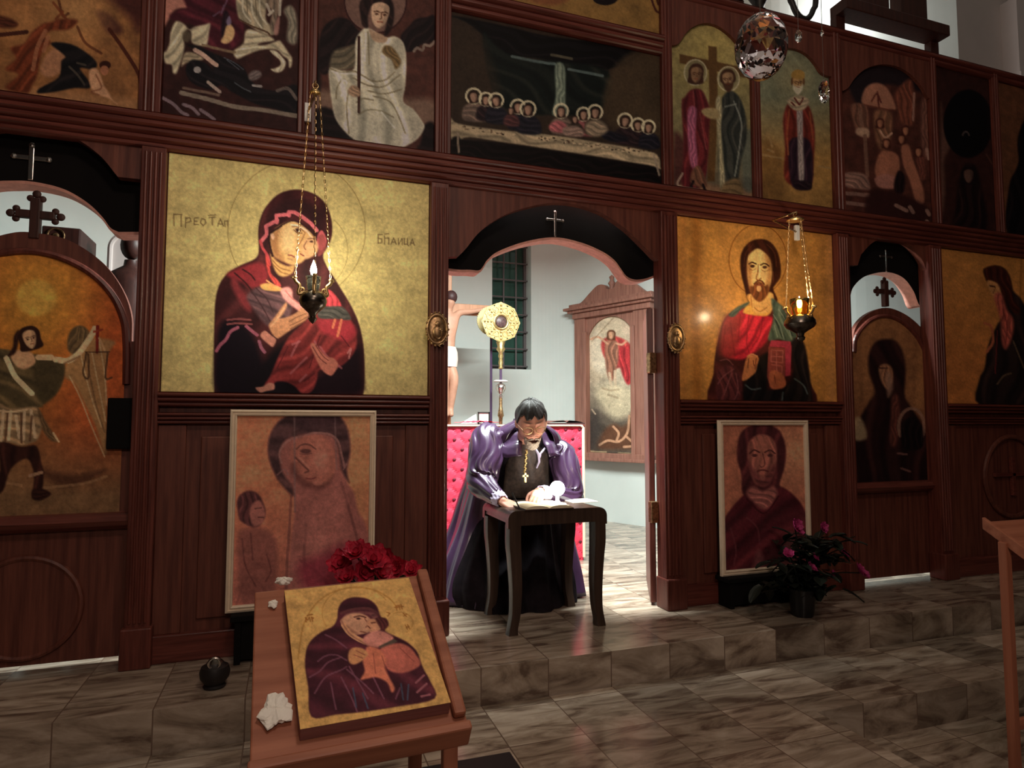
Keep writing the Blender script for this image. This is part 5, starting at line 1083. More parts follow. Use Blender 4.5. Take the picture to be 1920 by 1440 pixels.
mb = MB(); mb.lathe([(.035, .28), (.03, .34), (.05, .37), (.02, .41), (.035, .45), (0, .48)], tuple(np.array(loc_(sx(.5), 0, .055))+[0, 0, zc]), 12); obj('finial', mb, M['carvedbrown'], pic, smooth=True)
# arch spandrels over the canvas
cs0, cs1 = sx(.15), sx(.78); ctz = zc-.03; cr_ = (cs1-cs0)/2
arch_ = [(cs0+cr_-cr_*math.cos(a), ctz-cr_*1.0+cr_*.97*math.sin(a)) for a in np.linspace(0, math.pi, 25)]
n = len(arch_); mb = MB()
for h in (.035, .06): mb.add([loc_(p[0], p[1], h) for p in arch_]+[loc_(p[0], zc, h) for p in arch_], [(i, i+1, n+i+1, n+i) for i in range(n-1)])
mb.add([loc_(p[0], p[1], .035) for p in arch_]+[loc_(p[0], p[1], .06) for p in arch_], [(i, i+1, n+i+1, n+i) for i in range(n-1)])
obj('spandrel', mb, M['carvedbrown'], pic)
cvc = [loc_(cs0, zc, .03), loc_(cs1, zc, .03), loc_(cs1, zb+.1, .03), loc_(cs0, zb+.1, .03)]
cv = Canvas(*cvc, (214, 200, 172), 1.1); cv.grad((86, 76, 66), (1150, 690), (1130, 800), 1.0); cv.mott(.08, 22, 31)
cv.poly('1100 640 1130 600 1160 590 1200 620 1200 700 1180 720 1160 690 1120 720 1102 700', (196, 178, 150), .6, 8); cv.poly('1120 620 1105 650 1112 690 1135 700 1142 660 1130 640', (226, 214, 190), .7, 5); cv.poly('1166 600 1190 615 1196 650 1180 640 1170 625', (206, 184, 160), .8, 5)
cv.poly('1128 640 1150 630 1176 640 1190 660 1198 700 1184 712 1168 690 1152 690 1132 668', (176, 64, 62), .95, 2); cv.poly('1158 660 1170 650 1188 648 1194 660 1182 680 1190 704 1178 722 1166 700', (170, 52, 56), 1, 2)
cv.poly('1136 640 1148 638 1158 642 1160 670 1156 690 1150 712 1142 712 1136 690 1134 660', (150, 104, 84), 1, 2); cv.lines('1143 700 1146 726|1153 696 1154 724', 5, (216, 190, 160), .9); cv.lines('1138 644 1122 632 1108 636|1156 644 1166 646 1174 640', 4, (210, 160, 128), .9); cv.head(1146, 629, 15, (214, 164, 130), (96, 60, 42), 4, 0, None, False); cv.line('1110 640 1150 596', 2, (150, 130, 104), .7)
cv.poly('1118 730 1140 720 1170 724 1196 744 1190 770 1160 786 1140 776 1122 752', (204, 190, 158), .85, 7); cv.lines('1130 728 1145 732 1160 730|1140 740 1158 746', 4, (150, 130, 104), .6)
cv.poly('1120 840 1130 810 1150 795 1166 800 1180 790 1186 775 1196 800 1200 838 1170 842', (96, 62, 44), .9, 4); cv.lines('1124 834 1140 826 1160 828 1176 812 1180 780|1150 800 1160 812 1156 826|1176 820 1192 834|1170 838 1196 836|1184 775 1192 808', 4.5, (196, 150, 118), .95); cv.poly('1102 780 1120 770 1128 800 1118 840 1102 844', (58, 52, 50), .7, 8); cv.line('1110 768 1116 776', 3, (180, 160, 136))
cv.lines('1104 846 1124 848 1136 848|1160 850 1196 852', 4, (180, 156, 120), .8)
cv.build('canvas', PMATT, pic, 1.0, .006, tint=(1, 1, 1))
# ------------------------------------------------------------------ the writing table
tx0, tx1 = X_(952, 1000, -.2), X_(1137, 1000, -.2); ty0, ty1 = -.21, .31; tz = .705
tab = thing('writing_table', 'small dark wooden table with rounded corners and curved legs in the doorway', 'table', ((tx0+tx1)/2, (ty0+ty1)/2, 0))
mb = MB(); rc = .05; n = 8
pr = [(tx0, tz-.03), (tx0, tz-rc)]
pr = []
for a in np.linspace(math.pi, math.pi/2, n): pr.append((tx0+rc+rc*math.cos(a), tz-rc+rc*math.sin(a)))
for a in np.linspace(math.pi/2, 0, n): pr.append((tx1-rc+rc*math.cos(a), tz-rc+rc*math.sin(a)))
pr += [(tx1, tz-.10), (tx1-.045, tz-.10), (tx1-.06, tz-.085), (tx0+.06, tz-.085), (tx0+.045, tz-.10), (tx0, tz-.10)]
for y0_, y1_ in ((ty0, ty0+.05), (ty1-.05, ty1)): mb = MB(); mb.prism(pr, y0_, y1_); obj('apron', mb, M['tablewood'], tab)
mb2 = MB(); top = pr[:2*n]; mb2.grid([[(p[0], ty0+.02, p[1]-.001) for p in top], [(p[0], ty1-.02, p[1]-.001) for p in top]]); mb2.grid([[(p[0]*.98+.02*(tx0+tx1)/2, ty0+.02, p[1]-.022) for p in top], [(p[0]*.98+.02*(tx0+tx1)/2, ty1-.02, p[1]-.022) for p in top]])
obj('table_top', mb2, M['tablewood'], tab, smooth=True)
for sxn, xx in ((-1, tx0), (1, tx1)):
    for yy in (ty0+.044, ty1-.044):
        pts_ = [(xx-sxn*.044, tz-.085, .043), (xx-sxn*.044, tz-.2, .043), (xx-sxn*.050, .42, .040), (xx-sxn*.058, .26, .036), (xx-sxn*.054, .12, .032), (xx-sxn*.040, .04, .031), (xx-sxn*.036, 0.0, .034)]
        cpts = cr([(p[0], p[1], p[2]) for p in pts_], 4); rings = []
        for p in cpts:
            r = p[2]; rings.append([(p[0]+r*sgx*k1, yy+r*sgy*k2, p[1]) for sgx, sgy, k1, k2 in ((-1, -1, .8, 1), (-.0, -1, 1, 1.08), (1, -1, .8, 1), (1, 0, 1.08, 1), (1, 1, .8, 1), (0, 1, 1, 1.08), (-1, 1, .8, 1), (-1, 0, 1.08, 1))])
        mb = MB(); mb.grid(rings, closed_v=True); mb.f.append(tuple(range(len(mb.v)-8, len(mb.v)))); mb.mi.append(0); obj('leg', mb, M['tablewood'], tab, smooth=True, angle=50)
# book, paper and lamp on it
zt_ = tz+.001
bx0, bx1 = X_(975, 955, -.12), X_(1062, 955, -.12)
bk = thing('open_book', 'open cream paged book under the priest\'s hands on the writing table', 'book', ((bx0+bx1)/2, -.09, zt_))
mb = MB(); mb.bbox((bx0-.005, -.222, zt_), (bx1+.005, .04, zt_+.006), .002); obj('cover', mb, M['bookcover'], bk)
mb = MB(); P = []
for yy in (-.217, .035): P.append([(bx0+(bx1-bx0)*i/20, yy, zt_+.008+.016*(math.sin(math.pi*((i/10) % 1.0001))**.5 if i not in (0, 10, 20) else 0)) for i in range(21)])
mb.grid(P); mb.grid([[(p[0], p[1], zt_+.006) for p in r] for r in P]); mb.grid([P[0], [(p[0], p[1], zt_+.006) for p in P[0]]]); obj('pages', mb, M['bookpage'], bk)
mb = MB(); q0 = F(1012, 953, zt_+.03); q1 = F(1068, 951, zt_+.03); mb.box((X_(1066, 950, .1), .02, zt_), (X_(1112, 945, .1), .20, zt_+.004)); tag(obj('paper_sheet', mb, M['paper']), 'loose cream paper sheet right of the lamp on the writing table', 'paper')
lx, ly = X_(1045, 918, -.05), -.05; lz = float(W(1040, 916, ly)[2])
lam = thing('reading_lamp', 'small glaring white lamp standing on the writing table', 'lamp', (lx, ly, zt_))
mb = MB(); mb.lathe([(0, 0), (.055, 0), (.055, .012), (.02, .02), (.012, .03), (.012, lz-zt_-.03), (.02, lz-zt_-.025)], (lx, ly, zt_), 20); obj('base', mb, M['white'], lam, smooth=True, angle=40)
mb = MB(); mb.ball((lx, ly, lz), .046, 14); blb = obj('bulb', mb, M['lampwhite'], lam, smooth=True)

# ------------------------------------------------------------------ the priest
def spherepts(c, rx, ry, rz, n=20):
    return c, rx, ry, rz
class Blob:                                            # closed lumps fused into one skin
    def __init__(s): s.mb = MB()
    def tube(s, pts_, rad, n=14, k=4, flat=None):
        q = [np.r_[np.asarray(p, float), r] for p, r in zip(pts_, rad)]
        c = cr(q, k) if len(q) > 2 else q
        s.mb.tube([p[:3] for p in c], [float(p[3]) for p in c], n)
        s.mb.ball(tuple(pts_[0]), rad[0], 8); s.mb.ball(tuple(pts_[-1]), rad[-1], 8)
    def ell(s, c, r, sq): s.mb.ball(tuple(c), r, 12, sq)
person = thing('person', 'bent priest in purple satin cloak and glasses writing at a small table', 'person', (1.6, .75, 0))
bl = Blob()
HC = np.array(W(996, 792, .20)); SHL = np.array(W(912, 822, .47)); SHR = np.array(W(1052, 850, .47)); NB = (SHL+SHR)/2+[0, .0, .045]
ELL = np.array(W(897, 905, .36)); ELR = np.array(W(1072, 938, .30)); WRL = np.array(W(943, 941, .05)); WRR = np.array(W(1011, 922, .09))
PEL = np.array([1.58, 1.0, .58])
bl.tube([PEL, (PEL+NB)/2+[0, .09, .0], NB+[0, .06, -.10]], [.15, .13, .09]); bl.tube([SHL+[.02, .02, -.02], (SHL+SHR)/2+[0, .06, -.01], SHR+[-.02, .02, -.02]], [.06, .075, .06])
bl.tube([NB-[0, 0, .02], HC+[-.01, .06, -.06]], [.062, .055])
bl.tube([SHL, (SHL+ELL)/2, ELL, (ELL*.6+WRL*.4), WRL], [.065, .055, .045, .044, .029]); bl.tube([SHR, (SHR+ELR)/2, ELR, (ELR*.6+WRR*.4), WRR], [.065, .055, .045, .044, .029])
for sg in (-1, 1):
    hip = PEL+[sg*.10, -.02, 0]; kn = np.array([1.58+sg*.13, .56, .56]); an = np.array([1.58+sg*.12, .60, .09]); bl.tube([hip, kn, an], [.10, .075, .045]); bl.tube([an+[0, .02, -.03], an+[0, -.16, -.05]], [.045, .035])
def hand(bl, wr, tip_dir, back, side, curl, L=.185):
    # palm, four fingers, thumb; tip_dir points to the fingertips, back leaves the back of the hand, side points to the thumb
    d = np.asarray(tip_dir, float); d /= np.linalg.norm(d); b = np.asarray(back, float); b -= d*(b@d); b /= np.linalg.norm(b); s_ = np.cross(d, b); s_ = s_ if s_@np.asarray(side, float) > 0 else -s_
    pl = L*.48
    for q in (-.03, -.011, .009, .028): bl.tube([wr+s_*q*.6, wr+d*pl*.55+s_*q, wr+d*pl+s_*q], [.017, .016, .0125], 10, 3)
    for q, ln, cu in ((.029, .072, 1.0), (.010, .080, .95), (-.010, .074, 1.05), (-.028, .058, 1.15)):
        p = wr+d*pl+s_*q*1.05; seg = [p]; ang = 0.12
        for k, fr in enumerate((.44, .32, .24)):
            ang += curl[k]*cu; dd = d*math.cos(ang)-b*math.sin(ang)+s_*(q*2.2 if k == 0 else 0); p = p+dd*ln*fr; seg.append(p)
        bl.tube(seg, [.0105, .0098, .0090, .0078], 10, 3)
    t0 = wr+d*pl*.28+s_*.030; t1 = t0+d*.03+s_*.022-b*.012; t2 = t1+d*.032+s_*.004-b*.016; t3 = t2+d*.022-s_*.006-b*.008
    bl.tube([t0, t1, t2, t3], [.0145, .0125, .0105, .0085], 10, 3)
hand(bl, WRL, (.62, -.70, -.36), (-.2, -.25, .95), (.5, .6, -.3), (.55, .5, .35))
hand(bl, WRR, (-.50, -.80, -.32), (.2, -.25, .95), (-.4, .6, -.3), (.35, .3, .2))
# head
def headmesh(scale=1.2):
    n, m = 44, 56; P = []
    for i in range(n+1):
        th = math.pi*i/n; row = []
        for j in range(m):
            ph = 2*math.pi*j/m
            x = math.sin(th)*math.sin(ph); y = -math.sin(th)*math.cos(ph); z = -math.cos(th)     # front is -y
            X, Y, Z = x*.078, y*.098, z*.122
            if Z < 0: X *= 1-.34*(min(1, -Z/.122))**1.5; Y = Y*(1-.10*(-Z/.122)) - (.012*(-Z/.122) if y < 0 else -.01*(-Z/.122))
            if y < 0:
                f = -y
                g = lambda cx, cz, sx_, sz_: math.exp(-((X-cx)/sx_)**2-((Z-cz)/sz_)**2)*f
                Y -= .026*g(0, -.022, .013, .016)+.016*g(0, .004, .009, .022)+.006*g(.014, -.026, .009, .009)+.006*g(-.014, -.026, .009, .009)
                Y += .011*g(.032, .012, .016, .013)+.011*g(-.032, .012, .016, .013); Y -= .006*g(.03, .034, .026, .008)+.006*g(-.03, .034, .026, .008)
                Y -= .005*g(.032, .010, .010, .007)+.005*g(-.032, .010, .010, .007)
                Y -= .007*g(0, -.058, .019, .007)+.006*g(0, -.072, .017, .007); Y += .004*g(0, -.065, .02, .003); Y -= .010*g(0, -.103, .022, .016); Y -= .005*g(.045, -.025, .02, .025)+.005*g(-.045, -.025, .02, .025)
            row.append(np.array([X, Y, Z])*scale)
        P.append(row)
    return P
pitch, yaw_, roll = R(25), R(-13), R(-3)
RM = np.array(Matrix.Rotation(yaw_, 3, 'Z') @ Matrix.Rotation(roll, 3, 'Y') @ Matrix.Rotation(pitch, 3, 'X'))
HP = lambda p: HC+RM@np.asarray(p, float)
HS = lambda p: HC+RM@(np.asarray(p, float)*1.12)
HPm = [[tuple(HP(p)) for p in r] for r in headmesh()]
bl.mb.grid(HPm, closed_v=True)
for sg in (-1, 1): bl.mb.ball(tuple(HP((sg*.093, .012, -.004))), .028, 8, (.5, .8, 1.2))
b0 = obj('body', bl.mb, M['skin'], person)
rm = b0.modifiers.new('r', 'REMESH'); rm.mode = 'VOXEL'; rm.voxel_size = .0048; sm_ = b0.modifiers.new('s', 'SMOOTH'); sm_.iterations = 2; sm_.factor = .4
dg = bpy.context.evaluated_depsgraph_get(); dg.update(); me2 = bpy.data.meshes.new_from_object(b0.evaluated_get(dg)); b0.modifiers.clear(); b0.data = me2
V = np.empty(len(me2.vertices)*3); me2.vertices.foreach_get('co', V); V = V.reshape(-1, 3)+np.array(wloc(person))
Lc = (V-HC)@RM/1.12
colr = np.tile(np.array([.64, .30, .21]), (len(V), 1))
def tint(cx, cz, sx_, sz_, c, a):
    global colr
    w_ = (np.exp(-(((Lc[:, 0]-cx)/sx_)**2+((Lc[:, 2]-cz)/sz_)**2)**2)*(Lc[:, 1] < -.04)*(np.linalg.norm(Lc, axis=1) < .2)*a)[:, None]; colr = colr*(1-w_)+np.array(c)*w_
for sg in (-1, 1):
    tint(sg*.034, .040, .024, .006, (.10, .06, .05), .8); tint(sg*.034, .006, .015, .003, (.10, .05, .045), .85); tint(sg*.034, .012, .018, .012, (.52, .24, .18), .45)
tint(0, -.066, .024, .010, (.50, .16, .14), .8); tint(0, -.066, .024, .0025, (.20, .06, .06), .7); tint(0, -.030, .018, .014, (.70, .32, .24), .5)
at = me2.color_attributes.new('paint', 'FLOAT_COLOR', 'POINT'); full = np.ones((len(V), 4), np.float32); full[:, :3] = colr; at.data.foreach_set('color', full.ravel())
nt = M['skin'].node_tree; a_ = nt.nodes.new('ShaderNodeAttribute'); a_.attribute_name = 'paint'; nt.links.new(a_.outputs['Color'], nt.nodes['Principled BSDF'].inputs['Base Color']); nt.nodes['Principled BSDF'].inputs['Subsurface Weight'].default_value = .12; nt.nodes['Principled BSDF'].inputs['Subsurface Radius'].default_value = (.01, .004, .002)
for p in me2.polygons: p.use_smooth = True
# hair: an uneven cap with a fringe
mb = MB(); n, m = 34, 60; P = []
g_ = np.random.default_rng(12)
ph0 = g_.uniform(0, 6.28, 8)
for i in range(n+1):
    row = []
    for j in range(m):
        ph = 2*math.pi*j/m; fr = max(0, math.cos(ph)); sd_ = abs(math.sin(ph))
        zmin = (.058 if fr > .5 else .058-(.5-fr)*.13) if fr > 0 else -.02-.085*(-math.cos(ph))**.5
        zmin += .010*math.sin(7*ph+1)+.006*math.sin(15*ph)
        th_max = math.acos(max(-1, min(1, zmin/.130)))
        th = th_max*i/n
        x = math.sin(th)*math.sin(ph); y = -math.sin(th)*math.cos(ph); z = math.cos(th)
        bump_ = 1+.035*math.sin(9*ph+ph0[0]+3*th)+.025*math.sin(17*ph+ph0[1]-5*th)+.03*math.sin(5*th+2*ph)
        thick = 1.12 if i < n else 1.01
        row.append(tuple(HP((x*.079*1.2*thick*bump_, y*.100*1.2*thick*bump_+.004, z*.124*1.2*(1.10 if i < n else 1.04)*(.5+.5*bump_)))))
    P.append(row)
mb.grid(P, closed_v=True); obj('hair', mb, M['hair'], person, smooth=True)
# short grey beard and moustache around mouth and chin
mb = MB(); P = []
for i in range(13):
    v = i/12; row = []
    for j in range(21):
        a = -1.15+2.3*j/20; zz = -.078-.056*v; rx = .064*(1-.35*v); yy = -.096*math.cos(a)*(1-.18*v)-.012*(1-v*v)
        tp = .022*(1-abs(a)/1.15)**.7*(1-v)
        wv = 1+.05*math.sin(j*2.3+i)
        row.append(tuple(HS((rx*math.sin(a)*wv, yy*1.05*wv, (zz-tp*.0+(abs(a)/1.15)**2*.045*(1-v))*1.05))))
    P.append(row)
mb.grid(P); ms_ = [[tuple(HS(((-.03+.06*k/8), -.117+abs(k-4)*.0032-.004*s, -.0535-.008*s-abs(k-4)*.0025))) for k in range(9)] for s in (0, 1)]
o = obj('beard', mb, M['greybeard'], person, smooth=True); sd = o.modifiers.new('s', 'SOLIDIFY'); sd.thickness = .008; sd.offset = 1
mb = MB()
for sg in (-1, 1): mb.tube([HS((sg*.004, -.121, -.050)), HS((sg*.018, -.117, -.052)), HS((sg*.034, -.104, -.064))], [.006, .006, .003], 8)
obj('moustache', mb, M['greybeard'], person, smooth=True)
# spectacles
mb = MB()
for sg in (-1, 1):
    rg = [HS((sg*.036+.027*math.cos(a), -.121+.004*abs(math.cos(a)), .004+.020*math.sin(a))) for a in np.linspace(0, 2*math.pi, 25)]
    mb.tube(rg, .0024, 6, cap=False); mb.tube([HS((sg*.063, -.117, .008)), HS((sg*.085, -.05, .010)), HS((sg*.088, .01, .006))], .0015, 6)
mb.tube([HS((-.010, -.124, .008)), HS((0, -.127, .012)), HS((.010, -.124, .008))], .0016, 6)
gl = obj('spectacles', mb, M['bronze'], person)
for sg in (-1, 1):
    mb = MB(); c = HS((sg*.036, -.120, .004)); mb.add([tuple(c)]+[tuple(HS((sg*.036+.026*math.cos(a), -.120, .004+.019*math.sin(a)))) for a in np.linspace(0, 2*math.pi, 24, endpoint=False)], [(0, k+1, (k+1) % 24+1) for k in range(24)]); obj('lens', mb, M['picglass'], gl)
# cassock: skirt and leaning trunk in one garment
def loft(levels, n=72, fold=None, a0=0, a1=2*math.pi, closed=True):
    lv = cr(levels, 6); P = []
    zmax = max(l[0] for l in levels)
    for q in lv:
        z, cx, cy, rx, ry, fa = q
        row = []
        for j in range(n if closed else n+1):
            a = a0+(a1-a0)*j/n; f = 1+fa*(math.sin(9*a+1.3)+.6*math.sin(17*a+z*3+.4)+.4*math.sin(29*a+2))
            row.append((cx+rx*f*math.cos(a), cy+ry*f*math.sin(a), z))
        P.append(row)
    return P
cas = [(0.005, 1.50, .61, .44, .44, .04), (.15, 1.50, .63, .44, .40, .05), (.35, 1.54, .69, .38, .36, .045), (.55, 1.57, .73, .32, .33, .03), (.70, 1.57, .74, .27, .27, .015), (.86, 1.56, .66, .24, .20, .01), (1.0, 1.56, .555, .235, .175, .008), (1.09, 1.555, .50, .20, .155, .004), (1.145, 1.55, .45, .13, .12, 0), (1.185, 1.55, .41, .082, .078, 0), (1.21, 1.55, .39, .07, .066, 0)]
mb = MB(); mb.grid(loft(cas, 90), closed_v=True); obj('cassock', mb, M['cassock'], person, smooth=True)
# embroidered front panel hanging from the neck
mb = MB(); P = []
fr_ = cr([(1.19, .322, .075, 1.548), (1.12, .325, .11, 1.55), (1.06, .332, .14, 1.55), (.98, .345, .155, 1.56), (.88, .38, .165, 1.57), (.78, .40, .175, 1.575), (.70, .43, .18, 1.58)], 5)
for z, y, hw, cx in fr_:
    P.append([(cx+hw*t, y+.10*t*t+.006*math.sin(t*11+z*20), z) for t in np.linspace(-1, 1, 17)])
mb.grid(P); o = obj('embroidered_stole', mb, M['brocade'], person, smooth=True); sd = o.modifiers.new('s', 'SOLIDIFY'); sd.thickness = .008
# pectoral chain
mb = MB(); q0 = W(985, 845, .27); q1 = W(982, 884, .30)
for k in range(13):
    t_ = k/12; p = q0*(1-t_)+q1*t_; mb.ball((p[0]+.004*math.sin(k*2), p[1]-.02, p[2]), .010, 6)
p = q1; mb.bbox((p[0]-.008, p[1]-.035, p[2]-.07), (p[0]+.008, p[1]-.02, p[2]-.005), .002); mb.bbox((p[0]-.022, p[1]-.035, p[2]-.035), (p[0]+.022, p[1]-.02, p[2]-.02), .002)
obj('pectoral_cross', mb, M['gold'], person, smooth=False)
mb = MB(); mb.tube([W(1004, 842, .30), W(1010, 852, .30), W(1011, 866, .32), W(1006, 878, .33)], [.008, .010, .008, .005], 8); mb.tube([W(1022, 840, .32), W(1014, 850, .31), W(1012, 858, .31)], [.007, .007, .007], 8); obj('ribbon', mb, M['cuff'], person, smooth=True)
# purple cloak falling from the shoulders to the floor, open in front
clk = [(.012, 1.50, .80, .56, .58, .05), (.2, 1.53, .82, .52, .50, .05), (.45, 1.575, .84, .45, .40, .04), (.7, 1.57, .78, .385, .34, .03), (.92, 1.56, .66, .335, .255, .02), (1.06, 1.56, .56, .30, .20, .012), (1.14, 1.557, .51, .255, .17, .008), (1.19, 1.553, .47, .175, .13, .008), (1.225, 1.55, .44, .10, .095, .02), (1.245, 1.55, .43, .085, .08, .05)]
a0_, a1_ = R(-52), R(232)
P = loft(clk, 110, a0=a0_, a1=a1_, closed=False)
# the right side hangs lower over the arm, the left edge is pulled back
mb = MB(); mb.grid(P); o = obj('cloak', mb, M['satin'], person, smooth=True); sd = o.modifiers.new('s', 'SOLIDIFY'); sd.thickness = .007
# draped satin sleeve with long diagonal folds (viewer's left arm)
def sleeve(name, path, rad, m, fold, tw=0):
    q = cr([np.r_[p, r] for p, r in zip(path, rad)], 8); rings = []; k = len(q); ref = np.array([0, 0, 1.0])
    for i, p in enumerate(q):
        t = q[min(i+1, k-1)][:3]-q[max(i-1, 0)][:3]; t = t/np.linalg.norm(t); u_ = ref-t*(ref@t); u_ /= np.linalg.norm(u_); v_ = np.cross(t, u_); r = p[3]
        rings.append([tuple(p[:3]+(u_*math.cos(a)+v_*math.sin(a)*1.0)*r*(1+fold*(math.sin(8*a+i*tw)+.7*math.sin(13*a-i*tw*1.4+1)+.4*math.sin(21*a+2)))) for a in np.linspace(0, 2*math.pi, 57)[:-1]])
    mb = MB(); mb.grid(rings, closed_v=True); o = obj(name, mb, m, person, smooth=True); sd = o.modifiers.new('s', 'SOLIDIFY'); sd.thickness = .005; return o
sleeve('sleeve', [SHL+[.05, .02, .02], SHL+[-.005, -.02, -.02], (SHL+ELL)/2+[.01, -.03, 0], ELL+[.015, -.03, .01], ELL*.55+WRL*.45+[0, 0, .005], ELL*.2+WRL*.8], [.10, .112, .112, .10, .07, .05], M['satin'], .05, .16)
sleeve('sleeve', [SHR+[-.05, .02, .02], SHR+[.0, -.01, -.02], (SHR+ELR)/2+[0, -.01, 0], ELR+[-.01, 0, .01], ELR*.5+WRR*.5, ELR*.2+WRR*.8], [.09, .10, .095, .085, .06, .048], M['satin'], .045, -.14)
for a, b in ((ELL, WRL), (ELR, WRR)): sleeve('cuff', [a*.22+b*.78, a*.12+b*.88, a*.02+b*.98], [.050, .047, .040], M['cuff'], .05, .3)
# gathered satin collar thrown over the shoulders
mb = MB(); P = []
for i in range(26):
    t_ = i/25; a = R(-66)+R(312)*t_; base_ = np.array([1.55+.145*math.cos(a+R(0)), .46+.115*math.sin(a), 1.175+.02*math.sin(a)]); out_ = np.array([math.cos(a), math.sin(a), 0])
    row = []
    for j in range(15):
        s = j/14; rr = -.055+.165*s; zz = .040*math.cos(s*2.2)-.135*s**1.3+.012*math.sin(s*17+t_*14)+.008*math.sin(t_*40)
        row.append(tuple(base_+out_*rr*(.9)+np.array([0, 0, zz])))
    P.append(row)
mb.grid(P); o = obj('cape_collar', mb, M['satin'], person, smooth=True); sd = o.modifiers.new('s', 'SOLIDIFY'); sd.thickness = .006
# pen in the writing hand
mb = MB(); pp = np.array(W(976, 957, -.13)); mb.tube([pp, pp+[-.035, .055, .10]], .0045, 8); tag(obj('pen', mb, M['iron']), 'thin dark pen held in the priest\'s writing hand', 'pen')
# ------------------------------------------------------------------ hanging oil lamps
lampflames = []
def lamp(label, cx, y, yscale, body, rim, chains_top, hooks, hang, flame, glassm, bracket, bpt, energy, col):
    c = W(cx, flame, y); s = float(np.linalg.norm(W(cx+10, flame, y)-W(cx, flame, y)))/10*.97
    t = thing('hanging_oil_lamp', label, 'oil lamp', (c[0], y, float(W(cx, body[-1][0], y)[2])), 'hanging oil lamps before the large icons')
    Zp = lambda p: float(W(cx, p, y)[2])
    mb = MB(); mb.lathe([(r*s, Zp(p)) for p, r in body], (c[0], y, 0), 26); obj('bowl', mb, M['darkmetal'], t, smooth=True, angle=40)
    mb = MB(); mb.lathe([(rim[2]*s*.75, Zp(rim[1])), (rim[2]*s*.92, Zp((rim[0]+rim[1])/2)), (rim[2]*s, Zp(rim[0])), (rim[2]*s*.93, Zp(rim[0])), (rim[2]*s*.85, Zp((rim[0]+rim[1])/2)), (rim[2]*s*.68, Zp(rim[1]-1))], (c[0], y, 0), 26); obj('glass_cup', mb, glassm, t, smooth=True)
    hr, hp = hooks; hub = W(hang[0], hang[1], y)
    for k in range(3):
        a = R((180, 12, 272)[k]); ex = np.array([c[0]+hr*s*math.cos(a), y+hr*s*math.sin(a), Zp(hp)]); d = np.array([math.cos(a), math.sin(a), 0]); b0_ = np.array([c[0], y, Zp(body[2][0])])+d*body[2][1]*s*.8
        sc_ = cr([b0_, b0_+d*.35*hr*s+[0, 0, -.005], ex-d*.25*hr*s+[0, 0, -.35*hr*s], ex-d*.05*hr*s+[0, 0, -.12*hr*s], ex+[0, 0, 0.0], ex+d*.12*hr*s+[0, 0, .10*hr*s], ex+d*.16*hr*s+[0, 0, .02*hr*s]], 5)
        mb = MB(); mb.tube(sc_, .0085, 8); cc_ = ex-d*.38*hr*s+[0, 0, -.62*hr*s]
        mb.tube([cc_+(d*math.cos(b)+np.array([0, 0, 1])*math.sin(b))*.17*hr*s*(1-b/12) for b in np.linspace(0, 8, 22)], .0065, 6); mb.ball(tuple(ex+[0, 0, .01]), .011, 6)
        obj('scroll_arm', mb, M['chain'], t, smooth=True)
        top = hub+np.array([math.cos(a), math.sin(a), 0])*chains_top*s
        mb = MB(); n_ = int(np.linalg.norm(top-ex)/.020)
        for q in range(n_):
            p = ex+(top-ex)*(q+.5)/n_; u_ = (top-ex)/np.linalg.norm(top-ex); si = np.cross(u_, [0, 1, 0] if q % 2 else [1, 0, 0]); si /= np.linalg.norm(si)
            mb.tube([p+u_*.0115*math.cos(b)+si*.0042*math.sin(b) for b in np.linspace(0, 2*math.pi, 9)], .0016, 4, cap=False)
        obj('chain', mb, M['chain'], t)
    mb = MB(); mb.lathe([(0, .02), (chains_top*s*.6, .012), (chains_top*s*1.15, 0), (chains_top*s*1.15, -.006), (0, -.006)], tuple(hub), 16); mb.torus((hub[0], hub[1], hub[2]+.03), .014, .003, 14, 6); obj('hub', mb, M['chain'], t, smooth=True)
    mb = MB(); mb.lathe([(0, -.03), (.012, -.022), (.017, -.006), (.013, .014), (.005, .036), (0, .05)], tuple(c), 14); fl = obj('flame', mb, M['flame'], t, smooth=True)
    mb = MB(); mb.tube([(c[0], y, Zp(rim[1])), (c[0], y, c[2]-.022)], .004, 6); obj('wick', mb, M['wax'], t)
    lampflames.append(((c[0], y-.0, c[2]+.075), energy, col))
    b = thing('lamp_bracket', bracket, 'bracket', (hub[0], y/2, hub[2]+.04), 'brackets holding the hanging lamps')
    mb = MB(); z = hub[2]+.047; mb.tube([(bpt[0], bpt[1], z+bpt[2]), (hub[0], y*.6, z+.01), (hub[0], y-.015, z), (hub[0], y-.02, z-.015), (hub[0], y, z-.018)], .006, 8); obj('arm', mb, M['bronze'], b, smooth=True)
    mb = MB(); mb.bbox((bpt[0]-.018, bpt[1]-.012, z+bpt[2]-.06), (bpt[0]+.018, bpt[1]+.012, z+bpt[2]+.05), .004); obj('plate', mb, M['white'], b)
px_ = X_(578, 175, -.05)
lamp('ornate dark metal oil lamp with scroll arms, lit before the gold mother and child icon', 588, -.42, 1,
     [(545, 0), (546, 14), (550, 20), (558, 26), (566, 27), (574, 24), (582, 15), (588, 8), (594, 6), (597, 9), (601, 7), (606, 2), (608, 0)], (519, 548, 15), 9, (35, 526), (591, 172), 506, M['smoke'],
     'metal bracket on the upper post holding the left hanging lamp', (px_, -.045, .02), 6, (1, .87, .60))
lamp('smaller brass oil lamp with amber glass, lit before the bearded man icon', 1499, -.50, 1,
     [(590, 0), (591, 13), (594, 18), (601, 22), (608, 23), (614, 20), (620, 12), (625, 6), (630, 5), (633, 7), (637, 6), (641, 2), (642, 0)], (561, 592, 14), 11, (26, 583), (1491, 412), 570, M['amber'],
     'metal bracket on the cornice holding the right hanging lamp', (X_(1493, 400, -.115), -.115, .02), 6.5, (1, .74, .44))

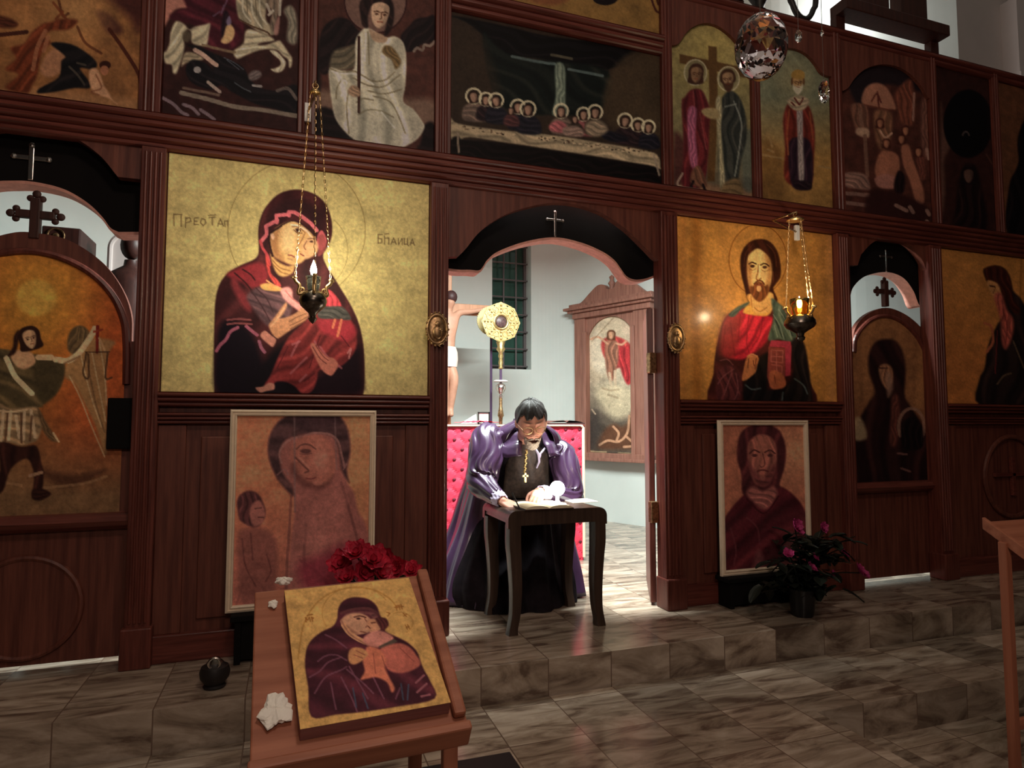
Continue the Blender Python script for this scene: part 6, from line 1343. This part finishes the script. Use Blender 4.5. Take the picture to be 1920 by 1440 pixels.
# ------------------------------------------------------------------ lectern in front, with its icon
ic = [np.array(p) for p in ((-.004, -2.038, .797), (.302, -2.030, .803), (.339, -2.344, .606), (.032, -2.353, .600))]
eu = (ic[1]-ic[0])/np.linalg.norm(ic[1]-ic[0]); ed = (ic[3]-ic[0])/np.linalg.norm(ic[3]-ic[0]); en = np.cross(eu, -ed); en /= np.linalg.norm(en)
if en[2] < 0: en = -en
ev = np.cross(en, eu)                                     # up the slope
O = ic[3].copy(); TH = .036
LX = lambda p: tuple(O+eu*p[0]+ev*p[1]+en*p[2])           # lectern-top coordinates
def lc(px, py, h=0):
    d = ray(px, py); o = O+en*h; t = ((o-CAM)@en)/(d@en); q = CAM+d*t-O; return float(q@eu), float(q@ev)
bl_, tl_, tr_, br_ = lc(483, 1432, -TH), lc(474, 1106, -TH), lc(792, 1080, -TH), lc(888, 1348, -TH)
u0 = (bl_[0]+tl_[0])/2-.005; u1 = (tr_[0]+br_[0])/2; v0 = (bl_[1]+br_[1])/2; v1 = (tl_[1]+tr_[1])/2
lect = thing('lectern', 'reddish wooden slanted lectern in the left foreground carrying a small icon', 'lectern', (float(O[0]+.15), float(O[1]+.15), -S_))
mb = MB(); mb.bbox((u0, v0, -TH-.024), (u1, v1, -TH-.001), .004, xf=LX); obj('top_board', mb, M['lect'], lect)
mb = MB(); mb.bbox((u0-.004, v0-.022, -TH-.05), (u1+.004, v0-.001, -TH+.012), .005, xf=LX); obj('ledge', mb, M['lect'], lect)
mb = MB(); mb.bbox((u1-.03, v0+.01, -TH), (u1-.002, v1, -TH+.022), .006, xf=LX); obj('side_rim', mb, M['lect'], lect)
zf = float(np.array(LX(((u0+u1)/2, v0+.02, -TH-.03)))[2]); yb1 = LX((u0, v1-.03, -TH-.03)); yf1 = LX((u0, v0+.02, -TH-.03))
xl, xr = float(LX((u0, v0, 0))[0])+.02, float(LX((u1, v0, 0))[0])-.035
xbk = X_(778, 1420, yb1[1])
for nm, x, y, zt2 in (('leg', xl, yf1[1], yf1[2]), ('leg', xr, yf1[1], yf1[2]+.01), ('leg', xl+.01, yb1[1], yb1[2]), ('leg', xbk, yb1[1], yb1[2])):
    mb = MB(); mb.bbox((x-.016, y-.014, -S_), (x+.016, y+.014, zt2), .003); obj('leg', mb, M['lectz'], lect)
mb = MB(); mb.bbox((xl+.016, yf1[1]-.008, .05), (xr-.016, yf1[1]+.008, .08), .003); obj('stretcher', mb, M['lect'], lect)
for x, x_ in ((xl, xl+.01), (xr, xbk)): mb = MB(); mb.tube([(x, yf1[1]+.014, .13), (x_, yb1[1]-.014, .13)], .011, 8); obj('stretcher', mb, M['lect'], lect)
# the icon lying on it
cv = Canvas(*ic, (208, 152, 80), 1.5); cv.mott(.05, 40, 41); cv.mott(.03, 12, 42)
lt = thing('lectern_icon', 'small gold icon of a mother and child lying on the slanted lectern', 'icon painting', tuple((ic[2]+ic[3])/2))
for w_, c_ in ((3, (176, 120, 54)),): cv.line('559 1235 562 1210 570 1170 590 1135 620 1112 660 1102 700 1106 730 1122 745 1140', w_, c_, .8)
cv.ring(668, 1150, 64, 50, 2, (180, 124, 58), .7, 150, 330); cv.ring(750, 1168, 24, 20, 2, (180, 124, 58), .7, -120, 60)
cv.poly('584 1344 578 1290 572 1250 574 1220 584 1200 604 1184 624 1174 632 1160 634 1142 642 1128 656 1121 674 1120 692 1124 706 1136 712 1152 716 1158 724 1160 728 1170 722 1180 726 1186 748 1196 766 1206 782 1222 790 1244 796 1258 806 1276 815 1310 745 1325 680 1335 630 1340', (70, 26, 32), 1, 1.5)
cv.lines('596 1240 610 1230 630 1228 650 1238|580 1270 600 1258 615 1242 640 1232|590 1300 610 1270 640 1256 650 1250|650 1255 680 1280 700 1300|640 1270 660 1310 670 1335|620 1280 630 1330|700 1270 720 1310|655 1250 690 1310|750 1290 742 1310|610 1190 630 1200 650 1215', 3, (128, 74, 80), .75)
cv.lines('662 1290 668 1326|680 1300 690 1328|752 1282 756 1312|766 1284 764 1312', 3, (70, 76, 84), .8); cv.lines('780 1280 795 1266|782 1298 800 1282|790 1306 806 1302', 4, (160, 92, 88), .85)
cv.poly('643 1160 650 1150 672 1146 700 1148 710 1158 704 1168 690 1152 660 1156 652 1172 656 1186 646 1180', (118, 66, 58), .9, 2); cv.line('640 1150 660 1143 690 1141 708 1150', 5, (96, 48, 44), .9)
cv.poly('638 1166 646 1156 660 1150 676 1150 690 1156 698 1166 700 1176 694 1184 684 1188 668 1190 656 1186 648 1178', (196, 136, 96), 1, 1.6); cv.line('644 1172 654 1186 668 1196 684 1204', 9, (202, 140, 92)); cv.line('640 1164 648 1178 660 1192 690 1210', 3, (150, 92, 66), .8)
cv.lines('664 1157 676 1155 686 1158', 2.4, (84, 40, 30)); cv.ell(672, 1160, 4, 2, (70, 34, 28)); cv.lines('684 1160 690 1170 686 1176|676 1184 686 1186', 2, (130, 70, 50)); cv.poly('650 1172 660 1180 672 1188 660 1186', (140, 86, 60), .8, 2)
cv.poly('688 1166 700 1160 712 1166 716 1176 708 1184 694 1186', (196, 130, 88), 1, 1.5); cv.poly('704 1160 716 1158 726 1164 728 1174 718 1182 712 1176', (84, 36, 32), 1, 1.5); cv.lines('696 1168 704 1167|690 1174 694 1178', 2, (100, 50, 36))
cv.poly('690 1188 708 1182 724 1186 738 1196 728 1206 708 1214 690 1210 680 1200', (206, 126, 100), 1, 2); cv.poly('710 1212 738 1198 746 1202 720 1220', (84, 66, 50), 1, 1, 0); cv.poly('712 1218 744 1206 766 1212 782 1230 788 1246 770 1258 748 1262 728 1256 720 1240', (190, 98, 74), 1, 2)
cv.poly('690 1212 712 1218 724 1236 722 1252 730 1270 740 1290 734 1298 726 1280 706 1270 690 1272 676 1274 684 1258 680 1240 684 1226', (206, 112, 76), 1, 2); cv.poly('654 1222 664 1214 680 1216 690 1226 680 1238 664 1246 654 1240', (200, 132, 80), 1, 1.6); cv.lines('668 1220 684 1228|664 1228 680 1234|700 1225 704 1262|716 1230 726 1262|750 1215 776 1240', 2, (140, 66, 50), .7)
letters(cv, '573 1158 574 1166|573 1158 577 1163 580 1157 582 1165|584 1157 586 1165|584 1157 588 1159 585 1161|576 1154 586 1152', 2, (140, 80, 30), .9); letters(cv, '742 1136 744 1144|744 1136 752 1134|748 1135 750 1143|752 1134 754 1142|725 1148 731 1150 727 1155|756 1150 762 1156|757 1155 763 1151|760 1172 764 1180|764 1171 768 1179|762 1176 767 1175|740 1139 756 1137', 2, (150, 90, 36), .9)
cv.build('painting', PMATT, lt, 1.25, TH-.001, M['iconside'])
# crumpled tissues on the lectern
def tissue(px, py, h, ru, rv, hz, label, seed):
    g = np.random.default_rng(seed); u_, v_ = lc(px, py, h); mb = MB(); P = []
    ph = g.uniform(0, 6.28, 6)
    for i in range(13):
        a = math.pi*i/12; row = []
        for j in range(28):
            b = 2*math.pi*j/28; k = 1+.16*math.sin(3*b+ph[0]+2*a)+.13*math.sin(5*b+ph[1]-3*a)+.08*math.sin(9*b+ph[2]+5*a)
            row.append(LX((u_+ru*k*math.sin(a)*math.cos(b), v_+rv*k*math.sin(a)*math.sin(b), h+hz*(1-math.cos(a))*(.75+.25*k))))
        P.append(row)
    mb.grid(P, closed_v=True); tag(obj('tissue', mb, M['paper']), label, 'tissue', 'crumpled tissues on the lectern')
tissue(517, 1338, -TH, .030, .036, .010, 'large crumpled white tissue left of the small icon on the lectern', 4)
tissue(532, 1095, -TH, .020, .010, .010, 'small crumpled tissue at the top edge of the lectern', 6)
tissue(512, 1136, -TH, .010, .012, .006, 'tiny twisted tissue left of the small icon, near the top of the lectern', 8)

# second lectern cut by the right edge of the photograph
yy = -1.85; p0 = W(1852, 985, yy)
l2 = thing('lectern', 'second slanted wooden lectern cut off at the right edge of the picture', 'lectern', (float(p0[0]+.2), yy-.15, -2*S_))
xf2 = lambda p: (p0[0]+p[0], p0[1]-p[1], p0[2]-p[1]*.62+p[2])
mb = MB(); mb.bbox((0, -.02, -.025), (.44, .36, 0), .004, xf=xf2); obj('top_board', mb, M['lect'], l2)
mb = MB(); mb.bbox((-.004, -.02, -.03), (.016, .36, .018), .003, xf=xf2); obj('side_rim', mb, M['lect'], l2)
lx2 = X_(1887, 1200, yy-.05)
for x in (lx2, lx2+.36):
    for d_ in (.06, .32):
        mb = MB(); mb.bbox((x-.016, yy-d_-.016, -2*S_), (x+.016, yy-d_+.016, p0[2]-d_*.62-.02), .003); obj('leg', mb, M['lectz'], l2)
mb = MB(); mb.bbox((lx2, yy-.07, .0), (lx2+.36, yy-.05, .04), .003); obj('stretcher', mb, M['lect'], l2)

# ------------------------------------------------------------------ flowers
def petal(mb, c, d, u_, L, wd, cup=.25):
    d = np.asarray(d, float); d /= np.linalg.norm(d); u_ = np.asarray(u_, float); s_ = np.cross(d, u_); s_ /= (np.linalg.norm(s_)+1e-9); u2 = np.cross(s_, d); P = []
    for i in range(5):
        t_ = i/4; wv = wd*math.sin(math.pi*(.12+.80*t_))
        P.append([tuple(np.asarray(c)+d*L*t_+s_*wv*q+u2*(cup*L*t_*t_+.25*wd*q*q)) for q in (-1, -.5, 0, .5, 1)])
    mb.grid(P)
def flower(mb, c, r, g, n=9, axis=None):
    ax = np.array(axis if axis is not None else (g.uniform(-.5, .5), -.6, g.uniform(.2, .9))); ax /= np.linalg.norm(ax); e1 = np.cross(ax, [0, 0, 1.0]); e1 /= np.linalg.norm(e1); e2 = np.cross(ax, e1)
    for ring, (rr, op) in enumerate(((1, .25), (.75, .6), (.5, 1.1))):
        for k in range(n-2*ring):
            a = 2*math.pi*k/(n-2*ring)+ring*.5+g.uniform(-.2, .2); petal(mb, c, (e1*math.cos(a)+e2*math.sin(a))+ax*op, ax, r*rr*g.uniform(.85, 1.1), r*.42*rr)
def leafp(mb, c, d, L, wd): petal(mb, c, d, (0, 0, 1), L, wd, -.25)
def bouquet(name, label, cat, base, potprof, potm, fl, fm, leaves, g, potname='pot', grp=None):
    t = thing(name, label, cat, base, grp)
    mb = MB(); mb.lathe(potprof, tuple(base), 28); obj(potname, mb, potm, t, smooth=True, angle=40)
    topz = base[2]+max(h for r, h in potprof)*.9
    for (p, r) in fl:
        mb = MB(); st = np.array([base[0]+g.uniform(-.03, .03), base[1]+g.uniform(-.03, .03), topz]); mid = (st+p)/2+np.array([0, 0, .05]); mb.tube([tuple(q) for q in cr([st, mid, p], 6)], .0045, 6); fo = obj('stem', mb, M['leaf'], t)
        mb = MB(); flower(mb, p, r, g); obj('blossom', mb, fm, t)
    mb = MB()
    for k in range(leaves[0]):
        h = g.uniform(0, 1); a = g.uniform(0, 6.28); c = np.array([base[0]+leaves[1][0]*g.normal()*.5+leaves[2][0]*h, base[1]+leaves[1][1]*g.normal()*.5, topz+leaves[1][2]*h])
        leafp(mb, c, (math.cos(a), math.sin(a), g.uniform(-.8, .7)), g.uniform(.07, .14), g.uniform(.022, .04))
    obj('foliage', mb, M['leaf'], t, kind='stuff'); return t
g = np.random.default_rng(21)
bp = F(1505, 1154, 0); yb2 = bp[1]
fl = [(W(1490, 988, yb2-.05), .062), (W(1541, 990, yb2), .045), (W(1520, 1066, yb2-.10), .045), (W(1612, 1074, yb2), .065), (W(1560, 1078, yb2-.08), .035), (W(1478, 1040, yb2-.08), .040), (W(1527, 1046, yb2-.1), .03), (W(1582, 1040, yb2+.02), .04)]
bouquet('potted_plant', 'dark leafy potted plant with magenta blossoms in a black pot on the marble step', 'plant', tuple(bp), [(0, .0), (.062, 0), (.068, .02), (.082, .15), (.086, .17), (.078, .172), (.07, .15), (0, .15)], M['blackplastic'], fl, M['magenta'], (190, (.22, .16, .34), (.10,)), g)
rb = np.array([X_(700, 1150, -.45), -.45, 0.0])
fl = [(W(px, py, -.45+dy), r) for px, py, dy, r in ((640, 1058, .02, .07), (668, 1040, -.05, .075), (700, 1052, -.1, .08), (724, 1046, .03, .06), (745, 1066, -.06, .07), (772, 1072, 0, .06), (680, 1072, -.1, .07), (712, 1078, -.12, .07), (650, 1085, -.06, .06))]
bouquet('flower_vase', 'bunch of dark red flowers showing above the top edge of the lectern', 'flowers', tuple(rb), [(0, 0), (.07, 0), (.08, .05), (.06, .15), (.05, .22), (.075, .27), (.068, .27), (.04, .2), (0, .2)], M['darkmetal'], fl, M['redpetal'], (60, (.16, .12, .16), (0,)), g, 'vase')

# ------------------------------------------------------------------ small pot with ring handle on the step
c = F(402, 1288, 0)
t = thing('incense_pot', 'small dark round metal pot with a ring handle on the step at left', 'incense pot', tuple(c))
mb = MB(); mb.lathe([(0, .0), (.045, 0), (.05, .008), (.04, .015), (.062, .045), (.066, .07), (.058, .095), (.040, .105), (.036, .112), (0, .112)], tuple(c), 24); obj('pot', mb, M['iron'], t, smooth=True, angle=40)
mb = MB(); mb.lathe([(.036, .112), (.030, .118), (.024, .122), (.02, .130), (0, .132)], tuple(c), 20); obj('lid', mb, M['darkmetal'], t, smooth=True)
mb = MB(); mb.torus((c[0], c[1]-.04, c[2]+.118), .024, .006, 24, 8); obj('ring_handle', mb, M['silver'], t, smooth=True)
mb = MB(); q = F(956, 1414, -S_); mb.bbox((q[0]-.9, q[1]-.8, -S_+.001), (q[0], q[1], -S_+.012), .004); tag(obj('floor_mat', mb, M['iron']), 'dark floor mat at the bottom edge, right of the lectern legs', 'mat')

# ------------------------------------------------------------------ crystal chandelier drops hanging into the picture
yk = -2.05; c = W(1427, 88, yk); s = float(np.linalg.norm(W(1437, 88, yk)-c))/10
t = thing('crystal_chandelier', 'crystal chandelier whose faceted glass ball and drops hang into the top right', 'chandelier', (c[0], c[1], c[2]+.9))
def facet(c, rx, rz, n=10, k=7):
    mb = MB(); P = []
    for i in range(k+1):
        a = math.pi*i/k; P.append([(c[0]+rx*math.sin(a)*math.cos(2*math.pi*(j+.5*(i % 2))/n), c[1]+rx*math.sin(a)*math.sin(2*math.pi*(j+.5*(i % 2))/n), c[2]-rz*math.cos(a)) for j in range(n)])
    return mb.grid(P, closed_v=True)
M['pinkglass'] = mat('rose_crystal', (1, .80, .82), .02, trans=1, ior=1.5)
ztop = c[2]+.95
obj('crystal_ball', facet(c, 38*s, 49*s, 14, 9), M['pinkglass'], t)
mb = MB(); mb.tube([(c[0], c[1], c[2]+48*s), (c[0], c[1], ztop)], .0015, 6); obj('ball_wire', mb, M['silver'], t)
for px, py, rx, rz in ((1545, 172, 9, 20), (1497, 68, 6, 10), (1541, 62, 3, 5)):
    q = W(px, py, yk+.1); dn = obj('crystal_drop', facet(q, rx*s, rz*s, 8, 6), M['glass'], t); mb = MB(); mb.tube([(q[0], q[1], q[2]+rz*s), (q[0], q[1], ztop)], .0008, 5); obj('drop_wire', mb, M['silver'], t)
mb = MB(); mb.torus((c[0]+.12, c[1]+.12, ztop), .26, .012, 40, 8, axis='z'); mb.tube([(c[0]-.14, c[1]+.12, ztop), (c[0]+.38, c[1]+.12, ztop)], .008, 8); mb.tube([(c[0]+.12, c[1]+.12, ztop), (c[0]+.12, c[1]+.12, 6.99)], .01, 8); obj('ring_frame', mb, M['brass'], t)

# ------------------------------------------------------------------ on top of the screen
zt_top = 4.272
def zpx(px, py, y=0): return float(W(px, py, y)[2])
x0, x1 = X_(1560, 40), X_(1752, 95)
t = thing('wooden_stand', 'dark two-legged wooden stand on a plank on top of the screen', 'stand', ((x0+x1)/2, 0, zt_top))
mb = MB(); mb.bbox((x0, -.14, zt_top+.10), (x1, .02, zt_top+.19), .006); obj('plank', mb, M['darkwood'], t)
for a in (x0, x1-.09): mb = MB(); mb.bbox((a, -.04, zt_top), (a+.09, .02, zt_top+.10), .004); obj('foot', mb, M['darkwood'], t)
for a, b in ((1599, 1648), (1669, 1718)):
    mb = MB(); mb.bbox((X_(a, 40), -.10, zt_top+.19), (X_(b, 40), .0, zt_top+1.3), .006); obj('upright', mb, M['darkwood'], t)
c = W(1505, -12); s = float(np.linalg.norm(W(1515, -12)-c))/10
mb = MB(); mb.tube([(c[0]+24*s*math.sin(a)*(1 if math.cos(a) < .5 else .9), 0, c[2]-38*s*math.cos(a)) for a in np.linspace(-2.4, 2.4, 36)], 4.2*s, 8); 
mb.tube([(c[0]+3*s, 0, c[2]-38*s), (c[0]+3*s, 0, zt_top-.002)], .014, 8)
tag(obj('iron_loop', mb, M['iron'], smooth=True), 'black iron horseshoe loop standing on top of the screen', 'ornament')
c = W(1424, 22); mb = MB(); mb.lathe([(.05, zt_top), (.03, zt_top+.02), (.04, zt_top+.05), (.09, zt_top+.14), (.12, zt_top+.3), (.10, zt_top+.42), (.03, zt_top+.5), (0, zt_top+.55)], (c[0], 0, 0), 20); tag(obj('finial', mb, M['iron'], smooth=True), 'dark vase-shaped finial on top of the screen, left of the iron loop', 'finial')
mb = MB(); xa = X_(1330, 5); xb = X_(1392, 15)
mb.bbox((xa, -.02, zt_top), (xb, .02, zt_top+.04), .003)
for k in range(4): x = xa+(xb-xa)*(k+.5)/4; mb.lathe([(.03, zt_top+.03), (.05, zt_top+.08), (.02, zt_top+.14), (.045, zt_top+.22), (.02, zt_top+.3)], (x, 0, 0), 10)
mb.bbox((xa, -.02, zt_top+.29), (xb, .02, zt_top+.33), .003); tag(obj('crest_rail', mb, M['darkwood']), 'short row of dark turned balusters on top of the screen', 'ornament')
# ------------------------------------------------------------------ lights
def area(name, loc, rot, sx, sy, e, col):
    l = bpy.data.lights.new(name, 'AREA'); l.shape = 'RECTANGLE'; l.size = sx; l.size_y = sy; l.energy = e; l.color = col
    o = bpy.data.objects.new(name, l); COL.objects.link(o); o.location = loc; o.rotation_euler = rot; return o
def point(name, loc, e, col, r=.05):
    l = bpy.data.lights.new(name, 'POINT'); l.energy = e; l.color = col; l.shadow_soft_size = r
    o = bpy.data.objects.new(name, l); COL.objects.link(o); o.location = tuple(map(float, loc)); return o
area('altar_strip_light', (1.75, .32, 3.45), (0, 0, 0), 1.6, .12, 450, (.91, 1, .965))
point('nave_fill', (.7, -3.8, 4.6), 130, (1, .76, .62), .3)  # unseen warm fill added overhead for the nave side
point('altar_fill', (5.0, .6, 5.3), 48, (1, .95, .92), .2)  # unseen light added to brighten the wall above the screen
point('nave_fill', (.2, -5.6, 2.9), 120, (1, .77, .64), .35)  # unseen low front fill added to lift the framed prints
for c, e, col in lampflames: point('oil_lamp_light', c, e, col, .03)
